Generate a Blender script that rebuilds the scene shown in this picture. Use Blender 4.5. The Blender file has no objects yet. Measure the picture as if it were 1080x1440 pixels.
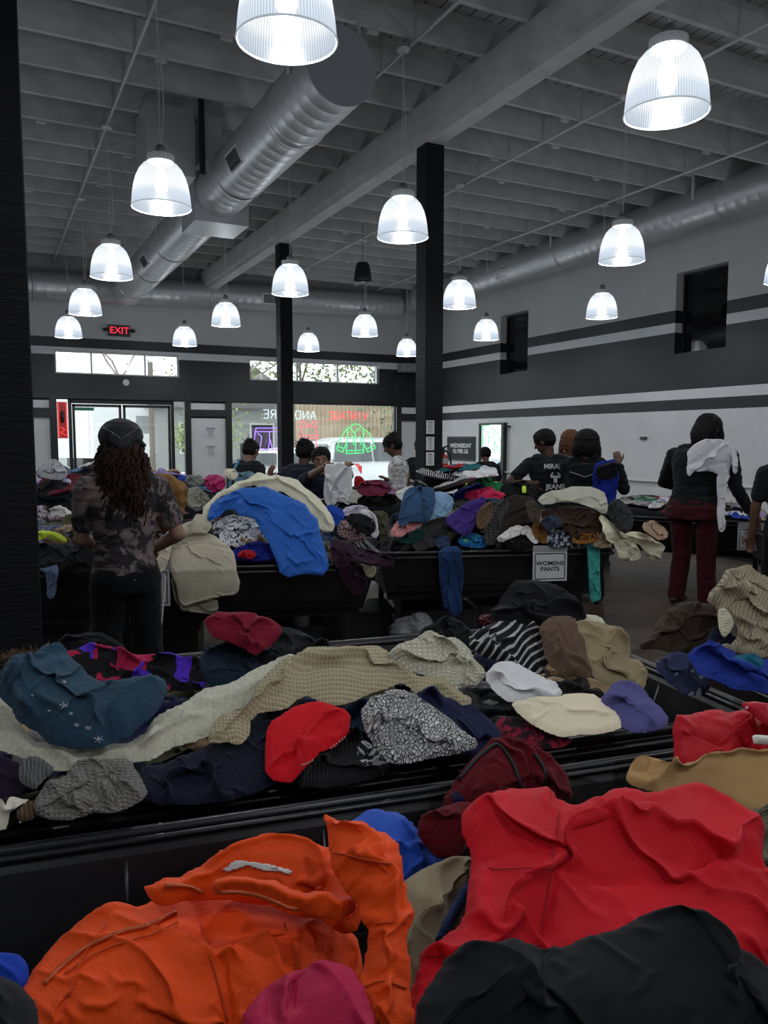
import bpy, bmesh, math, random
import numpy as np
from mathutils import Vector, Matrix
random.seed(7)
sc = bpy.context.scene
col = sc.collection
PI = math.pi
# ------------------------------------------------------------------ camera, world, exposure
FPX, CAMH = 1110.0, 1.6
YAW, PIT = math.radians(26.8), math.radians(5.25)
cd = bpy.data.cameras.new('camera'); cam = bpy.data.objects.new('camera', cd); col.objects.link(cam)
cam.location = (0, 0, CAMH)
cam.rotation_euler = (PI/2 - PIT, 0, -YAW)
cd.sensor_fit = 'VERTICAL'; cd.sensor_height = 24.0; cd.lens = 24.0*FPX/1440
cd.clip_start = 0.05; cd.clip_end = 300
sc.camera = cam
w = bpy.data.worlds.new('overcast_sky'); sc.world = w; w.use_nodes = True
bg = w.node_tree.nodes['Background']; bg.inputs[0].default_value = (0.90, 0.95, 1.0, 1); bg.inputs[1].default_value = 4.2
sc.view_settings.view_transform = 'Standard'; sc.view_settings.look = 'None'
sc.view_settings.exposure = 0.0; sc.view_settings.gamma = 1.0; sc.view_settings.use_curve_mapping = False
LAMP_W = 30.0

# ------------------------------------------------------------------ measuring helpers (photo pixels to points on real surfaces)
Fv = np.array([math.sin(YAW)*math.cos(PIT), math.cos(YAW)*math.cos(PIT), -math.sin(PIT)])
Rv = np.array([math.cos(YAW), -math.sin(YAW), 0.0]); Uv = np.cross(Rv, Fv); C0 = np.array([0, 0, CAMH])
def ray(x, y):
    x = np.asarray(x, float); y = np.asarray(y, float)
    return Fv + Rv*((x-540)/FPX)[..., None] - Uv*((y-720)/FPX)[..., None]
def atZ(x, y, z): d = ray(x, y); return C0 + d*(z-CAMH)/d[2]
def atY(x, y, Y): d = ray(x, y); return C0 + d*Y/d[1]
def atX(x, y, X): d = ray(x, y); return C0 + d*X/d[0]
def atD(x, y, D): return C0 + ray(x, y)*D

# ------------------------------------------------------------------ object helpers
def tag(o, label=None, cat=None, group=None, kind=None):
    if label: o['label'] = label
    if cat: o['category'] = cat
    if group: o['group'] = group
    if kind: o['kind'] = kind
    return o
def empty(name, loc, rz=0):
    o = bpy.data.objects.new(name, None); col.objects.link(o); o.location = loc; o.rotation_euler = (0, 0, rz)
    o.empty_display_size = 0.1
    return o
def copy_tree(o, parent=None):
    c = o.copy(); col.objects.link(c); c.parent = parent
    for ch in o.children: copy_tree(ch, c)
    return c
def link_mesh(name, V, Fc, mat, parent=None, smooth=True, centre=False, uv=None):
    """V in world coordinates; the object's origin goes to its parent's base (or to its own centre)"""
    V = np.asarray(V, float)
    org = np.zeros(3)
    if parent is not None:
        M = np.array(world_of(parent).inverted())
        V = V @ M[:3, :3].T + M[:3, 3]
    elif centre:
        org = np.array([(V[:, 0].min()+V[:, 0].max())/2, (V[:, 1].min()+V[:, 1].max())/2, V[:, 2].min()]); V = V-org
    me = bpy.data.meshes.new(name)
    me.from_pydata(V.tolist(), [], [list(map(int, f)) for f in Fc] if not isinstance(Fc, np.ndarray) else Fc.tolist())
    if isinstance(mat, (list, tuple)):
        for m in mat: me.materials.append(m)
    else: me.materials.append(mat)
    if smooth: me.polygons.foreach_set('use_smooth', [True]*len(me.polygons))
    if uv is not None:
        l = me.uv_layers.new(name='uv'); vi = np.zeros(len(me.loops), np.int32); me.loops.foreach_get('vertex_index', vi)
        l.data.foreach_set('uv', np.asarray(uv, float)[vi].ravel())
    me.update()
    o = bpy.data.objects.new(name, me); col.objects.link(o)
    if parent is not None: o.parent = parent
    else: o.location = org
    return o
def world_of(o):
    M = Matrix.LocRotScale(o.location, o.rotation_euler, o.scale)
    return world_of(o.parent) @ M if o.parent else M
def nrm(v): v = np.asarray(v, float); return v/ (np.linalg.norm(v)+1e-12)
class MB:
    def __init__(s): s.V = []; s.F = []
    def add(s, V, F):
        n = len(s.V); s.V += [tuple(v) for v in V]; s.F += [tuple(i+n for i in f) for f in F]; return s
    def box(s, x0, x1, y0, y1, z0, z1):
        V = [(x, y, z) for z in (z0, z1) for y in (y0, y1) for x in (x0, x1)]
        return s.add(V, [(0, 2, 3, 1), (4, 5, 7, 6), (0, 1, 5, 4), (2, 6, 7, 3), (0, 4, 6, 2), (1, 3, 7, 5)])
    def obox(s, c, ax, ay, az, hx, hy, hz):
        c = np.array(c); ax, ay, az = nrm(ax)*hx, nrm(ay)*hy, nrm(az)*hz
        V = [c+a*ax+b*ay+d*az for d in (-1, 1) for b in (-1, 1) for a in (-1, 1)]
        return s.add(V, [(0, 2, 3, 1), (4, 5, 7, 6), (0, 1, 5, 4), (2, 6, 7, 3), (0, 4, 6, 2), (1, 3, 7, 5)])
    def tube(s, pts, r, n=8, closed=False, caps=True):
        P = [np.array(p, float) for p in pts]; m = len(P)
        rr = r if hasattr(r, '__len__') else [r]*m
        V = []; up = None
        for i in range(m):
            a = P[(i-1) % m] if (closed or i > 0) else P[i]; b = P[(i+1) % m] if (closed or i < m-1) else P[i]
            t = nrm(b-a)
            if up is None: up = np.array([0, 0, 1.]) if abs(t[2]) < .9 else np.array([1., 0, 0])
            u = nrm(np.cross(t, up)); v = nrm(np.cross(u, t)); up = v
            for k in range(n):
                an = 2*PI*k/n; V.append(P[i]+(u*math.cos(an)+v*math.sin(an))*rr[i])
        F = []
        for i in range(m if closed else m-1):
            j = (i+1) % m
            for k in range(n): F.append((i*n+k, i*n+(k+1) % n, j*n+(k+1) % n, j*n+k))
        if caps and not closed: F.append(tuple(range(n))[::-1]); F.append(tuple((m-1)*n+k for k in range(n)))
        return s.add(V, F)
    def lathe(s, prof, c=(0, 0, 0), n=32, rib=0, ribn=0):
        V = []; F = []
        for r, z in prof:
            for k in range(n):
                an = 2*PI*k/n; q = r+(rib*(1 if k % 2 else -1) if rib else 0)
                V.append((c[0]+q*math.cos(an), c[1]+q*math.sin(an), c[2]+z))
        for i in range(len(prof)-1):
            for k in range(n): F.append((i*n+k, i*n+(k+1) % n, (i+1)*n+(k+1) % n, (i+1)*n+k))
        return s.add(V, F)
    def prism(s, poly, thick_vec):
        n = len(poly); t = np.array(thick_vec); V = [np.array(p) for p in poly]; V += [v+t for v in V]
        F = [tuple(range(n))[::-1], tuple(range(n, 2*n))]+[(i, (i+1) % n, (i+1) % n+n, i+n) for i in range(n)]
        return s.add(V, F)
    def build(s, name, mat, parent=None, smooth=False, centre=False):
        return link_mesh(name, s.V, s.F, mat, parent, smooth, centre)
def struct(name, mb, mat, smooth=False):
    return tag(mb.build(name, mat, None, smooth), kind='structure')

# ------------------------------------------------------------------ materials
def lin(c): c = c/255; return c/12.92 if c <= .04045 else ((c+.055)/1.055)**2.4
def L3(r, g, b, k=1.0): return (min(.92, lin(r)*k), min(.92, lin(g)*k), min(.92, lin(b)*k), 1)
def newmat(name):
    m = bpy.data.materials.new(name); m.use_nodes = True; nt = m.node_tree
    return m, nt, nt.nodes['Principled BSDF']
def N(nt, t, **kw):
    n = nt.nodes.new(t)
    for k, v in kw.items(): setattr(n, k, v)
    return n
def ramp(nt, src, stops, interp='LINEAR'):
    r = N(nt, 'ShaderNodeValToRGB'); r.color_ramp.interpolation = interp
    e = r.color_ramp.elements
    while len(e) < len(stops): e.new(.5)
    for x, (p, c) in zip(e, stops): x.position = p; x.color = c if len(c) == 4 else (*c, 1)
    nt.links.new(src, r.inputs[0]); return r.outputs[0]
def coords(nt, kind='Object', scale=(1, 1, 1), rot=(0, 0, 0)):
    t = N(nt, 'ShaderNodeTexCoord'); m = N(nt, 'ShaderNodeMapping'); nt.links.new(t.outputs[kind], m.inputs[0])
    m.inputs['Scale'].default_value = scale; m.inputs['Rotation'].default_value = rot; return m.outputs[0]
def noise(nt, vec, scale, detail=3, rough=.5, dist=0):
    n = N(nt, 'ShaderNodeTexNoise'); n.inputs['Scale'].default_value = scale; n.inputs['Detail'].default_value = detail
    n.inputs['Roughness'].default_value = rough; n.inputs['Distortion'].default_value = dist
    nt.links.new(vec, n.inputs['Vector']); return n.outputs[0]
def bump(nt, h, p, strength=.3, dist=.01):
    b = N(nt, 'ShaderNodeBump'); b.inputs['Strength'].default_value = strength; b.inputs['Distance'].default_value = dist
    nt.links.new(h, b.inputs['Height']); nt.links.new(b.outputs[0], p.inputs['Normal'])
def plain(name, c, rough=.6, metal=0, bs=0, bscale=30, bdist=.005, spec=.5, var=0):
    m, nt, p = newmat(name); p.inputs['Base Color'].default_value = c; p.inputs['Roughness'].default_value = rough
    p.inputs['Metallic'].default_value = metal; p.inputs['Specular IOR Level'].default_value = spec
    if bs or var: v = coords(nt)
    if bs: bump(nt, noise(nt, v, bscale), p, bs, bdist)
    if var:
        n = noise(nt, v, bscale*.2, 5)
        nt.links.new(ramp(nt, n, [(.3, tuple(x*(1-var) for x in c[:3])), (.7, tuple(min(1, x*(1+var)) for x in c[:3]))]), p.inputs['Base Color'])
    return m
def emis(name, c, s):
    m, nt, p = newmat(name); p.inputs['Base Color'].default_value = (0, 0, 0, 1); p.inputs['Emission Color'].default_value = c
    p.inputs['Emission Strength'].default_value = s; return m
white_paint = plain('white_paint', (.62, .63, .645, 1), .55, bs=.15, bscale=9, bdist=.01, var=.03)
black_paint = plain('black_paint', (.009, .009, .011, 1), .5, spec=.25, bs=.2, bscale=14, bdist=.008)
joist_paint = plain('joist_paint', (.50, .495, .48, 1), .7, bs=.5, bscale=22, bdist=.008, var=.12)
deck_paint = None
metal_duct = plain('duct_metal', (.50, .50, .51, 1), .42, .55, bs=.05, bscale=40)
white_metal = plain('white_metal', (.6, .6, .6, 1), .45)
black_metal = plain('black_metal', (.014, .014, .016, 1), .35)
bin_plastic = plain('bin_plastic', (.012, .012, .014, 1), .30, bs=.25, bscale=16, bdist=.004, var=.3)
def striped_wall():
    m, nt, p = newmat('striped_wall_paint'); v = coords(nt); s = N(nt, 'ShaderNodeSeparateXYZ'); nt.links.new(v, s.inputs[0])
    mr = N(nt, 'ShaderNodeMath', operation='DIVIDE'); nt.links.new(s.outputs[2], mr.inputs[0]); mr.inputs[1].default_value = 5.0
    W_ = (.70, .705, .72, 1); K = (.016, .016, .020, 1); U = (.52, .52, .52, 1)
    c = ramp(nt, mr.outputs[0], [(0, W_), (2.01/5, K), (2.155/5, W_), (2.29/5, K), (3.115/5, W_), (3.26/5, K), (3.435/5, U)], 'CONSTANT')
    n = noise(nt, v, 2.2, 6, .6); mx = N(nt, 'ShaderNodeMix', data_type='RGBA', blend_type='MULTIPLY'); mx.inputs[0].default_value = 1
    nt.links.new(c, mx.inputs[6]); nt.links.new(ramp(nt, n, [(.3, (.88, .88, .88)), (.7, (1, 1, 1))]), mx.inputs[7])
    nt.links.new(mx.outputs[2], p.inputs['Base Color']); p.inputs['Roughness'].default_value = .5
    bump(nt, noise(nt, v, 6, 6, .7), p, .35, .012); return m
stripes = striped_wall()
def floor_mat():
    m, nt, p = newmat('polished_concrete'); v = coords(nt); n = noise(nt, v, 1.4, 8, .65, .6)
    nt.links.new(ramp(nt, n, [(.25, (.026, .018, .013)), (.5, (.065, .043, .029)), (.75, (.115, .084, .062))]), p.inputs['Base Color'])
    p.inputs['Roughness'].default_value = .45; p.inputs['Specular IOR Level'].default_value = .35; bump(nt, noise(nt, v, 5, 4), p, .04, .02); return m
def deck_mat():
    m, nt, p = newmat('roof_boards'); v = coords(nt); w_ = N(nt, 'ShaderNodeTexBrick')
    mp = N(nt, 'ShaderNodeMapping'); mp.inputs['Rotation'].default_value = (0, 0, PI/2); nt.links.new(v, mp.inputs[0]); nt.links.new(mp.outputs[0], w_.inputs['Vector'])
    w_.inputs['Scale'].default_value = 1; w_.inputs['Brick Width'].default_value = 2.4; w_.inputs['Row Height'].default_value = .14; w_.inputs['Mortar Size'].default_value = .006
    w_.inputs['Color1'].default_value = (.42, .41, .40, 1); w_.inputs['Color2'].default_value = (.34, .335, .33, 1); w_.inputs['Mortar'].default_value = (.02, .02, .02, 1)
    nt.links.new(w_.outputs[0], p.inputs['Base Color']); p.inputs['Roughness'].default_value = .8; return m
def glass_mat(name='window_glass', tint=(.95, .98, .97, 1), gl=.10):
    m = bpy.data.materials.new(name); m.use_nodes = True; nt = m.node_tree; nt.nodes.clear()
    o = N(nt, 'ShaderNodeOutputMaterial'); mx = N(nt, 'ShaderNodeMixShader'); t = N(nt, 'ShaderNodeBsdfTransparent'); g = N(nt, 'ShaderNodeBsdfGlossy')
    t.inputs[0].default_value = tint; g.inputs['Roughness'].default_value = .02; mx.inputs[0].default_value = gl
    nt.links.new(t.outputs[0], mx.inputs[1]); nt.links.new(g.outputs[0], mx.inputs[2]); nt.links.new(mx.outputs[0], o.inputs[0]); return m
glass = glass_mat()
def text_obj(name, s, size, org, xd, yd, mat, parent, align='CENTER', ext=.001, sx=1.0, bold=0.0):
    c = bpy.data.curves.new(name, 'FONT'); c.body = s; c.size = size; c.align_x = align; c.align_y = 'CENTER'; c.extrude = ext; c.offset = bold; c.space_line = 1.0
    o = bpy.data.objects.new(name, c); col.objects.link(o)
    dg = bpy.context.evaluated_depsgraph_get(); me = bpy.data.meshes.new_from_object(o.evaluated_get(dg)); bpy.data.objects.remove(o)
    V = np.array([v.co[:] for v in me.vertices]); F = [tuple(p.vertices) for p in me.polygons]; bpy.data.meshes.remove(me)
    xd, yd = nrm(xd), nrm(yd); zd = np.cross(xd, yd)
    return link_mesh(name, np.array(org)+V[:, :1]*sx*xd+V[:, 1:2]*yd+V[:, 2:3]*zd, F, mat, parent, False)
# ------------------------------------------------------------------ room shell
WX, DY, LX, FY, CZ = 8.9, 15.5, -3.2, -4.0, 5.0
struct('floor', MB().box(LX, WX+.3, FY, DY+.3, -.1, 0), floor_mat())
struct('ceiling', MB().box(LX-.3, WX+.3, FY-.3, DY+.3, CZ, CZ+.12), deck_mat())
struct('wall_left', MB().box(LX-.2, LX, FY, DY+.3, 0, CZ), stripes)
struct('wall_front', MB().box(LX-.2, WX+.3, FY-.2, FY, 0, CZ), stripes)
def wall_with_holes(name, axis, pos, thick, a0, a1, holes, mat):
    mb = MB(); ss = sorted({a0, a1, *[h[0] for h in holes], *[h[1] for h in holes]}); zs = sorted({0, CZ, *[h[2] for h in holes], *[h[3] for h in holes]})
    for i in range(len(ss)-1):
        run = None
        for j in range(len(zs)-1):
            ca, cz = (ss[i]+ss[i+1])/2, (zs[j]+zs[j+1])/2
            hole = any(h[0] < ca < h[1] and h[2] < cz < h[3] for h in holes)
            if not hole:
                if axis == 'y': mb.box(ss[i], ss[i+1], pos, pos+thick, zs[j], zs[j+1])
                else: mb.box(pos, pos+thick, ss[i], ss[i+1], zs[j], zs[j+1])
    return struct(name, mb, mat)
backholes = [(1.15, 3.55, 0, 2.38), (4.38, 8.17, .45, 2.38), (1.2, 3.42, 2.79, 3.21), (4.82, 7.71, 2.79, 3.21)]
wall_with_holes('wall_back', 'y', DY, .25, LX, WX+.3, backholes, stripes)
rholes = [(11.82, 12.68, 2.84, 3.94), (7.5, 8.38, 2.82, 3.95)]
wall_with_holes('wall_right', 'x', WX, .3, FY, DY, rholes, stripes)
struct('baseboard_right', MB().box(WX-.02, WX-.002, FY, DY-.02, 0, .12), black_paint)
struct('baseboard_back', MB().box(3.62, 4.3, DY-.02, DY-.002, 0, .12).box(8.25, WX-.03, DY-.02, DY-.002, 0, .12), black_paint)
# black storefront bands and framed white panels on the back wall
trim = MB()
for x0, x1 in ((LX, .62), (.62, .7), (1.08, 1.2), (3.49, 3.61), (4.30, 4.42), (8.12, 8.24)): trim.box(x0, x1, DY-.05, DY-.003, 0, 2.42) if x1 > 1 or x0 == .62 else None
trim.box(LX, WX-.01, DY-.06, DY-.051, 2.34, 2.42)
trim.box(3.61, 4.30, DY-.05, DY-.003, 2.05, 2.18).box(.7, 1.08, DY-.05, DY-.003, 2.0, 2.14).box(8.24, WX-.01, DY-.05, DY-.003, 2.01, 2.15)
struct('trim_1', trim, black_metal)
# windows and doors
def window(name, x0, x1, z0, z1, mull, fmat, fw=.05, slant=()):
    r = tag(empty(name, ((x0+x1)/2, DY+.1, z0)), kind='structure'); f = MB()
    f.box(x0, x1, DY+.06, DY+.14, z0, z0+fw).box(x0, x1, DY+.06, DY+.14, z1-fw, z1).box(x0, x0+fw, DY+.06, DY+.14, z0+fw, z1-fw).box(x1-fw, x1, DY+.06, DY+.14, z0+fw, z1-fw)
    for m_ in mull: f.box(m_-fw/2, m_+fw/2, DY+.06, DY+.14, z0+fw, z1-fw)
    f.build('window_frame', fmat, r)
    MB().box(x0+fw, x1-fw, DY+.095, DY+.101, z0+fw, z1-fw).build('window_pane', glass, r); return r
window('window_1', 1.2, 3.42, 2.79, 3.21, (1.83, 2.79), white_metal, .03)
window('window_2', 4.82, 7.71, 2.79, 3.21, (5.85, 6.76), white_metal, .03)
window('window_3', 4.38, 8.17, .45, 2.38, (), black_metal, .05)
d = tag(empty('door_1', (2.35, DY+.1, 0)), kind='structure')
MB().box(1.15, 1.19, DY+.06, DY+.14, 0, 2.38).box(3.51, 3.55, DY+.06, DY+.14, 0, 2.38).box(1.19, 3.51, DY+.06, DY+.14, 2.33, 2.38).box(1.40, 1.46, DY+.06, DY+.14, 0, 2.33).box(3.25, 3.31, DY+.06, DY+.14, 0, 2.33).box(1.46, 3.25, DY+.04, DY+.14, 2.26, 2.33).build('door_frame', black_metal, d)
lf = MB()
for x0, x1 in ((1.47, 2.335), (2.365, 3.24)):
    lf.box(x0, x0+.045, DY+.07, DY+.12, .02, 2.25).box(x1-.045, x1, DY+.07, DY+.12, .02, 2.25).box(x0, x1, DY+.07, DY+.12, 2.2, 2.25).box(x0, x1, DY+.07, DY+.12, .02, .3)
lf.build('door_leaf_frame', black_metal, d)
MB().box(1.19, 1.40, DY+.095, DY+.1, 0.02, 2.33).box(1.52, 2.29, DY+.095, DY+.1, .3, 2.2).box(2.41, 3.195, DY+.095, DY+.1, .3, 2.2).box(3.31, 3.51, DY+.095, DY+.1, .02, 2.33).build('door_pane', glass, d)
MB().tube([(2.29, DY+.0, .95), (2.29, DY-.02, 1.0), (2.29, DY-.02, 1.3), (2.29, DY+.0, 1.35)], .012).build('door_handle', white_metal, d)
night = plain('dark_glass', (.004, .004, .005, 1), .04)
for i, (a, b, z0, z1) in enumerate(rholes):
    r = tag(empty('window_%d' % (4+i), (WX+.2, (a+b)/2, z0)), kind='structure')
    MB().box(WX+.17, WX+.2, a, b, z0, z1).build('window_pane', night, r)
    MB().box(WX+.14, WX+.17, a, a+.03, z0, z1).box(WX+.14, WX+.17, b-.03, b, z0, z1).box(WX+.14, WX+.17, a+.03, b-.03, z0, z0+.03).box(WX+.14, WX+.17, a+.03, b-.03, z1-.03, z1).build('window_frame', black_metal, r)
# ceiling joists, girder, posts
jm = joist_paint
k = 0
y = -3.4
while y < DY-.2:
    bl = MB().box(LX+.02, 4.02, y, y+.045, 4.73, CZ-.002)
    struct('ceiling_joist', bl, jm); 
    struct('ceiling_joist', MB().box(4.0, WX-.02, y+.06, y+.105, 4.73, CZ-.002), jm)
    y += .605; k += 1
blk = MB(); rnd = random.Random(3)
for q in range(k):
    yy = -3.4+.605*q
    for xx in ((1.6, 2.9, 5.6, 7.7) if q % 2 else (.4, 2.0, 5.0, 6.9)):
        xx += rnd.uniform(-.25, .25); blk.box(xx, xx+.09, yy+.047 if xx < 4 else yy+.107, yy+.085 if xx < 4 else yy+.145, 4.71, CZ-.01)
struct('trim_2', blk, jm)
struct('ceiling_girder', MB().box(3.78, 3.93, FY+.02, DY-.02, 4.46, 4.728).box(3.93, 4.08, FY+.02, DY-.02, 4.46, 4.728).box(3.85, 4.02, FY+.02, DY-.02, 4.40, 4.458), jm)
def post(x, y, wd, top, label, rot=0, group=None):
    mb = MB().box(x-wd/2, x+wd/2, y-wd/2, y+wd/2, 0, top)
    o = mb.build('support_post', black_post, None, centre=True)
    b = o.modifiers.new('b', 'BEVEL'); b.width = .006; b.segments = 2
    return tag(o, label, 'post')
black_post = plain('rough_black_timber', (.006, .006, .008, 1), .6, spec=.2)
nt = black_post.node_tree; v = coords(nt, 'Object', (1, 1, 9)); bump(nt, noise(nt, v, 7, 5, .7), nt.nodes['Principled BSDF'], .5, .02)
post(3.95, 6.83, .198, 4.40, 'thick black square post in the middle of the floor with papers taped to it')
post(3.98, 11.1, .19, 4.40, 'thinner black post farther back in front of the big storefront window')
post(-.125, 3.62, .60, 4.72, 'wide rough black timber post filling the left edge of the photo')
# spiral ducts
def duct(name, label, a, b, r, seam=.9, cap0=True, cap1=True, parent=None):
    a, b = np.array(a), np.array(b); Ld = np.linalg.norm(b-a); t = (b-a)/Ld; root = tag(empty(name, a), label, 'duct')
    pts = []; rr = []; s = 0
    n = int(Ld/.16)
    for i in range(n+1):
        p = a+t*Ld*i/n; pts += [p-t*.006, p, p+t*.006]; rr += [r, r+.0012, r]
    MB().tube(pts, rr, 40).build('duct_tube', metal_duct, root, smooth=True)
    q = seam
    while q < Ld: MB().tube([a+t*(q-.02), a+t*(q+.02)], r+.009, 40).build('duct_collar', metal_duct, root, smooth=True); q += seam*1.7
    return root, t
def grille(root, c, up, along, w_, h_):
    up, along = nrm(up), nrm(along); s = np.cross(up, along); m = MB().obox(np.array(c), along, s, up, w_/2, h_/2, .006)
    g = m.build('vent_grille', white_metal, root); sl = MB()
    for i in range(9): sl.obox(np.array(c)+up*.009+along*(i-4)*w_/10, along, s, up, w_/32, h_/2*.8, .004)
    sl.build('vent_slot', plain('vent_dark', (.05, .05, .05, 1)), g)
r1, t1 = duct('air_duct', 'big spiral air duct with round end cap running down the ceiling left of centre', (2.34, 5.3, 4.2), (2.34, 14.6, 4.2), .265)
MB().tube([(2.34, 5.285, 4.2), (2.34, 5.30, 4.2)], .27, 40).build('end_cap', plain('cap_grey', (.30, .31, .33, 1), .5), r1)
MB().box(2.06, 2.64, 8.45, 9.05, 3.88, 4.5).build('saddle_box', metal_duct, r1)
for yy in (5.6, 7.9, 10.5, 12.9):
    for sx_ in (-.28, .28): MB().obox((2.34+sx_, yy, 4.46), (1, 0, 0), (0, 1, 0), (0, 0, 1), .004, .02, .24).build('hanging_strap', white_metal, r1)
grille(r1, (2.34-.235, 7.15, 4.10), (-.9, 0, -.42), (0, 1, 0), .34, .16); grille(r1, (2.34-.235, 11.6, 4.08), (-.9, 0, -.42), (0, 1, 0), .34, .16)
r2, _ = duct('air_duct', 'round duct running along the back wall above the exit sign', (LX+.1, 15.1, 4.16), (7.95, 15.1, 4.42), .26)
grille(r2, (5.1, 14.85, 4.30), (0, -1, -.2), (1, 0, 0), .42, .2)
r3, _ = duct('air_duct', 'round duct running along the top of the right wall', (8.35, -3, 4.56), (8.35, 15.15, 4.56), .265)
grille(r3, (8.12, 11.6, 4.48), (-1, 0, -.35), (0, 1, 0), .36, .2); grille(r3, (8.12, 14.2, 4.48), (-1, 0, -.35), (0, 1, 0), .36, .2)
for yy in (4.6, 7.4, 10.2): MB().obox((8.35-.26, yy, 4.8), (1, 0, 0), (0, 1, 0), (0, 0, 1), .012, .012, .2).build('hanging_strap', white_metal, r3)
# square riser boxes by the big duct
tag(MB().box(1.46, 1.92, 7.8, 8.3, 4.10, 4.72).build('duct_box', metal_duct, centre=True), 'grey sheet metal box hanging below the joists left of the big duct', 'duct box')
tag(MB().box(2.0, 2.2, 7.85, 8.2, 4.3, 4.72).build('duct_box', metal_duct, centre=True), 'narrow metal duct plate between the square box and the big duct', 'duct box')
tag(MB().tube([(1.96, 7.7, 4.1), (1.96, 7.7, 4.99)], .03, 8).build('pipe', black_metal, centre=True), 'short black vertical pipe beside the square duct box', 'pipe')
# conduits
for i, xx in enumerate((1.22, 3.14, 5.37, 7.45)):
    m = MB().tube([(xx, FY+.05, 4.70), (xx, DY-.05, 4.70)], .013, 8)
    tag(m.build('ceiling_conduit', white_metal, centre=True), 'thin painted conduit under the joists carrying the %s row of lamps' % ('leftmost', 'second from left', 'third from left', 'rightmost')[i], 'conduit')
for (x, y, lb) in ((3.35, 3.6, 'small white junction box beneath the joists right of the top lamp'), (6.9, 5.0, 'small white junction box beneath joists near the right edge')):
    tag(MB().box(x-.06, x+.06, y-.06, y+.06, 4.64, 4.72).lathe([(0.001, 4.60), (.035, 4.61), (.035, 4.64)], (x, y, 0), 12).build('junction_box', white_metal, centre=True), lb, 'junction box')
# hanging speaker
sp = tag(empty('hanging_speaker', (5.15, 10.9, 3.9)), 'black pendant speaker hanging between the rows of lamps', 'speaker')
prof = [(.001, 0), (.125, 0), (.135, .02), (.13, .1), (.105, .24), (.085, .29), (.001, .3)]
MB().lathe([(r, z+3.93) for r, z in prof], (5.15, 10.9, 0), 28).build('speaker_body', black_metal, sp, smooth=True)
MB().tube([(5.15, 10.9, 4.22), (5.15, 10.9, 4.995)], .004, 6).build('hanging_wire', black_metal, sp)

# ------------------------------------------------------------------ pendant lamps
def shade_mat():
    m = bpy.data.materials.new('prismatic_glass'); m.use_nodes = True; nt = m.node_tree; nt.nodes.clear()
    o = N(nt, 'ShaderNodeOutputMaterial'); tr = N(nt, 'ShaderNodeBsdfTransparent'); em = N(nt, 'ShaderNodeEmission'); gl = N(nt, 'ShaderNodeBsdfGlossy')
    gl.inputs['Roughness'].default_value = .15; tr.inputs[0].default_value = (.9, .95, 1, 1)
    tc = N(nt, 'ShaderNodeTexCoord'); s = N(nt, 'ShaderNodeSeparateXYZ'); nt.links.new(tc.outputs['Object'], s.inputs[0])
    at = N(nt, 'ShaderNodeMath', operation='ARCTAN2'); nt.links.new(s.outputs[1], at.inputs[0]); nt.links.new(s.outputs[0], at.inputs[1])
    sn = N(nt, 'ShaderNodeMath', operation='SINE'); mu = N(nt, 'ShaderNodeMath', operation='MULTIPLY'); nt.links.new(at.outputs[0], mu.inputs[0]); mu.inputs[1].default_value = 96; nt.links.new(mu.outputs[0], sn.inputs[0])
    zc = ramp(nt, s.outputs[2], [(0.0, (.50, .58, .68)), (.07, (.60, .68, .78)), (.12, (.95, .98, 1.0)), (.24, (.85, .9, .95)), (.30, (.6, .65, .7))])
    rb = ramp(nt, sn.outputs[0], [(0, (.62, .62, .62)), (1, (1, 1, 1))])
    mx = N(nt, 'ShaderNodeMix', data_type='RGBA', blend_type='MULTIPLY'); mx.inputs[0].default_value = 1; nt.links.new(zc, mx.inputs[6]); nt.links.new(rb, mx.inputs[7])
    nt.links.new(mx.outputs[2], em.inputs[0]); em.inputs[1].default_value = 1.7
    a = N(nt, 'ShaderNodeMixShader'); a.inputs[0].default_value = .12; nt.links.new(em.outputs[0], a.inputs[1]); nt.links.new(gl.outputs[0], a.inputs[2])
    b = N(nt, 'ShaderNodeMixShader'); b.inputs[0].default_value = .78; nt.links.new(tr.outputs[0], b.inputs[1]); nt.links.new(a.outputs[0], b.inputs[2])
    nt.links.new(b.outputs[0], o.inputs[0]); return m
sm_ = shade_mat(); rim_m = plain('clear_rim', (.7, .75, .8, 1), .1); rim_m.node_tree.nodes['Principled BSDF'].inputs['Emission Color'].default_value = (.8, .9, 1, 1); rim_m.node_tree.nodes['Principled BSDF'].inputs['Emission Strength'].default_value = .35
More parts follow.
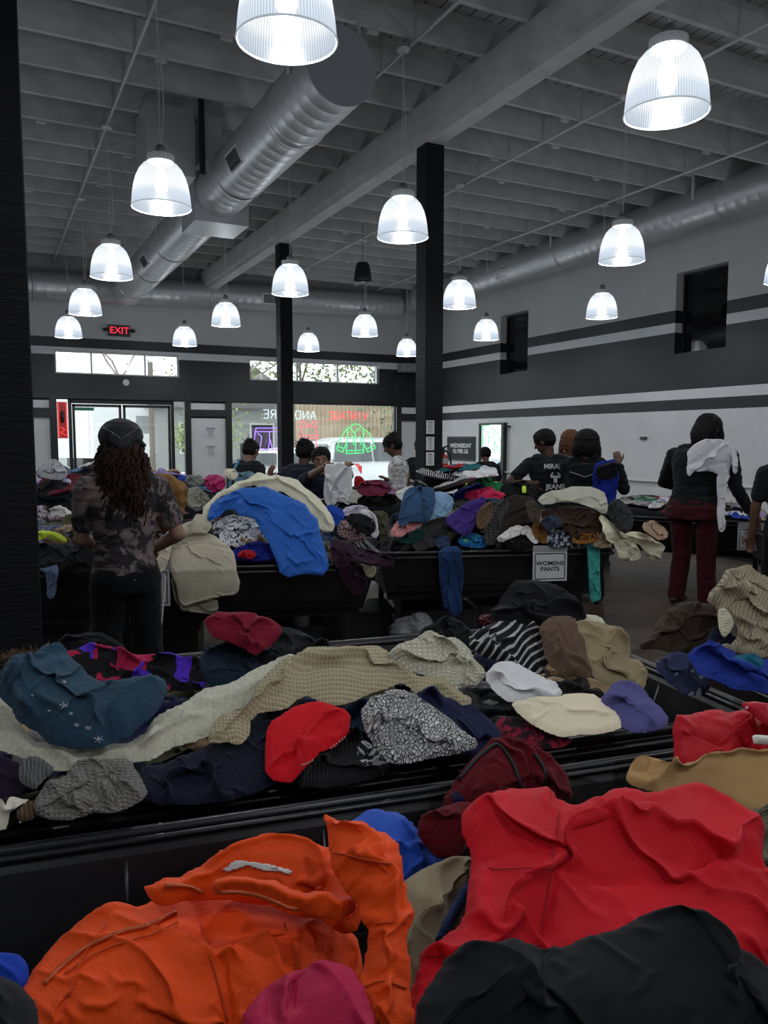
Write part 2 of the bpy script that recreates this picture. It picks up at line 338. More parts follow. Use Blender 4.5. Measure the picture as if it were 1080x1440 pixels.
def make_lamp():
    r = empty('pendant_lamp', (0, 0, 0))
    pr = [(.205, 0), (.204, .03), (.198, .09), (.188, .15), (.172, .205), (.148, .255), (.118, .29), (.085, .312)]
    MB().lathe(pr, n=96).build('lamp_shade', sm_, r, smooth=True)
    MB().tube([(.206*math.cos(a*PI/24), .206*math.sin(a*PI/24), 0) for a in range(48)], .0045, 6, closed=True).build('shade_rim', rim_m, r, smooth=True)
    MB().lathe([(.001, .31), (.092, .31), (.094, .355), (.06, .358), (.001, .359)], n=48, rib=.002).build('shade_collar', white_metal, r)
    MB().lathe([(.001, .355), (.034, .355), (.036, .40), (.022, .425), (.001, .428)], n=20).build('lamp_cap', plain('lamp_cap', (.25, .25, .25, 1), .4, .6), r, smooth=True)
    MB().lathe([(.001, .09), (.03, .1), (.045, .14), (.045, .18), (.03, .24), (.02, .31)], n=20).build('bulb', emis('bulb_glow', (.93, .97, 1, 1), 9), r, smooth=True)
    ch = MB(); z = .428; i = 0
    while z < 1.43:
        e = (1, 0) if i % 2 else (0, 1); ch.tube([(e[0]*.006*math.cos(a*PI/3), e[1]*.006*math.cos(a*PI/3), z+.014+.016*math.sin(a*PI/3)) for a in range(6)], .0018, 4, closed=True); z += .026; i += 1
    ch.build('hanging_chain', white_metal, r)
    MB().tube([(.02*math.sin(t*5.5)+.012, .018*math.cos(t*4.2), .42+t*1.03) for t in np.linspace(0, 1, 24)], .0032, 6).build('power_cord', white_metal, r, smooth=True)
    MB().lathe([(.001, 1.44), (.05, 1.44), (.055, 1.455), (.03, 1.475), (.001, 1.475)], n=20).build('ceiling_canopy', white_metal, r)
    ld = bpy.data.lights.new('lamp_light', 'POINT'); ld.energy = LAMP_W; ld.shadow_soft_size = .05; ld.color = (.93, .97, 1)
    lo = bpy.data.objects.new('lamp_light', ld); col.objects.link(lo); lo.location = (0, 0, .06); lo.parent = r
    return r
lamp0 = make_lamp()
LP = [(1.18, 3.22, 'large glowing ribbed pendant lamp cut off by the top edge of the photo'),
 (3.13, 3.05, 'largest fully shown ribbed pendant lamp at the upper right'),
 (1.19, 5.84, 'ribbed pendant lamp hanging left of the big spiral duct'),
 (3.10, 5.80, 'ribbed pendant lamp just left of the thick middle post'),
 (5.30, 5.65, 'ribbed pendant lamp under the right duct, above the smaller lamp between the two dark windows'),
 (1.22, 8.5, 'ribbed pendant lamp just left of the far end of the big duct'),
 (3.14, 8.55, 'ribbed pendant lamp hanging in front of the thinner far post'),
 (5.31, 8.45, 'ribbed pendant lamp just right of the thick middle post'),
 (7.46, 8.3, 'small ribbed pendant lamp nearest the larger dark wall window'),
 (1.25, 11.1, 'small ribbed pendant lamp second lowest at the far left'),
 (1.28, 13.7, 'lowest and leftmost small ribbed pendant lamp near the exit sign'),
 (3.17, 11.3, 'small ribbed pendant lamp midway between exit sign and far post'),
 (3.19, 14.0, 'smallest ribbed pendant lamp over the right end of the left transom window'),
 (5.42, 11.4, 'small ribbed pendant lamp between the two posts below the speaker'),
 (7.40, 10.95, 'small ribbed pendant lamp just left of the smaller dark wall window'),
 (5.41, 13.8, 'tiny ribbed pendant lamp just right of the thinner far post'),
 (7.44, 13.74, 'tiny ribbed pendant lamp touching the left edge of the thick middle post')]
LO = [(7.5, 2.9), (7.5, 5.6), (5.3, 2.9), (1.2, .4), (3.1, .3), (5.3, .2), (-1.0, 3.2), (-1.0, 5.9), (-1.0, 8.6), (-1.0, 11.2), (-1.0, .4), (1.2, -2.4), (3.1, -2.4), (5.3, -2.4), (7.5, .2)]  # unseen lamps carrying on the rows, added for room light
for i, (x, y, lb) in enumerate(LP+[(a, b, None) for a, b in LO]):
    o = lamp0 if i == 0 else copy_tree(lamp0); o.location = (x, y, 3.23)
    tag(o, lb or 'unseen ribbed pendant lamp of the same kind added outside the view', 'lamp', 'ribbed pendant lamps' if lb else 'ribbed pendant lamps outside the view')
# ------------------------------------------------------------------ cloth: numpy noise and garment surfaces
_rs = np.random.RandomState(11); _perm = _rs.permutation(256); _perm = np.concatenate([_perm, _perm]); _ga = _rs.rand(256)*2*PI; _gx, _gy = np.cos(_ga), np.sin(_ga)
def perlin(x, y, seed=0):
    x = x+seed*17.13; y = y+seed*9.71
    xi = np.floor(x).astype(int); yi = np.floor(y).astype(int); xf = x-xi; yf = y-yi; xi &= 255; yi &= 255
    u = xf*xf*xf*(xf*(xf*6-15)+10); v = yf*yf*yf*(yf*(yf*6-15)+10)
    def g(a, b, dx, dy): h = _perm[(_perm[a & 255]+b) & 255]; return _gx[h]*dx+_gy[h]*dy
    n00 = g(xi, yi, xf, yf); n10 = g(xi+1, yi, xf-1, yf); n01 = g(xi, yi+1, xf, yf-1); n11 = g(xi+1, yi+1, xf-1, yf-1)
    return ((n00*(1-u)+n10*u)*(1-v)+(n01*(1-u)+n11*u)*v)*1.5
def ridge(x, y, seed=0): return 1-np.minimum(1, np.sqrt((perlin(x, y, seed)*1.6)**2+.012))
def folds(x, y, sz, ang, st, seed):
    """sharp cloth folds: warped, stretched ridges; sz = size of a fold in metres"""
    wx = perlin(x/sz*.35, y/sz*.35, seed+5)*sz*1.3; wy = perlin(x/sz*.35, y/sz*.35, seed+6)*sz*1.3
    X = x+wx; Y = y+wy; c, s = math.cos(ang), math.sin(ang)
    a = (X*c+Y*s)/(sz*st); b = (-X*s+Y*c)/sz
    r1 = ridge(a, b, seed); r2 = ridge(a*1.9+3, b*2.1, seed+1); m = .5+.5*perlin(x/sz*.3, y/sz*.3, seed+2)
    a3 = (X*math.cos(ang+1.1)+Y*math.sin(ang+1.1))/(sz*st); b3 = (-X*math.sin(ang+1.1)+Y*math.cos(ang+1.1))/sz
    r3 = ridge(a3*.9, b3*.9, seed+3)
    return r1*(.35+.65*m)+.42*r2*(1-m)+.5*r3*(1-m)-.7
def smooth_poly(P, it=2):
    P = np.asarray(P, float)
    for _ in range(it):
        Q = np.roll(P, -1, 0); P = np.stack([P*.75+Q*.25, P*.25+Q*.75], 1).reshape(-1, 2)
    return P
def sdist(P, X, Y):
    A = P; B = np.roll(P, -1, 0); best = np.full(X.shape, 1e9); bx = X.copy(); by = Y.copy(); ins = np.zeros(X.shape, bool)
    for (ax, ay), (cx, cy) in zip(A, B):
        dx, dy = cx-ax, cy-ay; L = dx*dx+dy*dy+1e-12; t = np.clip(((X-ax)*dx+(Y-ay)*dy)/L, 0, 1); px = ax+t*dx; py = ay+t*dy
        d = (X-px)**2+(Y-py)**2; m = d < best; best = np.where(m, d, best); bx = np.where(m, px, bx); by = np.where(m, py, by)
        c = ((ay > Y) != (cy > Y)); xx = ax+(Y-ay)/(cy-ay if abs(cy-ay) > 1e-12 else 1e-12)*dx; ins ^= (c & (X < xx))
    d = np.sqrt(best); return np.where(ins, d, -d), bx, by
def cell_grid(P, step):
    x0, y0 = P.min(0)-step*1.5; x1, y1 = P.max(0)+step*1.5
    gx = np.arange(x0, x1, step); gy = np.arange(y0, y1, step); X, Y = np.meshgrid(gx, gy); d, bx, by = sdist(P, X, Y)
    k = d > -step*.5; cells = k[:-1, :-1] & k[1:, :-1] & k[:-1, 1:] & k[1:, 1:]
    out = d < 0; X = np.where(out, bx, X); Y = np.where(out, by, Y); d = np.maximum(d, 0)
    idx = np.arange(X.size).reshape(X.shape); F = np.stack([idx[:-1, :-1][cells], idx[:-1, 1:][cells], idx[1:, 1:][cells], idx[1:, :-1][cells]], 1)
    used = np.unique(F); rm = np.full(X.size, -1); rm[used] = np.arange(len(used))
    return X.ravel()[used], Y.ravel()[used], d.ravel()[used], rm[F], x0, y0
def close_mesh(F, n, d, eps):
    """faces of the upper sheet plus a lower sheet; returns faces and source index of the lower vertices"""
    Fb = F[:, ::-1]+n
    # boundary edges stitched
    E = {}
    for f in F:
        for a, b in ((f[0], f[1]), (f[1], f[2]), (f[2], f[3]), (f[3], f[0])):
            if (b, a) in E: del E[(b, a)]
            else: E[(a, b)] = 1
    S = np.array([(b, a, a+n, b+n) for a, b in E], int).reshape(-1, 4)
    return np.concatenate([F, Fb, S])
def height(x, y, d, th, R, fs, famp, ang, st, seed, lines, sc_=1.0, fine=0.0):
    q = np.clip(d/R, 0, 1); edge = np.sqrt(np.maximum(0, 1-(1-np.clip(d/.011, 0, 1))**2))
    lo = .75+.25*perlin(x/.22, y/.22, seed+31)*1.6
    h = .009*edge+th*(1-(1-q)**2)*lo
    fade = np.clip(d/.03, 0, 1)*.75+.25*edge
    h = h+1.55*famp*fade*folds(x, y, fs, ang, st, seed)
    if fine: h = h+fine*fade*folds(x, y, fs*.38, ang+.7, st, seed+40)+fine*.45*fade*folds(x, y, fs*.17, ang-.5, 1.6, seed+50)
    for (pts, amp, wd) in lines:
        best = np.full(x.shape, 1e9); side = np.zeros(x.shape)
        for (a, b) in zip(pts[:-1], pts[1:]):
            a = np.array(a); b = np.array(b); dx, dy = b-a; L = dx*dx+dy*dy+1e-12; t = np.clip(((x-a[0])*dx+(y-a[1])*dy)/L, 0, 1)
            dd = np.hypot(x-a[0]-t*dx, y-a[1]-t*dy); m = dd < best; best = np.where(m, dd, best)
        h = h+amp*np.exp(-(best/wd)**1.6)*np.clip(d/.012, 0, 1)
    return h
def plane(px, py, z, tilt, facing):
    p = atZ(px, py, z); t = math.radians(tilt); f = nrm(np.array([facing[0], facing[1], 0])); return p, nrm(np.array([0, 0, 1])*math.cos(t)+f*math.sin(t))
def vplane(px, py, z, facing, out=0.0):
    p = atZ(px, py, z); f = nrm(np.array([facing[0], facing[1], 0])); return p+f*out, f
def cloth_relax(X, Y, H0, mask, step, excess, seed, iters=140, ang=0.0, st=2.0, fs=.10, floor=.75, bend=.35, dist=None):
    """position based cloth on a masked grid: the sheet gets more material than room, so it buckles into folds while resting on what is under it"""
    P0 = np.stack([X, Y, H0], 2); P = P0.copy(); rs = np.random.RandomState(seed)
    P[..., 2] += (.004*perlin(X/.03, Y/.03, seed+3)+.018*folds(X, Y, fs, ang, st, seed)+.001*rs.randn(*X.shape))*np.clip(dist/.02, .15, 1)
    c, s = math.cos(ang), math.sin(ang); a = (X*c+Y*s)/(fs*4); b = (-X*s+Y*c)/(fs*2.2)
    e = excess*np.clip(.55+1.1*perlin(a, b, seed+7), .05, 1.3)
    Fl = H0*floor
    sets = []
    for (dy, dx, k) in ((0, 1, 1.0), (1, 0, 1.0), (1, 1, .45), (1, -1, .45), (0, 2, bend), (2, 0, bend)):
        Hh, Ww = X.shape; ys = slice(0, Hh-dy); yt = slice(dy, Hh)
        if dx >= 0: xs = slice(0, Ww-dx); xt = slice(dx, Ww)
        else: xs = slice(-dx, Ww); xt = slice(0, Ww+dx)
        m = mask[ys, xs] & mask[yt, xt]
        if not m.any(): continue
        aniso = abs(dx*s-dy*c)/math.hypot(dx, dy); em = np.clip(np.minimum(dist[ys, xs], dist[yt, xt])/.02, .12, 1)          # more slack across the fold direction
        L = np.linalg.norm(P0[ys, xs]-P0[yt, xt], axis=2)*(1+.5*(e[ys, xs]+e[yt, xt])*(.3+.7*aniso)*em)
        sets.append((ys, xs, yt, xt, m, L, k, abs(dx) == 2 or dy == 2))
    cnt = np.zeros(X.shape); 
    for ys, xs, yt, xt, m, L, k, bd in sets: cnt[ys, xs] += m*k; cnt[yt, xt] += m*k
    cnt = np.maximum(cnt, .5)[..., None]; V = np.zeros_like(P); inner = mask & (dist > 1e-6); lim = (.003+.025*np.clip(dist/.06, 0, 1))[..., None]
    for it in range(iters):
        V *= .86; V[..., 2] -= .00022; Q = P+V
        for sub in range(2):
            D = np.zeros_like(Q)
            for ys, xs, yt, xt, m, L, k, bd in sets:
                d = Q[yt, xt]-Q[ys, xs]; l = np.sqrt((d*d).sum(2))+1e-9; cc = np.where(m, (l-L)/l*.5*k, 0)
                if bd: cc = np.minimum(cc, 0)*m            # bending: only push apart
                cc = cc[..., None]*d; D[ys, xs] += cc; D[yt, xt] -= cc
            Q = Q+D/cnt*1.7
            Q[..., 2] = np.clip(Q[..., 2], Fl, H0+.075)
            Q[..., :2] = P0[..., :2]+np.clip(Q[..., :2]-P0[..., :2], -lim, lim)
        V = Q-P; P = Q
    R_ = P-P0
    for q in range(2):                                     # relax grid-scale noise
        S = np.zeros_like(R_); n = np.zeros(X.shape); m = mask
        for (ay, ax, by_, bx_) in ((slice(1, None), slice(None), slice(0, -1), slice(None)), (slice(None), slice(1, None), slice(None), slice(0, -1))):
            mm = m[ay, ax] & m[by_, bx_]; S[ay, ax] += R_[by_, bx_]*mm[..., None]; n[ay, ax] += mm; S[by_, bx_] += R_[ay, ax]*mm[..., None]; n[by_, bx_] += mm
        n = np.maximum(n, 1); wgt = np.where(dist < 1e-6, .7, .16)[..., None]; R_ = R_*(1-wgt)+S/n[..., None]*wgt
    return R_
def garment(name, mat, poly, planes, th=.045, R=None, fs=.09, famp=.018, ang=0.3, st=2.2, seed=1, lines=(), fine=.0, res=None, parent=None, label=None, cat='clothing', group=None, sm=1, lift=0.0, back=.35, ex=None, floor=.7):
    """a garment whose outline is measured in the photo and laid on one or two real planes, then relaxed as cloth"""
    P = smooth_poly(poly, sm) if sm else np.asarray(poly, float)
    if sm:
        nrmv = np.roll(P, -1, 0)-np.roll(P, 1, 0); nrmv = np.stack([nrmv[:, 1], -nrmv[:, 0]], 1)/(np.hypot(*nrmv.T)[:, None]+1e-9)
        sz = np.hypot(*(P.max(0)-P.min(0))); P = P+nrmv*(perlin(P[:, 0]/sz*9, P[:, 1]/sz*9, seed+3)*sz*.032)[:, None]
    cx, cy = P.mean(0); (p0, n0) = planes[0]; dr = ray(cx, cy); D0 = float(np.dot(p0-C0, n0)/np.dot(dr, n0)); s = D0/FPX
    if R is None: R = .115
    R = max(R, .05)
    ext = max(P.max(0)-P.min(0))*s
    if res is None: res = min(max(.0065, ext/85), .016)
    step = res/s; ext = max(P.max(0)-P.min(0))
    x0, y0 = P.min(0)-step*1.5; x1, y1 = P.max(0)+step*1.5
    X, Y = np.meshgrid(np.arange(x0, x1, step), np.arange(y0, y1, step)); d, bx, by = sdist(P, X, Y)
    k = d > -step*.5; cells = k[:-1, :-1] & k[1:, :-1] & k[:-1, 1:] & k[1:, 1:]
    inc = np.zeros(X.shape, int); inc[:-1, :-1] += cells; inc[1:, :-1] += cells; inc[:-1, 1:] += cells; inc[1:, 1:] += cells; o_ = ((inc > 0) & (inc < 4)) | (d < 0)
    X = np.where(o_, bx, X); Y = np.where(o_, by, Y); d = np.where(o_, 0, np.maximum(d, 0)); dm = d*s
    if not len(lines) and famp > .009 and ext*s > .12:
        rl = np.random.RandomState(seed+900); lines = []; nP = len(P); W0 = ext*s
        for q in range(4 if W0 > .3 else 3):                # a few deep drape folds running across the piece
            i0 = rl.randint(nP); p0_ = P[i0]; p2_ = P[(i0+nP//2+rl.randint(-nP//6, nP//6+1)) % nP]; mid = (p0_+p2_)/2+(P[rl.randint(nP)]-P.mean(0))*.35
            lines.append(([tuple(p0_*.85+mid*.15), tuple(mid), tuple(mid+(p2_-mid)*rl.uniform(.5, .95))], (-1 if q % 2 else 1)*min(.030, .012+W0*.05), .009+.02*min(W0, .5)))
    L = [([(a*s, b*s) for a, b in pts], amp, wd) for pts, amp, wd in lines]
    H = height((X*s).ravel(), (Y*s).ravel(), dm.ravel(), th, R, fs, 0.0, ang, st, seed, L).reshape(X.shape)
    nodes = np.zeros(X.shape, bool); nodes[:-1, :-1] |= cells; nodes[1:, :-1] |= cells; nodes[:-1, 1:] |= cells; nodes[1:, 1:] |= cells
    if ex is None: ex = famp*(10.0 if ext*s > .5 else 19.0)
    if ex > 0: dl = cloth_relax(X*s, Y*s, H, nodes, res, ex, seed, ang=ang, st=st, fs=fs, floor=floor, dist=dm)
    else: dl = np.zeros(X.shape+(3,))
    idx = np.arange(X.size).reshape(X.shape); F = np.stack([idx[:-1, :-1][cells], idx[:-1, 1:][cells], idx[1:, 1:][cells], idx[1:, :-1][cells]], 1)
    used = np.unique(F); rm = np.full(X.size, -1); rm[used] = np.arange(len(used)); F = rm[F]
    X, Y, dm, H = X.ravel()[used], Y.ravel()[used], dm.ravel()[used], H.ravel()[used]; dl = dl.reshape(-1, 3)[used]
    um = X*s; vm = Y*s; X = X+dl[:, 0]/s; Y = Y+dl[:, 1]/s; H = H+dl[:, 2]
    rr = ray(X, Y); deps = []
    for p, n in planes: deps.append(np.dot(p-C0, n)/np.minimum(rr @ n, -1e-3))
    if len(planes) == 1: dep = deps[0]; nn = np.tile(planes[0][1], (len(X), 1))
    else:
        kk = 40.0; m = 1/(1+np.exp(-kk*(deps[0]-deps[1]))); dep = np.maximum(deps[0], deps[1])+.012*np.exp(-((deps[0]-deps[1])/.05)**2)
        nn = planes[0][1]*m[:, None]+planes[1][1]*(1-m)[:, None]; nn /= np.linalg.norm(nn, axis=1)[:, None]
    B = C0+rr*dep[:, None]
    top = B+nn*(H+lift)[:, None]; q = np.clip(dm/R, 0, 1)
    bot = B+nn*(lift-back*th*(1-(1-q)**2)-.003+np.maximum(0, dl[:, 2])*(1-q))[:, None]
    Fa = close_mesh(F, len(X), dm, 0); uv = np.stack([um, -vm], 1); uv = np.concatenate([uv, uv])
    o = link_mesh(name, np.concatenate([top, bot]), Fa, mat, parent, True, parent is None, uv)
    if ext*s > .04: sb = o.modifiers.new('smooth', 'SUBSURF'); sb.levels = 1; sb.render_levels = 1
    if label: tag(o, label, cat, group)
    return o
from mathutils.bvhtree import BVHTree
_bvh = {}
def surf(px, py, o, off=.002):
    """the point of a built garment seen at a photo pixel (where a seam, zip or label lies on the cloth)"""
    if o.name not in _bvh:
        M = world_of(o); _bvh[o.name] = BVHTree.FromPolygons([M @ v.co for v in o.data.vertices], [tuple(p.vertices) for p in o.data.polygons])
    r = nrm(ray(px, py)); h = _bvh[o.name].ray_cast(Vector(C0.tolist()), Vector(r.tolist()))
    if h[0] is None: h = _bvh[o.name].find_nearest(Vector((C0+ray(px, py)*((world_of(o).translation-Vector(C0.tolist())).length)).tolist()))
    n = np.array(h[1]); n = n if np.dot(n, r) < 0 else -n
    return np.array(h[0])+n*off
def seam(name, pts, rad, mat, o, parent=None, off=.0025, n=5):
    q = []
    for (x0, y0), (x1, y1) in zip(pts[:-1], pts[1:]): q += [(x0+(x1-x0)*k/n, y0+(y1-y0)*k/n) for k in range(n)]
    q.append(pts[-1]); P = np.array([surf(x, y, o, off) for x, y in q])
    for _ in range(2): P[1:-1] = (P[:-2]+2*P[1:-1]+P[2:])/4
    return MB().tube(P, rad, 6).build(name, mat, parent or o, smooth=True)
def decal(name, poly, mat, o, parent=None, off=.004, step=2.5):
    P = np.asarray(poly, float); X, Y, dd, F, _, _ = cell_grid(P, step); V = [surf(x, y, o, off) for x, y in zip(X, Y)]
    V = np.array(V); W_ = np.array([surf(x, y, o, off-.003) for x, y in zip(X, Y)]); return link_mesh(name, np.concatenate([V, W_]), close_mesh(F, len(V), dd, 0), mat, parent or o, True)
def on_garment(px, py, pl, off): 
    p, n = pl; r = ray(px, py); return C0+r*(np.dot(p-C0, n)/np.dot(r, n))+n*off

# ---- fabrics
_fc = {}
def fabric(key, c, pattern='plain', c2=None, c3=None, rough=.9, scale=1.0, sheen=.08, bs=.35, ang=0.0):
    if key in _fc: return _fc[key]
    m, nt, p = newmat(key.replace(' ', '_')); _fc[key] = m; lk = nt.links.new
    uvn = N(nt, 'ShaderNodeUVMap'); uvn.uv_map = 'uv'; mp = N(nt, 'ShaderNodeMapping'); mp.inputs['Rotation'].default_value = (0, 0, ang); lk(uvn.outputs[0], mp.inputs[0]); v = mp.outputs[0]
    p.inputs['Roughness'].default_value = rough; p.inputs['Specular IOR Level'].default_value = .18; p.inputs['Sheen Weight'].default_value = sheen; p.inputs['Sheen Roughness'].default_value = .5
    c2 = c2 or tuple(x*.55 for x in c[:3])+(1,); c3 = c3 or c2
    def col_in(s): lk(s, p.inputs['Base Color'])
    def wave(sc_, prof='SIN', d='X', dist=0, rot=0.0):
        w_ = N(nt, 'ShaderNodeTexWave'); w_.wave_profile = prof; w_.bands_direction = d; w_.inputs['Scale'].default_value = sc_; w_.inputs['Distortion'].default_value = dist; w_.inputs['Detail'].default_value = 1.5; w_.inputs['Detail Scale'].default_value = 1.0; lk(v, w_.inputs['Vector']); return w_.outputs[1]
    def math_(op, a, b):
        q = N(nt, 'ShaderNodeMath', operation=op)
        for i, x in enumerate((a, b)):
            if isinstance(x, (int, float)): q.inputs[i].default_value = x
            else: lk(x, q.inputs[i])
        return q.outputs[0]
    def voro(sc_, feat='F1'):
        q = N(nt, 'ShaderNodeTexVoronoi'); q.feature = feat; q.inputs['Scale'].default_value = sc_; lk(v, q.inputs['Vector']); return q.outputs[0]
    base = noise(nt, v, 6*scale, 4)
    var = ramp(nt, base, [(.3, tuple(x*.88 for x in c[:3])), (.7, tuple(min(1, x*1.08) for x in c[:3]))])
    if pattern == 'plain': col_in(var); bump(nt, noise(nt, v, 160, 3, .6), p, bs, .002)
    elif pattern == 'nylon': col_in(var); p.inputs['Roughness'].default_value = rough; p.inputs['Specular IOR Level'].default_value = .22; bump(nt, noise(nt, v, 26, 5, .6, .15), p, min(1, bs*1.3), .010)
    elif pattern == 'fleece': col_in(ramp(nt, noise(nt, v, 90, 4, .7), [(.3, tuple(x*.78 for x in c[:3])), (.7, tuple(min(1, x*1.12) for x in c[:3]))])); bump(nt, noise(nt, v, 85, 5, .75), p, .9, .007)
    elif pattern == 'knit':
        a = wave(30*scale, 'SIN', 'X', .6); b = wave(48*scale, 'SIN', 'Y', .8); h = math_('MULTIPLY', a, b); col_in(ramp(nt, h, [(.0, tuple(x*.6 for x in c[:3])), (.5, c)])); bump(nt, h, p, .9, .006)
    elif pattern == 'rib':
        a = wave(34*scale, 'SIN', 'X', .5); col_in(ramp(nt, a, [(.0, tuple(x*.66 for x in c[:3])), (.6, c)])); bump(nt, a, p, .9, .006)
    elif pattern == 'waffle':
        a = wave(34*scale, 'TRI', 'X', .25); b = wave(34*scale, 'TRI', 'Y', .25); h = math_('MAXIMUM', a, b); col_in(ramp(nt, h, [(.2, tuple(x*.74 for x in c[:3])), (.8, c)])); bump(nt, h, p, .8, .005)
    elif pattern == 'sherpa':
        q = voro(130*scale, 'DISTANCE_TO_EDGE'); col_in(ramp(nt, q, [(.02, c2), (.12, c), (.3, tuple(min(1, x*1.1) for x in c[:3]))])); bump(nt, q, p, 1.0, .02)
    elif pattern == 'stripe': 
        a = wave(4.5*scale, 'SIN', 'X', .3); col_in(ramp(nt, a, [(.0, c), (.72, c), (.76, c2), (1, c2)], 'CONSTANT')); bump(nt, noise(nt, v, 150), p, bs, .002)
    elif pattern == 'plaid':
        a = wave(5*scale, 'SIN', 'X'); b = wave(5*scale, 'SIN', 'Y'); a2 = wave(2.5*scale, 'SIN', 'X'); 
        r1 = ramp(nt, a, [(0, c), (.6, c2), (.93, c3)], 'CONSTANT'); r2 = ramp(nt, b, [(0, c), (.6, c2), (.93, c3)], 'CONSTANT'); mx = N(nt, 'ShaderNodeMix', data_type='RGBA'); mx.inputs[0].default_value = .5; lk(r1, mx.inputs[6]); lk(r2, mx.inputs[7]); col_in(mx.outputs[2]); bump(nt, noise(nt, v, 150), p, bs, .002)
    elif pattern == 'blotch':
        n1 = noise(nt, v, 9*scale, 5, .7, .8); col_in(ramp(nt, n1, [(0, c), (.50, c), (.54, c2), (.62, c2), (.66, c3)])); bump(nt, noise(nt, v, 120), p, bs, .002)
    elif pattern == 'squiggle':
        n1 = noise(nt, v, 9*scale, 0, .5, 1.0); q = math_('ABSOLUTE', math_('SUBTRACT', n1, .5), 0); n2 = noise(nt, v, 7*scale+3, 0, .5, 1.5); q2 = math_('ABSOLUTE', math_('SUBTRACT', n2, .45), 0)
        col_in(ramp(nt, math_('MINIMUM', q, q2), [(0, c2), (.018, c2), (.026, c)])); bump(nt, noise(nt, v, 120), p, bs, .002)
    elif pattern == 'dots':
        q = voro(26*scale); col_in(ramp(nt, q, [(0, c2), (.22, c2), (.27, c)])); bump(nt, noise(nt, v, 120), p, bs, .002)
    elif pattern == 'blocks':
        q = N(nt, 'ShaderNodeTexVoronoi'); q.distance = 'CHEBYCHEV'; q.inputs['Scale'].default_value = 14*scale; lk(v, q.inputs['Vector']); s_ = N(nt, 'ShaderNodeSeparateColor'); lk(q.outputs[1], s_.inputs[0])
        col_in(ramp(nt, s_.outputs[0], [(0, c), (.36, c2), (.72, c3)], 'CONSTANT')); bump(nt, noise(nt, v, 90, 4), p, .6, .004)
    elif pattern == 'sequin':
        q = voro(110*scale); col_in(var); p.inputs['Roughness'].default_value = .25; p.inputs['Metallic'].default_value = .5; bump(nt, q, p, 1, .01)
    elif pattern == 'denim':
        a = noise(nt, v, 5, 5, .6); col_in(ramp(nt, a, [(.3, tuple(x*.7 for x in c[:3])), (.7, tuple(min(1, x*1.4) for x in c[:3]))])); bump(nt, noise(nt, v, 200, 2), p, .5, .002)
    return m
K = 1.25
def fb(key, r, g, b, pattern='plain', c2=None, c3=None, **kw):
    return fabric(key, L3(r, g, b, K), pattern, L3(*c2, K) if c2 else None, L3(*c3, K) if c3 else None, **kw)

# ------------------------------------------------------------------ clothes bins
RZ = .75
def bin_(corner_fl, corner_fr, depth, label, legs=True, height=.34, inner=True, name='clothing_bin'):
    a = np.array([*corner_fl, 0.]); b = np.array([*corner_fr, 0.]); ax = nrm(b-a); ay = np.array([-ax[1], ax[0], 0]); L = np.linalg.norm(b-a); az = np.array([0, 0, 1.])
    c = (a+b)/2+ay*depth/2; r = tag(empty(name, (c[0], c[1], 0)), label, 'bin', 'black clothing bins')
    P = lambda u, v, z: a+ax*u+ay*v+az*z
    tub = MB(); fl = .10; t = .012
    def ring(off, z): return [P(off, off, z), P(L-off, off, z), P(L-off, depth-off, z), P(off, depth-off, z)]
    rings = [ring(fl+.03, RZ-height), ring(fl, RZ-height+.03), ring(.025, RZ-.03), ring(.035, RZ-.01), ring(.05, RZ-.03), ring(fl+.03, RZ-height+.05)]
    V = [p for rg in rings for p in rg]; F = []
    for i in range(len(rings)-1):
        for k in range(4): F.append((i*4+k, i*4+(k+1) % 4, (i+1)*4+(k+1) % 4, (i+1)*4+k))
    F += [(3, 2, 1, 0), (20, 21, 22, 23)]
    tub.add(V, F); o = tub.build('tub', bin_plastic, r)
    m = MB()
    for z, off, rr in ((RZ, .012, .014), (RZ-.035, .0, .012), (RZ-.004, .04, .008)):
        q = ring(off, z); cr = []
        for k in range(4):
            p, pn, pp = q[k], q[(k+1) % 4], q[k-1]; cr += [p+nrm(pp-p)*.05, p+(nrm(pp-p)+nrm(pn-p))*.012, p+nrm(pn-p)*.05]
        m.tube(cr, rr, 8, closed=True)
    m.build('rim', bin_plastic, r, smooth=True)
    n = int(L/.42)
    for i in range(n+1):
        u = .12+(L-.24)*i/n
        for v0, v1, sgn in ((.045, fl+.015, 1), (depth-.045, depth-fl-.015, -1)):
            MB().tube([P(u, v0, RZ-.04), P(u, v1, RZ-height+.06)], .01, 6).build('stiffening_rib', bin_plastic, r, smooth=True)
    for i in range(4):
        v = .15+(depth-.3)*i/3
        for ua, ub in ((.045, fl+.015), (L-.045, L-fl-.015)): MB().tube([P(ua, v, RZ-.04), P(ub, v, RZ-height+.06)], .01, 6).build('stiffening_rib', bin_plastic, r, smooth=True)
    if legs:
        f = MB()
        for v in (.22, depth-.22): f.obox(P(L/2, v, RZ-height-.025), ax, ay, az, L/2-.12, .02, .025)
        for u in (.16, L-.16): f.obox(P(u, depth/2, RZ-height-.025), ax, ay, az, .02, depth/2-.24, .02)
        f.build('frame', black_metal, r)
        for u in (.2, L-.2):
            for v in (.22, depth-.22):
                MB().obox(P(u, v, (RZ-height-.05+.085)/2), ax, ay, az, .022, .022, (RZ-height-.05-.085)/2).build('leg', black_metal, r)
                cz = MB(); w0 = P(u, v, .045); cz.tube([w0-ay*.016, w0+ay*.016], .045, 20); wv = cz.build('caster_wheel', caster, r); 
                MB().obox(w0+az*.035, ax, ay, az, .012, .022, .014).build('caster_fork', white_metal, wv)
        for u in (.2, L-.2): MB().obox(P(u, depth/2, .11), ax, ay, az, .018, depth/2-.25, .014).build('base_rail', black_metal, r)
    return r, P, ax, ay, L
caster = plain('caster_grey', (.12, .12, .12, 1), .4)
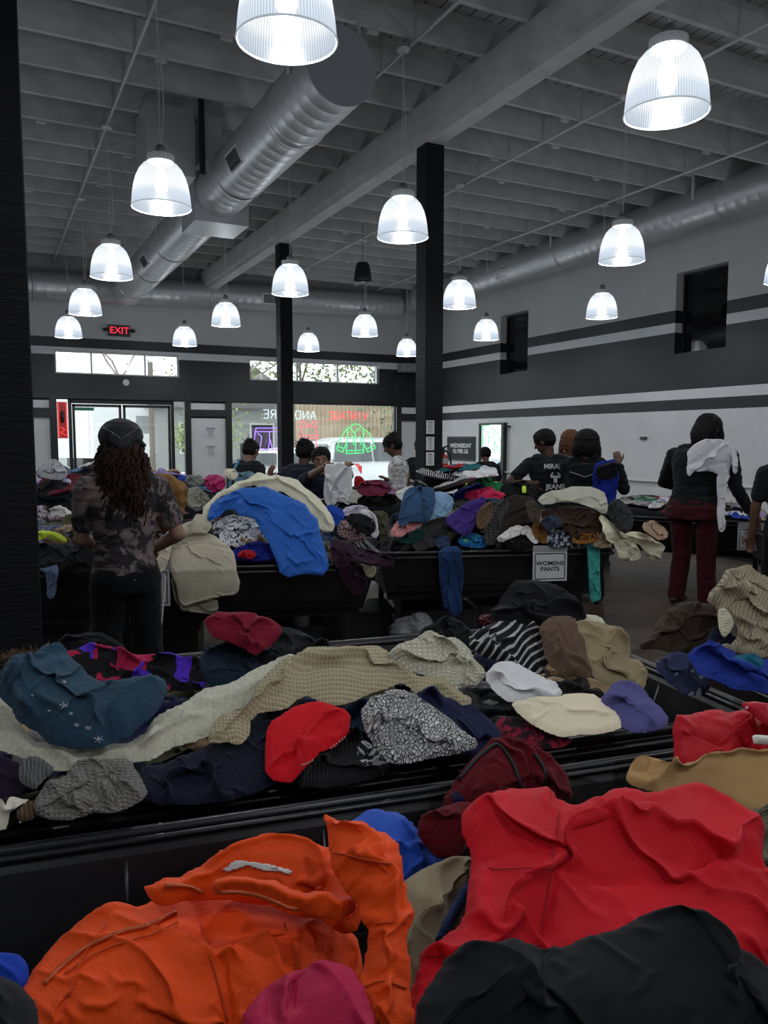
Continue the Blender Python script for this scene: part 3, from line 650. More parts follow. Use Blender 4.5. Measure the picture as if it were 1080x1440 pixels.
F1 = (-.148, -.989); F3 = (-.5, -.87); F4 = (-.32, -.947)
B1, P1, a1_, _, _ = bin_((-1.35, .62), (2.28, .07), 1.33, 'black plastic bin nearest the camera holding the orange and red jackets')
B2, P2, a2_, _, _ = bin_((-.85, 2.02), (2.14, 1.575), 1.27, 'long black bin in the second row full of sweaters and fleece')
B3, P3, _, _, _ = bin_((2.26, 1.30), (4.15, .85), 1.0, 'black bin at the right edge with beige sweaters and blue fleece')
B4, P4, _, _, _ = bin_((2.57, 5.22), (4.37, 4.64), 1.28, 'black bin with the womens pants sign on its front')
B5, P5, _, _, _ = bin_((-.75, 5.85), (2.38, 4.78), 1.25, 'black bin behind the woman with blue and cream coats draped over it')
B6, P6, _, _, _ = bin_((-1.0, 7.78), (2.6, 6.83), 1.3, 'black bin in the far row behind the woman near the glass door')
B7, P7, _, _, _ = bin_((3.0, 7.75), (5.35, 7.0), 1.15, 'black bin behind the middle post under the multicoloured tee heap')
B8, P8, _, _, _ = bin_((5.95, 7.15), (7.05, 5.25), 1.2, 'black bin along the right wall with the t-shirts sign')

# ---- near bin
def pl(px, py, z, tilt, f=F1): return [plane(px, py, z, tilt, f)]
mo = fb('orange nylon', 240, 72, 10, 'nylon', rough=.55, bs=.45); mr = fb('crimson nylon', 188, 4, 26, 'nylon', rough=.7, bs=.35)
# orange puffer jacket: thing with parts
oj_pl = pl(250, 1440, .66, 24)
oj = tag(empty('puffer_jacket', oj_pl[0][0]), 'bright orange puffer jacket with zipper and white neck label, lower left foreground', 'jacket')
ojb = garment('jacket_body', mo, [(22,1395),(50,1350),(80,1318),(118,1290),(150,1274),(200,1268),(260,1258),(320,1250),(380,1255),(425,1272),(470,1290),(478,1320),(462,1352),(452,1400),(430,1450),(400,1490),(30,1490),(18,1430)], oj_pl, th=.085, R=.14, fs=.13, famp=.018, ang=.5, seed=3, parent=oj,
  lines=[([(268,1262),(285,1320),(312,1400),(330,1470)], -.022, .010), ([(150,1290),(200,1330),(250,1350),(330,1385)], .03, .03), ([(110,1330),(160,1345),(220,1395),(260,1450)], .02, .025), ([(330,1290),(375,1330),(390,1380)], .02, .03), ([(262,1380),(330,1370),(420,1345)], .018, .025)])
ojk = garment('jacket_back', mo, [(190,1238),(225,1240),(262,1230),(290,1212),(318,1190),(365,1184),(440,1182),(470,1196),(500,1240),(512,1290),(500,1310),(460,1305),(400,1275),(310,1262),(240,1275),(212,1262)], pl(350, 1300, .755, 34), th=.06, R=.07, fs=.10, famp=.018, ang=.2, seed=9, parent=oj,
  lines=[([(440,1190),(452,1230),(470,1280)], -.03, .014), ([(300,1215),(380,1198),(430,1215)], .02, .02)])
ojs = garment('jacket_sleeve', mo, [(446,1156),(462,1158),(490,1163),(520,1163),(548,1190),(566,1232),(572,1290),(570,1350),(574,1420),(572,1490),(505,1490),(500,1430),(508,1380),(512,1330),(503,1290),(480,1250),(460,1220),(460,1180)], pl(530, 1440, .72, 34), th=.075, R=.06, fs=.085, famp=.022, ang=.1, st=1.8, seed=14, parent=oj, lift=.03,
  lines=[([(500,1290),(540,1300),(572,1290)], -.02, .012), ([(500,1395),(540,1385),(575,1400)], -.02, .014)])
ojc = garment('jacket_collar', mo, [(295,1252),(330,1240),(375,1245),(415,1262),(450,1262),(490,1268),(498,1285),(480,1300),(450,1302),(410,1290),(370,1268),(330,1262),(298,1268)], pl(400, 1302, .79, 40), th=.035, R=.03, fs=.06, famp=.008, seed=5, parent=oj, lift=.03)
ojf = garment('jacket_flap', mo, [(400,1300),(440,1310),(500,1300),(508,1380),(470,1440),(440,1490),(410,1490),(440,1400),(455,1350)], pl(450, 1440, .62, 24), th=.02, fs=.08, famp=.015, seed=6, parent=oj)
zipm = plain('zip_teeth', (.55, .10, .03, 1), .35, .3)
def strip(name, pts, r, mat, parent, pln, off): MB().tube([on_garment(x, y, pln, off) for x, y in pts], r, 6).build(name, mat, parent, smooth=True)
seam('zipper', [(62,1386),(85,1362),(120,1334),(160,1314),(200,1305),(225,1296),(248,1284)], .0042, zipm, ojb, oj)
seam('zipper', [(300,1256),(325,1252),(360,1256),(395,1270),(430,1288)], .0042, zipm, ojc, oj)
seam('zipper', [(232,1246),(262,1244),(285,1254)], .004, zipm, ojk, oj)
om = plain('orange_seam', (.60, .075, .006, 1), .8)
for q in ([(285,1300),(298,1350),(310,1400),(318,1436)], [(90,1372),(130,1345),(170,1326),(215,1316),(250,1298)], [(150,1300),(120,1340),(95,1400)], [(400,1300),(420,1360),(400,1430)]): seam('stitched_seam', q, .0016, om, ojb, oj, .003)
for q in ([(490,1295),(530,1300),(570,1296)], [(510,1390),(540,1380),(570,1392)], [(470,1200),(510,1205),(550,1215)]): seam('stitched_seam', q, .0016, om, ojs, oj, .003)
seam('zipper_pull', [(300,1262),(304,1274),(302,1286)], .0035, plain('silver_zip', (.5, .35, .3, 1), .3, .6), ojc, oj, .006)
seam('drawcord', [(426,1326),(440,1340),(450,1355),(454,1368)], .004, plain('cord_orange', (.75, .3, .2, 1), .6), ojf, oj, .006)
decal('neck_label', [(312,1222),(330,1209),(352,1212),(380,1216),(413,1226),(408,1231),(375,1226),(348,1218),(320,1226)], plain('label_white', (.7, .7, .69, 1), .6), ojk, oj, .006, 2.5)
# red jacket
rj_pl = pl(800, 1400, .70, 26)
rj = garment('anorak', mr, [(650,1160),(662,1140),(690,1118),(730,1108),(756,1100),(772,1108),(790,1130),(812,1122),(850,1118),(885,1104),(912,1103),(960,1108),(1005,1122),(1040,1140),(1062,1165),(1072,1195),(1062,1222),(1100,1228),(1110,1400),(1020,1420),(800,1430),(660,1430),(560,1500),(572,1420),(586,1352),(610,1320),(640,1288),(668,1240),(668,1220),(655,1190)], rj_pl, th=.09, R=.10, fs=.17, famp=.022, ang=.6, seed=21,
  lines=[([(788,1132),(782,1160),(778,1230),(765,1260),(757,1330)], -.03, .013), ([(660,1222),(720,1222),(776,1218)], -.012, .008), ([(640,1290),(700,1300),(755,1260)], .03, .03), ([(760,1250),(850,1265),(960,1270),(1070,1290)], -.014, .009), ([(800,1200),(880,1170),(960,1180),(1020,1220)], .035, .035), ([(980,1230),(1020,1222),(1062,1222)], -.045, .014), ([(860,1190),(900,1230),(990,1280),(1080,1320)], .025, .03), ([(585,1352),(660,1345),(720,1330)], .02, .02), ([(690,1120),(700,1160),(740,1190)], .015, .02)])
rs_m = plain('crimson_seam', (.30, .003, .014, 1), .8)
for q in ([(786,1140),(779,1190),(774,1240),(758,1330)], [(660,1224),(716,1224),(774,1220)], [(600,1345),(650,1342),(700,1335)]): seam('stitched_seam', q, .0010, rs_m, rj, rj, .003)
tag(rj, 'large crimson red anorak spread across the right foreground', 'jacket')
garment('sweatshirt', fb('black cotton', 17, 18, 22, 'plain', bs=.2), [(560,1500),(572,1440),(596,1402),(635,1362),(682,1344),(730,1348),(775,1352),(820,1332),(880,1318),(945,1306),(975,1304),(1002,1318),(1030,1352),(1062,1380),(1110,1400),(1120,1520),(560,1520)], pl(800, 1440, .80, 22), th=.07, R=.10, fs=.16, famp=.025, ang=1.2, st=2.2, seed=33, lift=.03, label='black garment heaped at the bottom right below the crimson anorak',
  lines=[([(760,1352),(770,1400),(778,1460)], -.03, .015), ([(960,1310),(960,1350),(1000,1400)], .04, .03), ([(640,1370),(690,1400),(720,1450)], .02, .03)], cat='sweatshirt')
garment('rain_jacket', fb('royal blue nylon', 36, 78, 178, 'nylon', rough=.55), [(470,1185),(482,1165),(510,1142),(535,1138),(562,1144),(585,1162),(612,1188),(636,1214),(625,1240),(570,1260),(500,1260)], pl(560, 1240, .66, 35), th=.06, fs=.09, seed=4, label='royal blue jacket tucked behind the orange puffer jacket', cat='jacket')
garment('trousers', fb('khaki twill', 148, 136, 112, 'plain'), [(560,1240),(600,1222),(630,1208),(656,1196),(672,1210),(672,1250),(640,1310),(600,1370),(565,1420),(560,1330)], pl(610, 1380, .62, 28), th=.05, fs=.07, seed=8, label='khaki trousers wedged between orange puffer jacket and crimson anorak', cat='trousers')
garment('lining', fb('navy lining', 30, 46, 84, 'nylon'), [(648,1250),(668,1226),(670,1240),(640,1300),(612,1330),(610,1318)], pl(640, 1330, .67, 28), th=.02, fs=.05, seed=8, label='narrow navy blue garment showing along left edge of the crimson anorak', cat='jacket')
mm = fb('maroon fleece', 92, 10, 22, 'fleece')
fj = tag(empty('fleece_jacket', atZ(690, 1150, .8)), 'maroon fleece jacket with black piping hanging on the rim between bins', 'jacket')
fjb = garment('fleece_body', mm, [(622,1130),(640,1098),(662,1070),(690,1046),(705,1034),(722,1036),(748,1052),(775,1062),(795,1085),(806,1112),(802,1130),(770,1128),(700,1135),(660,1160),(632,1160)], pl(700, 1150, .72, 52), th=.08, R=.07, fs=.09, famp=.02, ang=1.1, seed=5, parent=fj, lines=[([(706,1036),(722,1062),(735,1100),(738,1118)], -.035, .01), ([(750,1052),(765,1080),(765,1115)], -.035, .01)])
garment('fleece_sleeve', mm, [(583,1165),(600,1142),(640,1128),(665,1124),(672,1140),(662,1180),(650,1205),(620,1208),(596,1190)], pl(620, 1205, .72, 40), th=.06, fs=.09, famp=.014, seed=6, parent=fj)
blkp = plain('black_piping', (.01, .01, .012, 1), .6)
seam('piping', [(645,1098),(672,1066),(700,1044),(712,1058),(724,1080),(732,1110)], .005, blkp, fjb, fj)
seam('piping', [(752,1060),(765,1080),(768,1108)], .004, blkp, fjb, fj)
decal('chest_patch', [(634,1118),(646,1112),(654,1126),(643,1132)], fb('patch navy', 22, 22, 60), fjb, fj, .005, 3)
shr = tag(empty('shiny_jacket', atZ(1000, 1080, .8)), 'crimson jacket with glossy speckled yoke at the right edge above the tan coat', 'jacket')
garment('jacket_body', fb('crimson satin', 176, 6, 28, 'nylon', rough=.45), [(940,1012),(970,1008),(1010,1000),(1040,1004),(1080,1010),(1110,1015),(1110,1085),(1040,1080),(960,1100),(944,1085)], pl(1000, 1095, .76, 55), th=.07, fs=.10, seed=7, parent=shr, lift=.02)
garment('speckled_yoke', fb('speckled satin', 168, 16, 40, 'dots', (220, 190, 195), rough=.3, scale=2.2), [(1005,1003),(1040,1004),(1110,1014),(1110,1050),(1062,1046),(1035,1024)], pl(1000, 1095, .76, 55), th=.01, fs=.10, seed=7, parent=shr, lift=.092, famp=.004)
garment('coat', fb('tan canvas', 166, 132, 88, 'plain'), [(876,1096),(888,1078),(902,1068),(935,1074),(965,1080),(995,1064),(1020,1058),(1050,1062),(1110,1068),(1110,1160),(1060,1150),(1010,1130),(940,1120),(890,1110)], pl(980, 1140, .74, 35), th=.05, fs=.08, famp=.016, seed=17, lift=.01, label='tan canvas coat between the two crimson jackets at the right', cat='coat')
garment('hang_tag', plain('tag_ivory', (.7, .68, .62, 1), .35), [(1038,1046),(1112,1052),(1112,1066),(1042,1060)], pl(1050, 1150, .84, 45), th=.006, famp=0, fine=0, sm=0, lift=.05, label='ivory satin belt strip lying on the tan coat', cat='belt')
garment('sweater', fb('olive knit', 122, 118, 104, 'knit'), [(1045,1150),(1062,1135),(1110,1140),(1110,1240),(1070,1235),(1062,1200)], pl(1080, 1240, .70, 30), th=.05, seed=12, label='grey olive knit sweater at the right edge beside the crimson anorak', cat='sweater')
mg = fb('magenta satin', 170, 18, 66, 'nylon', rough=.5)
garment('windbreaker', mg, [(335,1490),(350,1430),(380,1405),(405,1385),(430,1372),(462,1368),(485,1368),(500,1385),(512,1405),(520,1440),(522,1490)], pl(430, 1440, .76, 26), th=.05, fs=.07, famp=.02, ang=1.4, seed=13, lift=.03, label='magenta windbreaker at the bottom edge below the orange jacket', cat='jacket', lines=[([(425,1375),(415,1440)], -.03, .01), ([(382,1400),(380,1450)], -.02, .01)])
garment('shirt', fb('blue sport nylon', 22, 56, 158, 'nylon'), [(-25,1350),(0,1342),(22,1342),(40,1356),(40,1385),(10,1400),(-25,1400)], pl(10, 1400, .70, 30), th=.04, seed=2, label='blue garment poking in at the left edge beside the orange jacket', cat='shirt')
garment('hoodie', fb('charcoal cotton', 28, 31, 36), [(-30,1388),(5,1384),(35,1398),(55,1430),(62,1500),(-30,1500)], pl(10, 1440, .78, 24), th=.05, seed=44, lift=.02, label='dark charcoal garment in the bottom left corner', cat='hoodie')

# ---- second bin
def g2(name, m, poly, px, py, z, tilt, label, cat, **kw):
    kw.setdefault('fs', .06); kw.setdefault('floor', .25); kw.setdefault('famp', .028); kw.setdefault('th', .036); return garment(name, m, poly, pl(px, py, z, tilt), label=label, cat=cat, **kw)
navy = fb('navy fleece', 14, 18, 40, 'fleece')
g2('hoodie', navy, [(190,1085),(240,1068),(300,1040),(345,1010),(400,990),(430,1010),(400,1060),(385,1110),(300,1128),(200,1128)], 300,1128,.78,20, 'dark navy fleece in front of the white sherpa, at the front rim', 'hoodie', seed=2, lines=[([(235,1125),(245,1095),(270,1085),(292,1092),(300,1115)], .03, .012)])
g2('sherpa_blanket', fb('cream sherpa', 196, 194, 176, 'fleece'), [(-30,985),(0,968),(10,985),(35,1030),(60,1048),(130,1060),(190,1042),(230,1010),(262,985),(300,968),(345,962),(385,940),(420,928),(455,938),(450,955),(400,975),(345,998),(285,1040),(230,1066),(160,1078),(100,1090),(45,1084),(0,1066),(-30,1055)], 150,1092,.80,22, 'long cream sherpa throw curving under the teal fleece', 'blanket', th=.06, famp=.012, seed=3, lift=.02)
tb = tag(empty('robe', atZ(100, 1060, .8)), 'slate teal plush robe with embroidered snowflakes on the left of the second bin', 'robe')
teal = fb('slate teal plush', 44, 70, 90, 'fleece')
rbb = garment('robe_body', teal, [(-5,975),(0,958),(15,944),(40,940),(52,925),(72,915),(88,918),(100,945),(135,962),(160,968),(190,958),(215,958),(232,972),(238,992),(220,1010),(190,1040),(150,1058),(110,1064),(60,1048),(30,1030),(8,1002)], pl(120,1066,.84,32), th=.09, R=.09, fs=.11, famp=.032, ang=-.8, seed=6, parent=tb, lift=.03, lines=[([(152,975),(148,1010),(150,1050)], -.04, .02), ([(60,960),(90,975),(120,1000),(140,1035)], .035, .02), ([(20,975),(40,1010),(80,1030)], .02, .025)])
sfm = plain('silver_thread', (.45, .48, .53, 1), .5)
for (x, y, r) in ((90,993,.02),(100,1004,.010),(108,1020,.014),(124,1024,.016),(138,1040,.022),(46,978,.007),(90,960,.010),(70,1000,.006)):
    fl = MB(); c = surf(x, y, rbb, .003)
    for k in range(6): an = k*PI/3+.3; rad = r*.6; e1 = surf(x+rad*830*math.cos(an)*.6, y+rad*830*math.sin(an)*.45, rbb, .003); fl.tube([c, e1], .0011, 4)
    fl.build('snowflake_embroidery', sfm, tb)
g2('patterned_jacket', fb('purple block fleece', 16, 14, 20, 'blocks', (72, 38, 170), (150, 24, 62), scale=1.0), [(82,925),(95,912),(140,910),(180,920),(230,922),(270,925),(292,938),(296,960),(280,975),(235,972),(190,965),(150,960),(110,950)], 190,975,.82,35, 'black fleece with purple and magenta colour blocks', 'jacket', seed=4, lift=.01)
g2('fur_trim_coat', fb('black wool', 18, 18, 22), [(60,915),(95,895),(135,885),(170,900),(185,925),(120,930),(70,930)], 120,930,.84,40, 'black coat lying behind the purple block jacket', 'coat', seed=9)
fur = tag(empty('fur_collar', atZ(40, 930, .85)), 'brown fur collar strip behind the teal robe', 'collar')
fm = MB(); c0 = atZ(45, 926, .88); rr_ = random.Random(4)
for i in range(420):
    t = rr_.uniform(-1, 1); b = c0+np.array([t*.075, rr_.uniform(-.03, .03), rr_.uniform(-.015, .02)]); dd = nrm([rr_.gauss(-.3, .6), rr_.gauss(-.4, .5), rr_.uniform(.1, .9)]); fm.tube([b, b+dd*.02, b+dd*.04+np.array([0, 0, -.008])], [.0016, .0012, .0004], 3)
fm.build('fur', plain('brown_fur', (.16, .10, .055, 1), .8), fur)
MB().tube([c0+np.array([-.08, 0, -.02]), c0+np.array([0, 0, -.01]), c0+np.array([.08, 0, -.02])], [.02, .03, .02], 10).build('collar_base', plain('fur_base', (.06, .04, .025, 1), .9), fur, smooth=True)
g2('knit_sweater', fb('deep teal knit', 26, 46, 64, 'rib'), [(280,925),(292,908),(330,902),(370,905),(405,925),(410,950),(385,965),(330,972),(292,965)], 340,975,.83,35, 'deep teal ribbed knit sweater below the raspberry fleece', 'sweater', seed=5)
g2('fleece_pullover', fb('raspberry fleece', 124, 20, 44, 'fleece'), [(286,885),(292,872),(315,863),(345,866),(380,878),(400,890),(380,915),(362,928),(345,925),(325,908),(300,905)], 350,928,.92,45, 'raspberry red fleece bunched on top behind the teal knit', 'fleece', seed=7, th=.08, lift=.03)
g2('cardigan', fb('charcoal wool', 30, 33, 36), [(350,925),(362,895),(385,880),(415,885),(440,900),(470,908),(462,930),(420,950),(385,950)], 410,955,.85,40, 'charcoal cardigan lying right of the raspberry fleece', 'cardigan', seed=8)
rsw = g2('sweater', fb('cardinal red wool', 192, 14, 28, 'plain'), [(372,1035),(385,1015),(420,996),(455,990),(490,1008),(494,1030),(480,1050),(440,1068),(425,1085),(418,1105),(372,1105)], 400,1108,.79,25, 'cardinal red sweater under the beige waffle shirt at the front rim', 'sweater', seed=11, famp=.012, lift=.015)
g2('cardigan', fb('black knit trim', 16, 16, 20, 'rib'), [(430,1075),(460,1058),(490,1035),(505,1020),(520,1060),(560,1085),(500,1100),(440,1108),(418,1106)], 480,1108,.78,20, 'black ribbed edge with bead trim beside the red sweater', 'cardigan', seed=12)
bd = MB()
for i in range(18):
    t = i/17; bd.lathe([(.0004, -.003), (.003, 0), (.0004, .003)], surf(424+64*t, 1076-42*t**1.3, rsw, .002), 6)
bd.build('bead_trim', plain('ivory_bead', (.5, .45, .38, 1), .4), rsw)
g2('waffle_shirt', fb('beige waffle knit', 168, 156, 128, 'waffle'), [(288,1058),(305,1032),(335,1012),(350,985),(385,955),(410,935),(440,920),(475,916),(520,920),(545,935),(580,955),(610,968),(645,985),(660,1002),(640,1006),(610,1002),(580,985),(556,972),(530,982),(505,1000),(480,1010),(455,1000),(425,992),(395,1005),(360,1025),(345,1050),(335,1066),(318,1058)], 470,1012,.86,22, 'beige waffle long sleeve shirt sprawled over the middle of the second bin', 'shirt', seed=15, th=.05, famp=.024, lift=.035, fs=.08, ang=.3, lines=[([(345,1020),(380,985),(430,950),(480,945),(560,950)], .025, .015), ([(400,975),(450,960),(520,965)], -.02, .01)])
g2('cable_sweater', fb('cream cable knit', 206, 202, 182, 'knit', scale=.8), [(535,930),(555,915),(580,906),(605,898),(632,902),(658,918),(668,940),(685,955),(672,968),(645,978),(622,975),(600,965),(570,950)], 620,980,.87,35, 'cream cable knit sweater at the centre of the second bin', 'sweater', seed=16, th=.07, lift=.03, famp=.022)
g2('sherpa_pullover', fb('grey sherpa', 205, 205, 205, 'sherpa', (22, 22, 26)), [(502,1012),(515,995),(535,982),(560,976),(585,992),(610,1012),(645,1032),(676,1056),(640,1068),(590,1078),(548,1082),(528,1066),(514,1040)], 590,1082,.80,34, 'black and white speckled sherpa pullover at the front rim', 'pullover', seed=17, th=.07, famp=.02, lift=.03, ang=.9)
g2('sweatshirt', fb('midnight navy cotton', 24, 28, 58), [(590,965),(620,975),(650,985),(690,1010),(712,1035),(690,1065),(640,1060),(600,1020),(580,990)], 650,1065,.80,28, 'midnight navy sweatshirt right of the speckled sherpa', 'sweatshirt', seed=18)
g2('striped_shirt', fb('black white stripe', 24, 24, 27, 'stripe', (168, 168, 168), scale=3.2, ang=.9), [(655,905),(668,890),(700,878),(728,872),(755,882),(770,905),(772,935),(755,955),(725,948),(698,935),(672,925)], 720,958,.88,42, 'black shirt with thin white stripes crumpled near the black heap', 'shirt', seed=19, th=.07, lift=.02, famp=.025)
g2('sweatshirt', fb('jet black wool', 14, 14, 18), [(685,880),(690,862),(705,845),(716,826),(740,820),(768,826),(800,842),(815,862),(820,880),(780,890),(720,890)], 750,892,.98,45, 'jet black coat heaped highest behind the striped shirt', 'coat', seed=20, th=.10, R=.12, famp=.015, lift=.03)
g2('sweatpants', fb('taupe brown fleece', 98, 78, 64, 'fleece'), [(752,885),(775,875),(803,874),(812,895),(822,925),(832,948),(822,962),(790,955),(765,945),(760,915)], 800,965,.87,42, 'taupe brown sweatpants between the striped shirt and khaki trousers', 'sweatpants', seed=22, th=.06, lift=.03, ang=1.3)
g2('trousers', fb('khaki drab', 140, 126, 98), [(800,885),(820,876),(845,882),(870,888),(884,905),(880,925),(900,935),(910,955),(905,970),(880,978),(850,968),(828,955),(815,915)], 860,980,.84,42, 'khaki drab trousers at the right end of the second bin', 'trousers', seed=23, th=.06, lift=.02, famp=.028, fs=.06)
g2('camisole', fb('off white satin', 190, 186, 165), [(800,880),(815,870),(838,872),(850,888),(830,900),(806,898)], 830,900,.93,45, 'off-white top peeking out above the khaki drab trousers', 'top', seed=24, lift=.03)
g2('dress_shirt', fb('bright white cotton', 214, 214, 216), [(676,958),(690,945),(705,932),(730,940),(760,955),(784,968),(788,985),(770,992),(740,992),(715,995),(695,980)], 730,998,.84,34, 'bright white shirt with collar right of the cable sweater', 'shirt', seed=25, th=.045, lift=.02)
g2('pullover', fb('cream brushed fleece', 222, 210, 184), [(712,1000),(730,988),(768,984),(812,980),(838,984),(860,1000),(880,1028),(845,1038),(800,1045),(760,1030)], 800,1045,.80,26, 'cream fleece pullover lying at the front rim near the right', 'pullover', seed=26, famp=.008, lift=.02)
g2('polo_shirt', fb('periwinkle cotton', 82, 80, 132), [(842,990),(850,975),(865,960),(895,968),(918,988),(945,1020),(915,1032),(880,1030),(860,1010)], 890,1034,.80,32, 'periwinkle shirt at the right end of the front rim', 'shirt', seed=27, lift=.01)
g2('knit_sweater', fb('black red fairisle', 20, 16, 20, 'blotch', (120, 20, 44), (24, 18, 22), scale=4), [(690,1020),(712,1003),(740,1012),(780,1030),(815,1042),(780,1052),(730,1056),(700,1045)], 750,1058,.79,26, 'black and red patterned knit beneath the cream pullover', 'sweater', seed=28, famp=.006)
gk = fb('heather grey knit', 128, 126, 122, 'knit')
g2('knit_cardigan', gk, [(42,1135),(58,1112),(85,1100),(108,1085),(128,1072),(150,1074),(180,1072),(195,1095),(212,1130),(170,1146),(110,1160),(60,1158)], 130,1160,.79,30, 'heather grey knit cardigan at the left front rim below the sherpa throw', 'cardigan', seed=29, th=.06, famp=.03, lift=.02, lines=[([(110,1080),(125,1110),(130,1140)], -.03, .012), ([(150,1075),(165,1100),(160,1140)], -.025, .012)])
g2('scarf', fb('ash grey rib', 104, 104, 104, 'rib'), [(28,1105),(30,1082),(45,1072),(62,1078),(80,1092),(60,1108),(48,1122)], 50,1122,.80,35, 'rolled ash grey ribbed scarf left of the knit cardigan', 'scarf', seed=30, lift=.03)
g2('jersey', fb('plum dark cotton', 30, 20, 40), [(-30,1060),(0,1062),(30,1075),(40,1100),(20,1125),(-30,1130)], 10,1130,.79,25, 'dark plum jersey at the left edge under the sherpa throw', 'jersey', seed=31)
g2('striped_tee', fb('ivory black bands', 200, 196, 180, 'stripe', (14, 14, 16), scale=1.4, ang=.6), [(-30,1130),(0,1122),(30,1120),(52,1128),(50,1150),(20,1160),(-30,1175)], 10,1172,.78,30, 'ivory and black banded top at the left end of the front rim', 'top', seed=32)
g2('socks', fb('mustard brown knit', 96, 78, 56, 'rib'), [(22,1152),(34,1138),(52,1130),(60,1142),(50,1156),(30,1164)], 40,1165,.79,35, 'small brown ribbed knit piece beside the ivory banded top', 'sock', seed=33, th=.03, lift=.02)
g2('snow_sweater', fb('navy nordic knit', 24, 26, 44, 'blotch', (190, 190, 190), (190, 190, 190), scale=3), [(502,1045),(515,1040),(535,1062),(548,1078),(530,1084),(505,1084)], 525,1086,.79,30, 'navy and white nordic knit cuff beside the speckled sherpa', 'sweater', seed=34, th=.03)
g2('sweatshirt', fb('black jersey', 12, 13, 16), [(585,895),(600,880),(630,862),(660,880),(670,905),(655,925),(620,905)], 630,925,.86,38, 'black jersey behind the cream cable sweater', 'sweatshirt', seed=35)
g2('beanie', fb('black cable', 15, 15, 17, 'knit'), [(760,950),(800,960),(850,975),(870,985),(850,995),(800,985),(770,975)], 810,998,.81,30, 'black garment with gold trim below the khaki drab trousers', 'top', seed=36)
g2('jewelled_blouse', fb('red jewelled', 70, 12, 26, 'sequin'), [(672,872),(680,862),(700,866),(702,878),(685,884)], 688,886,.98,45, 'small dark red sequinned top beside the jet black coat', 'top', seed=37, th=.03)

# ---- right bin
def g3(*a, **kw):
    name, m, poly, px, py, z, tilt, label, cat = a; kw.setdefault('fs', .06); kw.setdefault('floor', .25); kw.setdefault('famp', .026); kw.setdefault('th', .04); return garment(name, m, poly, pl(px, py, z, tilt, (-.3, -.95)), label=label, cat=cat, **kw)
g3('hoodie', fb('dark umber fleece', 62, 50, 42, 'fleece'), [(892,915),(915,900),(925,872),(945,854),(970,847),(998,852),(1010,870),(1012,895),(1000,915),(960,922),(920,918)], 950,925,.86,45, 'dark umber hoodie heaped at the corner of the right bin', 'hoodie', seed=41, th=.09, R=.09, lift=.02)
g3('rib_sweater', fb('oatmeal rib knit', 160, 148, 124, 'rib'), [(985,848),(1005,828),(1022,810),(1042,803),(1060,812),(1085,822),(1115,820),(1115,930),(1085,935),(1050,935),(1015,920),(1035,900),(1020,880),(1003,868)], 1050,938,.88,42, 'oatmeal ribbed sweater piled highest at the right edge', 'sweater', seed=42, th=.09, famp=.035, lift=.04, fs=.09, lines=[([(1000,850),(1040,850),(1065,880),(1090,885)], .03, .02), ([(1040,806),(1050,840),(1075,850)], -.03, .014)])
g3('fleece_jacket', fb('cobalt fleece', 30, 52, 140, 'fleece'), [(962,935),(975,918),(998,912),(1020,922),(1040,940),(1070,935),(1115,940),(1115,1000),(1060,985),(1020,975),(985,960)], 1040,1000,.80,32, 'cobalt blue fleece along the front of the right bin', 'jacket', seed=43, famp=.025, lift=.03)
g3('turquoise_tee', fb('deep turquoise', 20, 88, 112), [(1020,940),(1042,930),(1065,938),(1068,955),(1045,960),(1025,952)], 1045,965,.84,35, 'deep turquoise top lying on the cobalt fleece', 'top', seed=44, th=.03, lift=.05)
g3('striped_sweater', fb('navy dotted knit', 40, 46, 76, 'dots', (130, 134, 150)), [(918,935),(935,920),(960,915),(985,935),(1005,960),(990,978),(960,975),(935,955)], 960,982,.80,32, 'navy dotted knit at the left corner of the right bin', 'sweater', seed=45)
g3('sweatshirt', fb('ink navy cotton', 18, 22, 44), [(990,905),(1005,880),(1020,885),(1045,910),(1040,925),(1010,925)], 1015,930,.88,40, 'ink navy sweatshirt peeking from beneath the oatmeal sweater', 'sweatshirt', seed=46, th=.04)
g3('undershirt', fb('ivory waffle', 190, 184, 160, 'waffle'), [(1000,870),(1010,866),(1025,885),(1020,895),(1008,912),(1002,890)], 1010,915,.93,42, 'narrow ivory waffle cloth beside the dark umber hoodie', 'shirt', seed=47, th=.03, lift=.05)
g3('joggers', fb('stone cotton', 168, 158, 136), [(1000,918),(1040,915),(1080,925),(1115,925),(1115,945),(1060,938),(1020,936)], 1060,948,.84,35, 'stone coloured cloth between oatmeal sweater and cobalt fleece', 'sweatpants', seed=48, th=.03, lift=.04)
# ------------------------------------------------------------------ middle bins: garments measured in the photo
def rim_point(px): return P4(1.0, 0, RZ) if px > 560 else P5(1.6, 0, RZ)
def g4(name, m, poly, px, py, z, tilt, label, cat, vert=None, f=F4, **kw):
    kw.setdefault('fs', .07); kw.setdefault('famp', .030); kw.setdefault('th', .04); kw.setdefault('floor', .25)
    ps = [plane(px, py, z, tilt, f)]
    if vert:
        rp = rim_point(vert[0]); ps = [(rp+np.array([0, 0, .045]), ps[0][1]), (rp+nrm([f[0], f[1], 0])*(vert[2] if len(vert) > 2 else .03), nrm([f[0], f[1], 0]))]
    return garment(name, m, poly, ps, label=label, cat=cat, **kw)
V5 = (300, 787, .05); V4 = (740, 772, .04)
bc = tag(empty('parka', atZ(290, 790, .8)), 'beige parka draped over the bin edge right of the woman in the tie-dye tee', 'coat')
bm_ = fb('beige parka nylon', 172, 164, 146, 'nylon', rough=.75)
def part5(name, m, poly, ps, parent, **kw): kw.setdefault('fs', .07); kw.setdefault('famp', .018); kw.setdefault('th', .03); return garment(name, m, poly, ps, parent=parent, **kw)
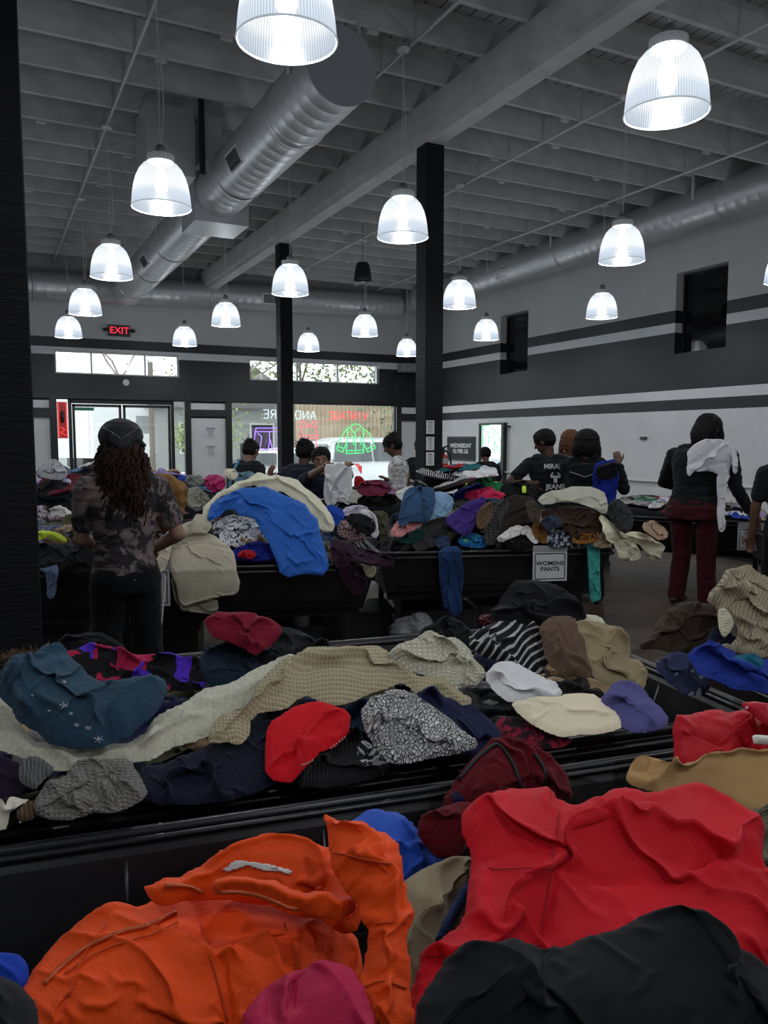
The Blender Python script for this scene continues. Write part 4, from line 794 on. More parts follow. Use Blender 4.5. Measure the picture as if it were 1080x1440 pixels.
f4v = nrm([F4[0], F4[1], 0]); top5 = (rim_point(290)+np.array([0, 0, .05]), plane(290, 787, .78, 42, F4)[1])
v5 = lambda o: (rim_point(290)+f4v*o, f4v)
part5('coat_body', bm_, [(240,766),(262,754),(296,752),(318,766),(331,785),(336,812),(336,836),(310,839),(282,845),(256,853),(247,830),(238,795)], [top5, v5(.07)], bc, lift=.02, lines=[([(248,772),(290,770),(325,778)], -.012, .01), ([(256,850),(300,838),(335,832)], .01, .01)])
part5('coat_sleeve', bm_, [(218,800),(214,785),(228,760),(248,748),(268,738),(280,728),(296,738),(300,752),(265,758),(244,768),(236,800),(222,812)], [(rim_point(290)+np.array([0, 0, .07]), top5[1]), v5(.10)], bc, lift=.05)
part5('coat_lining', fb('beige lining', 150, 143, 126, 'nylon'), [(240,800),(252,850),(305,838),(309,860),(290,864),(246,858)], [v5(.045)], bc)
blu = fb('azure parka nylon', 30, 88, 172, 'nylon', rough=.6)
g4('blue_parka', blu, [(292,738),(294,722),(312,708),(335,698),(365,694),(392,697),(412,705),(432,722),(446,745),(456,778),(461,812),(430,811),(398,812),(388,792),(376,765),(360,742),(345,730),(325,722),(306,738)], 420, 787, .80, 48, 'azure blue parka arching over the heap and hanging down the bin front', 'coat', vert=(420, 787, .10), lift=.06, th=.06, fs=.10, lines=[([(350,708),(400,725),(430,760),(450,800)], -.02, .02), ([(380,745),(410,765),(440,758)], .025, .02)])
g4('cream_coat', fb('ivory wool coat', 204, 200, 178), [(286,738),(290,715),(312,696),(340,682),(372,672),(400,674),(424,686),(444,702),(462,725),(470,752),(455,752),(446,750),(442,738),(424,715),(404,700),(380,692),(350,692),(318,702),(300,716),(296,735)], 420, 765, .87, 48, 'ivory coat arching along the top of the azure parka', 'coat', lift=.06, th=.05, fs=.09, lines=[([(340,690),(390,682),(430,704),(460,745)], .02, .014)])
g4('print_blouse', fb('white squiggle print', 208, 208, 212, 'squiggle', (18, 18, 22), scale=1.6), [(296,745),(306,732),(330,728),(352,730),(372,742),(380,756),(362,768),(340,776),(318,770),(302,760)], 340, 780, .80, 48, 'white blouse with black squiggle print tucked under the azure parka', 'blouse', lift=.03)
g4('cap', fb('olive drab knit', 88, 82, 62, 'knit'), [(326,730),(336,724),(350,726),(360,738),(348,746),(334,744)], 345, 748, .90, 50, 'olive knit beanie sitting on the squiggle print blouse', 'hat', lift=.06, th=.04)
g4('track_jacket', fb('ultramarine satin', 18, 32, 120, 'nylon'), [(316,782),(340,768),(365,760),(385,764),(394,786),(340,790)], 350, 790, .78, 42, 'ultramarine jacket at the rim below the squiggle blouse', 'jacket')
g4('scarf', fb('scarlet cotton', 150, 20, 30), [(332,785),(338,776),(355,775),(362,784),(350,789)], 350, 789, .79, 45, 'small scarlet cloth poking out under the azure parka', 'scarf', lift=.02, th=.02)
g4('maroon_slacks', fb('aubergine twill', 46, 24, 40), [(464,762),(478,757),(494,772),(506,795),(519,820),(514,832),(500,839),(488,828),(476,805),(466,785)], 480, 785, .80, 45, 'aubergine trousers leg hanging off the corner between two bins', 'trousers', vert=(490, 790, .06))
g4('slacks', fb('aubergine dark twill', 40, 20, 36), [(482,765),(510,774),(540,784),(556,790),(550,799),(525,800),(500,793)], 520, 800, .76, 30, 'flat aubergine garment at the corner rim', 'trousers', lift=.02)
g4('chinos', fb('pale cream cotton', 176, 168, 140), [(498,786),(514,790),(532,800),(522,815),(510,806)], 515, 800, .78, 50, 'pale cream trouser cuff hanging beside the aubergine leg', 'trousers', vert=(515, 798, .04), th=.02)
g4('flannel_shirt', fb('red tartan', 96, 20, 34, 'plaid', (190, 186, 186), (26, 16, 22), scale=3.5), [(473,750),(478,736),(488,732),(506,744),(516,756),(510,766),(494,762),(480,757)], 495, 768, .85, 45, 'red and white tartan flannel shirt near the corner rim', 'shirt', lift=.02)
items = [
 ('hoodie','royal blue cotton',(24,62,150),'plain',[(452,718),(462,712),(480,716),(486,728),(476,742),(462,742)],.95,'royal blue hoodie right of the ivory coat tip'),
 ('blouse','jet rayon',(16,16,18),'plain',[(484,730),(500,722),(522,728),(530,745),(520,756),(500,748)],.93,'jet black blouse above the tartan flannel'),
 ('tank_top','optic white cotton',(190,190,192),'plain',[(503,722),(515,716),(530,728),(534,750),(526,762),(518,748)],.97,'white tank top twisted between black and olive clothes'),
 ('cargo_pants','dark olive twill',(58,56,44),'plain',[(520,724),(535,718),(548,730),(548,755),(535,766),(528,748)],.95,'dark olive cargo pants below the lavender top'),
 ('lavender_blouse','pale lilac cotton',(168,158,176),'plain',[(478,722),(490,712),(510,712),(522,718),(505,724),(488,728)],1.0,'pale lilac top behind the white tank top'),
 ('jeans','mid blue denim',(40,66,96),'denim',[(560,745),(563,715),(568,690),(590,685),(612,690),(612,710),(603,738),(580,735)],.98,'mid blue jeans standing up left of the thick post'),
 ('denim_shirt','pale blue denim',(110,140,168),'denim',[(597,735),(602,710),(608,693),(626,694),(640,705),(634,722),(618,730)],.96,'pale blue denim shirt beside the mid blue jeans'),
 ('pajama_shirt','pink satin',(196,130,130),'nylon',[(546,752),(556,738),(570,726),(584,720),(598,726),(594,740),(576,750),(560,758)],.87,'salmon pink satin pajama top'),
 ('leggings','forest green jersey',(14,48,44),'plain',[(556,760),(575,752),(595,742),(600,752),(585,764),(565,768)],.83,'forest green leggings under the pink pajama top'),
 ('corduroys','slate charcoal corduroy',(62,60,60),'rib',[(578,770),(586,748),(600,735),(622,729),(640,732),(648,745),(640,758),(612,770),(590,778)],.83,'slate charcoal corduroys left of the purple fleece'),
 ('purple_fleece','violet fleece',(58,38,112),'fleece',[(622,735),(640,720),(662,706),(684,700),(682,715),(670,740),(655,758),(642,750)],.90,'violet purple fleece draped down the heap'),
 ('leopard_blouse','leopard print',(80,62,44),'dots',[(668,730),(676,712),(692,706),(694,722),(684,744),(672,748)],.93,'small leopard print blouse right of the violet fleece'),
 ('plaid_shirt','black grey plaid',(28,28,28),'plaid',[(680,765),(684,738),(694,712),(706,702),(716,706),(706,738),(696,770)],.88,'black and grey plaid shirt near the purple fleece'),
 ('faux_fur_coat','espresso plush',(34,26,22),'fleece',[(694,772),(700,730),(708,706),(728,697),(748,702),(760,716),(758,738),(742,746),(722,738),(708,752),(704,775)],.84,'espresso brown plush coat arched over the middle of the womens heap'),
 ('brocade_skirt','bronze brocade',(74,62,50),'rib',[(738,708),(748,704),(760,716),(758,738),(748,740),(740,724)],.99,'bronze ribbed skirt at the peak of the espresso coat'),
 ('trimmed_blouse','chalk white cotton',(198,196,192),'plain',[(697,758),(712,748),(730,740),(745,744),(760,762),(750,768),(736,752),(718,758),(702,766)],.86,'black top edged in chalk white at the rim'),
 ('black_blouse','matte black crepe',(14,14,15),'plain',[(706,770),(712,758),(730,750),(744,758),(752,770),(730,776)],.82,'matte black blouse in front of the chalk white edging'),
 ('corduroy_pants','rust mustard corduroy',(122,78,28),'rib',[(744,745),(752,735),(764,738),(770,755),(766,768),(754,762)],.86,'rust mustard corduroy pants beside the chalk white edging'),
 ('knit_vest','steel blue knit',(46,58,80),'knit',[(758,735),(770,726),(785,728),(792,740),(778,746),(764,744)],.92,'steel blue knit top above the navy floral'),
 ('floral_dress','navy floral print',(22,26,42),'blotch',[(764,765),(768,748),(782,740),(800,744),(808,758),(800,770),(780,774)],.83,'navy floral dress near the womens pants sign'),
 ('suede_jacket','chocolate suede',(52,34,26),'plain',[(756,722),(775,714),(805,712),(835,720),(850,732),(845,750),(828,764),(805,760),(790,742),(768,738)],.86,'chocolate suede jacket left of the white trousers'),
 ('stone_coat','stone twill',(172,170,156),'plain',[(754,702),(770,694),(795,688),(825,684),(845,692),(855,708),(856,724),(842,724),(818,712),(795,706),(765,714)],1.03,'long stone grey coat lying over the top right of the womens heap'),
 ('suede_glove','burnt orange suede',(128,82,34),'plain',[(802,764),(806,756),(822,752),(838,754),(842,762),(820,768)],.82,'burnt orange suede piece at the rim left of the teal legging'),
 ('chinos','sand twill',(132,116,96),'plain',[(830,766),(836,748),(846,742),(858,755),(862,770),(840,774)],.84,'sand coloured chinos beside the white trousers'),
 ('sweatpants','graphite jersey',(40,40,42),'plain',[(852,722),(858,705),(872,704),(886,718),(892,738),(882,752),(868,748)],.92,'graphite sweatpants right of the stone grey coat'),
 ('print_shorts','blue lime tropical',(22,66,128),'blotch',[(642,768),(646,754),(664,750),(690,760),(694,768),(668,774)],.80,'blue tropical print shorts at the rim above the denim leg'),
]
C2 = {'blue lime tropical': ((30, 110, 130), (110, 170, 70)), 'navy floral print': ((160, 165, 175), (60, 70, 100)), 'leopard print': ((20, 14, 10), None), 'black grey plaid': ((84, 84, 84), (20, 20, 20))}
for i, (nm, key, c, pat, poly, z, lb) in enumerate(items):
    cc = C2.get(key, (None, None)); ys = max(p[1] for p in poly); xs = sum(p[0] for p in poly)/len(poly)
    z = min(z, 1.61-(6.05 if xs > 556 else 5.5)*(ys-618)/1110)
    g4(nm, fb(key, *c, pat, cc[0], cc[1], scale=3 if pat in ('plaid', 'blotch', 'dots') else 1), poly, xs, ys, z, 46, lb, nm.split('_')[-1], seed=60+i, lift=.02, ang=.5+i*.9)
wt = tag(empty('white_trousers', atZ(880, 770, .8)), 'cream white trousers hanging over the right end of the womens pants bin', 'trousers')
wm = fb('cream denim', 206, 202, 176)
pw = [plane(880, 768, .80, 40, (.35, -.94)), vplane(880, 768, RZ, (.35, -.94), .05)]
garment('trouser_leg', wm, [(843,724),(853,727),(866,742),(885,754),(897,768),(903,790),(873,790),(864,768),(852,755),(846,742)], pw, th=.025, fs=.07, parent=wt, seed=3)
garment('trouser_leg', wm, [(872,752),(890,746),(912,754),(926,764),(934,771),(920,788),(910,785),(900,768),(885,760)], pw, th=.025, fs=.07, parent=wt, seed=4, lift=.02)
g4('ruffled_blouse', fb('peach ruffle', 188, 158, 132, 'knit'), [(900,745),(905,736),(918,734),(932,744),(940,756),(928,762),(912,755)], 925, 765, .78, 45, 'peach ruffled top behind the cream trousers', 'top', f=(.1, -1), lift=.02, seed=88, fs=.04)
g4('denim_jeans', fb('indigo denim', 28, 52, 92, 'denim'), [(614,778),(624,770),(648,768),(651,790),(650,825),(648,862),(642,867),(630,860),(622,850),(619,815),(618,790)], 630, 772, .78, 35, 'indigo jeans leg hanging straight down the front of the womens bin', 'jeans', vert=(630, 775, .05), th=.02, ang=1.5, seed=90, lift=.01)
g4('teal_leggings', fb('aqua teal jersey', 62, 150, 142), [(824,766),(828,760),(841,762),(843,785),(842,812),(845,842),(838,846),(828,844),(827,815),(826,790)], 834, 768, .78, 35, 'aqua teal legging hanging beside the womens pants sign', 'leggings', vert=(834, 772, .05), th=.016, ang=1.5, seed=91, lift=.01)
V6 = (70, 800, .05)
g4('neon_tee', fb('neon lime jersey', 176, 196, 60), [(38,762),(50,756),(66,753),(84,757),(98,766),(96,772),(82,768),(66,764),(50,770),(38,772)], 75, 800, .86, 40, 'neon lime top near the left post', 'top', seed=92, lift=.05, th=.03)
g4('dark_hoodie', fb('soot cotton', 28, 29, 31), [(38,775),(55,766),(80,766),(98,774),(92,792),(70,800),(38,802)], 70, 802, .79, 42, 'soot grey hoodie below the neon lime top', 'hoodie', seed=93, lift=.02)
g4('plaid_shirt', fb('sky plaid', 92, 112, 156, 'plaid', (160, 170, 190), (40, 56, 110), scale=3), [(52,790),(66,784),(80,788),(84,800),(80,822),(78,838),(71,842),(66,834),(68,812),(60,800)], 70, 795, .79, 40, 'light blue plaid shirt sleeve hanging beside the left post', 'shirt', vert=(70, 800, .05), th=.018, seed=94, lift=.02, ang=1.5)
g4('black_coat', fb('raven wool', 12, 12, 14), [(84,800),(96,778),(115,768),(140,764),(150,790),(140,815),(100,818),(86,812)], 110, 812, .79, 45, 'raven black coat hanging on the bin left of the woman', 'coat', vert=(110, 808, .05), seed=95, lift=.02)
far = [
 ('lace_blouse','white lace',(190,190,196),'knit',[(52,672),(58,655),(75,645),(90,655),(97,672),(80,678)],1.22,'white lace blouse topping the heap by the glass door',(70,705)),
 ('lilac_tee','lilac mesh',(104,84,150),'plain',[(50,668),(56,658),(66,658),(66,672),(56,676)],1.24,'lilac top beside the white lace blouse',(58,700)),
 ('black_parka','ebony nylon',(22,22,24),'nylon',[(48,690),(62,676),(84,674),(98,684),(104,696),(84,704),(60,706)],1.12,'ebony parka heaped left below the white lace blouse',(75,720)),
 ('print_blouse','cornflower print',(96,116,160),'blotch',[(84,684),(92,672),(102,678),(106,690),(96,694)],1.2,'cornflower print top right of the ebony parka',(95,705)),
 ('jeans','worn slate denim',(66,82,98),'denim',[(68,714),(80,702),(98,694),(116,694),(122,708),(108,718),(86,720)],1.06,'worn slate denim jeans lying left of the woman',(95,728)),
 ('white_shirt','ash white cotton',(184,182,176),'plain',[(58,724),(72,716),(88,714),(104,722),(116,730),(104,736),(84,726),(66,728)],1.0,'ash white shirt below the slate denim',(90,742)),
 ('print_scarf','coral paisley',(130,48,58),'blotch',[(66,738),(74,726),(92,726),(104,736),(94,746),(76,744)],.94,'coral paisley scarf left of the woman',(85,750)),
 ('ruffle_blouse','champagne ruffle',(160,146,122),'knit',[(56,752),(58,742),(76,742),(100,744),(116,750),(110,758),(70,758)],.84,'champagne ruffled blouse along the far left rim',(85,758)),
 ('pink_tee','dusty pink cotton',(156,94,120),'plain',[(106,744),(112,736),(126,736),(134,748),(126,756),(112,756)],.85,'dusty pink top beside the woman elbow',(120,758)),
 ('grey_jacket','pewter canvas',(122,122,112),'plain',[(256,704),(262,690),(275,684),(290,694),(298,710),(290,718),(272,720)],1.08,'pewter grey jacket right of the brown fuzzy hat',(278,730)),
 ('sequin_blouse','fuchsia sequins',(150,24,84),'sequin',[(286,678),(290,670),(306,668),(318,676),(316,688),(302,696),(292,690)],1.2,'fuchsia sequined top left of the ivory coat',(302,710)),
 ('cream_hat','cream felt',(190,182,164),'plain',[(312,668),(318,660),(332,662),(336,672),(326,678)],1.24,'cream hat beside the fuchsia sequined top',(322,700)),
 ('denim_vest','sky denim',(88,112,128),'denim',[(326,672),(340,664),(358,666),(366,676),(350,684),(332,682)],1.2,'sky blue denim vest behind the ivory coat',(345,700)),
 ('grey_sweater','fog grey knit',(140,140,134),'knit',[(258,676),(268,668),(282,670),(290,680),(276,686),(262,684)],1.2,'fog grey sweater above the pewter jacket',(275,700)),
 ('red_scarf','brick red wool',(128,26,40),'plain',[(236,742),(250,734),(270,732),(282,736),(262,744),(240,750)],.97,'brick red scarf behind the beige parka sleeve',(258,755)),
 ('wine_sweater','wine cotton',(104,38,60),'plain',[(498,690),(506,680),(524,676),(544,680),(552,692),(536,698),(512,700)],1.08,'wine red sweater behind the jeans, below the woman in white',(525,715)),
 ('black_cardigan','black viscose',(16,16,18),'plain',[(500,704),(515,696),(540,698),(560,700),(556,712),(530,716),(506,714)],1.02,'black cardigan under the wine red sweater',(530,722)),
]
for i, (nm, key, c, pat, poly, z, lb, an) in enumerate(far):
    g4(nm, fb(key, *c, pat, (180, 180, 190) if pat == 'blotch' else None, scale=4 if pat == 'blotch' else 1), poly, an[0], an[1], z-.15, 50, lb, nm.split('_')[-1], seed=120+i, lift=.02, ang=i*.7, f=(-.2, -.98), floor=.4, th=.07)

# ------------------------------------------------------------------ loose clothes of the heaps: crumpled variants copied one by one
def variant(seed, sx=1.0, sy=.7):
    rs = np.random.RandomState(seed); n = 11; an = np.arange(n)/n*2*PI; rr_ = .22*(1+.55*rs.uniform(-1, 1, n)); P = smooth_poly(np.stack([np.cos(an)*rr_*sx, np.sin(an)*rr_*sy], 1), 1); step = .014
    x0, y0 = P.min(0)-step*1.5; x1, y1 = P.max(0)+step*1.5; X, Y = np.meshgrid(np.arange(x0, x1, step), np.arange(y0, y1, step)); d, bx, by = sdist(P, X, Y)
    k = d > -step*.5; cells = k[:-1, :-1] & k[1:, :-1] & k[:-1, 1:] & k[1:, 1:]; 
    inc = np.zeros(X.shape, int); inc[:-1, :-1] += cells; inc[1:, :-1] += cells; inc[:-1, 1:] += cells; inc[1:, 1:] += cells; o_ = ((inc > 0) & (inc < 4)) | (d < 0)
    X = np.where(o_, bx, X); Y = np.where(o_, by, Y); d = np.where(o_, 0, np.maximum(d, 0))
    nodes = np.zeros(X.shape, bool); nodes[:-1, :-1] |= cells; nodes[1:, :-1] |= cells; nodes[:-1, 1:] |= cells; nodes[1:, 1:] |= cells
    H = height(X.ravel(), Y.ravel(), d.ravel(), .06, .12, .07, 0, 0, 2, seed, ()).reshape(X.shape)
    dl = cloth_relax(X, Y, H, nodes, step, .6, seed, ang=rs.uniform(0, 3), fs=.06, floor=.35, dist=d, iters=120)
    idx = np.arange(X.size).reshape(X.shape); F = np.stack([idx[:-1, :-1][cells], idx[:-1, 1:][cells], idx[1:, 1:][cells], idx[1:, :-1][cells]], 1)
    used = np.unique(F); rm = np.full(X.size, -1); rm[used] = np.arange(len(used)); F = rm[F]; q = np.stack([X, Y, H], 2).reshape(-1, 3)[used]; dl = dl.reshape(-1, 3)[used]; dd = d.ravel()[used]
    top = q+dl; bot = q*np.array([1, 1, 0])-np.array([0, 0, 1])*(.03*np.clip(dd/.08, 0, 1))[:, None]; uv = q[:, :2]
    me = bpy.data.meshes.new('crumpled_cloth'); me.from_pydata(np.concatenate([top, bot]).tolist(), [], close_mesh(F, len(top), dd, 0).tolist()); me.materials.append(None)
    me.polygons.foreach_set('use_smooth', [True]*len(me.polygons)); l = me.uv_layers.new(name='uv'); vi = np.zeros(len(me.loops), np.int32); me.loops.foreach_get('vertex_index', vi); l.data.foreach_set('uv', np.concatenate([uv, uv])[vi].ravel()); me.update(); return me
VAR = [variant(300+i, 1.0+.15*(i % 3), .6+.12*(i % 4)) for i in range(12)]+[variant(330+i, 1.45, .30+.05*i) for i in range(4)]
PAL = [('black', (20, 20, 23), 'plain'), ('charcoal', (44, 45, 48), 'rib'), ('navy', (22, 28, 56), 'plain'), ('white', (196, 196, 196), 'plain'), ('cream', (196, 188, 164), 'knit'), ('maroon', (84, 20, 34), 'plain'), ('faded denim', (74, 96, 124), 'denim'), ('dark denim', (30, 44, 70), 'denim'),
 ('olive', (76, 74, 52), 'plain'), ('tan', (140, 118, 90), 'plain'), ('rose pink', (180, 110, 126), 'plain'), ('cherry red', (150, 24, 36), 'plain'), ('grey heather', (120, 120, 122), 'fleece'), ('emerald green', (22, 92, 62), 'plain'), ('royal blue', (28, 60, 150), 'nylon'), ('brown', (70, 48, 36), 'plain'),
 ('grey striped', (150, 150, 152), 'stripe'), ('black floral', (30, 28, 32), 'blotch'), ('checked', (90, 96, 120), 'plaid'), ('lavender', (140, 124, 168), 'plain'), ('black', (15, 15, 17), 'nylon'), ('off-white ribbed', (184, 182, 172), 'rib')]
KIND = ['tee_shirt', 'sweater', 'jeans', 'blouse', 'hoodie', 'skirt', 'dress', 'shorts', 'leggings', 'cardigan', 'trousers', 'tank_top']
def pmat(i):
    nm, c, pat = PAL[i]; return fb('heap %s %s %d' % (nm, pat, i), *c, pat, (60, 60, 66) if pat in ('stripe', 'plaid') else ((150, 140, 150) if pat == 'blotch' else None), (30, 30, 36) if pat == 'plaid' else None, scale=2.5 if pat in ('blotch', 'plaid', 'stripe') else 1)
def heap(P, Lx, Ly, hgt, n, seed, where, group, pal=None, base=.66, x0=.2, x1=None, size=(.75, 1.15), power=.5, skew=0.0):
    rs = random.Random(seed); x1 = x1 or Lx-.2; used = set(); k = 0
    def H(u, v): a = (u-x0)/(x1-x0)*2-1; b = v/Ly*2-1-skew; return base+hgt*max(0, 1-abs(a)**2.6)**power*max(0, 1-abs(b)**2.2)**power*(.86+.3*float(perlin(np.array(u*1.3), np.array(v*1.3), seed)))
    cols = max(2, int(round(math.sqrt(n*(x1-x0)/Ly)))); rows = max(2, int(round(n/cols)))
    order = sorted([(i, j) for i in range(cols) for j in range(rows)], key=lambda q: -q[1])
    parts = []
    for i, j in order:
        u = x0+(x1-x0)*(i+.5+rs.uniform(-.3, .3))/cols; v = .24+(Ly-.48)*(j+.5+rs.uniform(-.25, .25))/rows; z = H(u, v); e = .05
        gx = (H(u+e, v)-H(u-e, v))/(2*e); gy = (H(u, v+e)-H(u, v-e))/(2*e)
        p = P(u, v, z); axx = nrm(P(u+1, v, 0)-P(u, v, 0)); ayy = nrm(P(u, v+1, 0)-P(u, v, 0)); nn = nrm(np.array([0, 0, 1])-axx*gx*.8-ayy*gy*.8)
        for _ in range(60):
            ci = rs.choice(pal) if pal else rs.randrange(len(PAL)); ki = rs.randrange(len(KIND))
            if (PAL[ci][0], ki) not in used: break
        used.add((PAL[ci][0], ki)); kd = KIND[ki]
        o = bpy.data.objects.new(kd, VAR[rs.randrange(len(VAR))]); col.objects.link(o); o.material_slots[0].link = 'OBJECT'; o.material_slots[0].material = pmat(ci)
        q = Vector(nn.tolist()).to_track_quat('Z', 'Y').to_matrix().to_4x4() @ Matrix.Rotation(rs.uniform(0, 6.28), 4, 'Z'); s_ = rs.uniform(*size)
        o.location = p.tolist(); o.rotation_euler = q.to_euler(); o.scale = (s_, s_, s_*rs.uniform(.8, 1.15))
        endw = 'left end' if u < x0+(x1-x0)*.33 else ('right end' if u > x0+(x1-x0)*.67 else 'middle'); fr = 'front' if v < Ly*.4 else ('back' if v > Ly*.7 else 'top')
        tag(o, '%s %s, %s of %s, %s' % (PAL[ci][0], kd.replace('_', ' '), fr, where, endw), kd.replace('_', ' '), group)
    # the tangled mass underneath
    nu, nv = 40, 20; V = []
    for j in range(nv+1):
        for i in range(nu+1):
            u = x0-.02+(x1-x0+.04)*i/nu; v = .08+(Ly-.16)*j/nv; zz = max(.50, H(u, v)-.05+.03*float(ridge(np.array(u*7), np.array(v*7), seed))); V.append(P(u, v, .47 if i in (0, nu) or j in (0, nv) else zz))
    F = [(j*(nu+1)+i, j*(nu+1)+i+1, (j+1)*(nu+1)+i+1, (j+1)*(nu+1)+i) for j in range(nv) for i in range(nu)]
    per = [i for i in range(nu+1)]+[j*(nu+1)+nu for j in range(1, nv+1)]+[nv*(nu+1)+i for i in range(nu-1, -1, -1)]+[j*(nu+1) for j in range(nv-1, 0, -1)]
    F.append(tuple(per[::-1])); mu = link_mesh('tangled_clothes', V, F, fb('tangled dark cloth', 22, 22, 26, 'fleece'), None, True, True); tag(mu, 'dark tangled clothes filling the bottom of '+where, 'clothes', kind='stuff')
dark = [0, 1, 2, 5, 7, 8, 15, 17, 20, 0, 2]
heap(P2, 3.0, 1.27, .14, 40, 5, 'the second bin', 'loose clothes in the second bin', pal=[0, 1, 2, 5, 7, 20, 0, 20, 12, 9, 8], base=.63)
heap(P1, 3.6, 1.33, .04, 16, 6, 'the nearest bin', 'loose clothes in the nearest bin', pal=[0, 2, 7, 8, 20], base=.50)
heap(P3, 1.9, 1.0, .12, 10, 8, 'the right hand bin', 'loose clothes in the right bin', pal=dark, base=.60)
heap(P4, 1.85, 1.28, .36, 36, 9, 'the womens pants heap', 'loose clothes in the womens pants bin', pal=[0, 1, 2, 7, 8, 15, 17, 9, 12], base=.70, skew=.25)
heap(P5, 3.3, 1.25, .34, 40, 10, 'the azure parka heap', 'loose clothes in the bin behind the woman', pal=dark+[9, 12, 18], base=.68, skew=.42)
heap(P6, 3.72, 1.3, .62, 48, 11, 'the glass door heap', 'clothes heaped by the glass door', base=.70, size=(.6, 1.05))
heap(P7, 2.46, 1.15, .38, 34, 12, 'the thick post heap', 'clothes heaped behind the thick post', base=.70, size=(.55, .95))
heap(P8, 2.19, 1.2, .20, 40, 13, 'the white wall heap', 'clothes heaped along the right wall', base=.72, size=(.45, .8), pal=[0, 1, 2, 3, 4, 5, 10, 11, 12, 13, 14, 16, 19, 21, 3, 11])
P9o = bin_((6.2, 4.6), (7.6, 3.6), 1.1, 'black bin at the right edge beyond the man in burgundy trousers'); 
def tall_heap():   # colourful tees heaped on the bin right of the thick post
    rs = random.Random(77); c = atZ(668, 700, 1.05)
    pal = [('emerald stripe tee', (24, 96, 66), 'stripe'), ('white ringer tee', (196, 196, 196), 'plain'), ('pink tee', (190, 40, 84), 'plain'), ('cobalt tee', (32, 54, 160), 'plain'), ('grey camo tee', (110, 112, 108), 'blotch'), ('kelly green tee', (20, 110, 60), 'plain'), ('black tee', (16, 16, 18), 'plain'), ('silver grey tee', (150, 152, 156), 'plain'), ('black jacket', (18, 19, 20), 'nylon'), ('black striped jersey', (24, 24, 28), 'stripe'), ('white striped polo', (200, 200, 204), 'stripe'), ('teal tee', (24, 90, 96), 'plain'), ('red tee', (150, 22, 34), 'plain')]
    for i in range(13):
        nm, cc, pat = pal[i]; o = bpy.data.objects.new('tee_shirt', VAR[i % 12]); col.objects.link(o); o.material_slots[0].link = 'OBJECT'; o.material_slots[0].material = fb('tall '+nm, *cc, pat, (200, 200, 200) if pat == 'stripe' else (40, 44, 40), scale=3)
        t = i/13; a = i*2.4; r = .48*(1-t)**.8; o.location = (c[0]+r*math.cos(a)*1.2, c[1]+.25+r*math.sin(a)*.7, 1.0+.36*t); tl = .7*(1-t); o.rotation_euler = (-math.sin(a)*tl, math.cos(a)*tl, a); s_ = rs.uniform(.75, .95); o.scale = (s_, s_, s_)
        tag(o, '%s in the tall heap right of the post%s' % (nm, ', near its top' if t > .6 else ''), 'tee', 'tees in the tall heap')
tall_heap()
hv = fb('black jacket nylon', 18, 19, 20, 'nylon'); ly = emis('neon lime patch', (.0, .0, .0, 1), 0); ly = plain('neon_lime', (.62, .85, .05, 1), .5)
hj = tag(empty('work_jacket', atZ(670, 700, 1.0)), 'black work jacket with neon lime reflective tabs', 'jacket')
ph = [plane(670, 698, 1.0, 58, (-.45, -.9))]
garment('jacket_body', hv, [(640,698),(646,684),(665,676),(690,678),(700,690),(696,700),(668,704)], ph, th=.06, fs=.07, parent=hj, lift=.08, seed=9)
for q in ([(647,683),(654,682),(656,690),(650,696),(647,692)], [(693,687),(698,688),(697,698),(692,696)]): garment('reflective_tab', ly, q, ph, th=.01, famp=0, parent=hj, lift=.16, sm=0)
wv = g4('work_vest', hv, [(700,692),(712,682),(735,680),(750,686),(756,700),(740,706),(712,704)], 725, 706, 1.0, 55, 'flat black work vest right of the neon tabbed jacket', 'vest', lift=.05, seed=10)
garment('reflective_tab', ly, [(729,693),(735,693),(735,703),(729,703)], [plane(725, 706, 1.0, 55, F4)], th=.01, famp=0, sm=0, parent=wv, lift=.13)
heap(P9o[1], 1.72, 1.1, .16, 14, 15, 'the t-shirt bin', 'tees in the t-shirt bin', base=.72, size=(.5, .8))
# ---- signs on the bins
paper = plain('sign_paper', (.62, .63, .66, 1), .35); ink = plain('black_ink', (.012, .012, .014, 1), .5); sleeve = plain('sleeve_plastic', (.35, .36, .38, 1), .2)
def bin_sign(px0, py0, px1, py1, txt, f, zref, label, size, depth_pt, sx=1.25):
    p, n = (rim_point(depth_pt[0])+nrm([f[0], f[1], 0])*.045, nrm([f[0], f[1], 0])) if f is F4 else vplane(*depth_pt, RZ, f, .045); q = lambda x, y: C0+ray(x, y)*(np.dot(p-C0, n)/np.dot(ray(x, y), n))
    a, b, c = q(px0, py0), q(px1, py0), q(px0, py1); W_ = np.linalg.norm(b-a); xd = nrm(b-a); xd[2] = 0; xd = nrm(xd); yd = np.array([0, 0, 1.]); Hh = abs(a[2]-c[2]); ctr = (q(px1, py1)+a)/2
    r = tag(empty('bin_sign', ctr), label, 'sign'); nd = np.cross(xd, yd)
    MB().obox(ctr, xd, nd, yd, W_/2, .003, Hh/2).build('sign_sheet', paper, r)
    m = MB(); bw = W_/2-.018; bh = Hh/2-.018
    for s_ in (-1, 1): m.obox(ctr+nd*.0045+xd*bw*s_, xd, nd, yd, .003, .001, bh); m.obox(ctr+nd*.0045+yd*bh*s_, xd, nd, yd, bw, .001, .003)
    m.build('printed_border', ink, r)
    if txt: text_obj('lettering', txt, size, ctr+nd*.005, xd, yd, ink, r, sx=1.15, bold=.0006)
    MB().obox(ctr+yd*(Hh/2+.02), xd, nd, yd, W_/2, .004, .025).build('plastic_sleeve', sleeve, r)
    return r
bin_sign(749, 775, 797, 817, 'WOMENS\nPANTS', F4, .6, 'framed paper sign reading WOMENS PANTS on the bin front', .044, (773, 772))
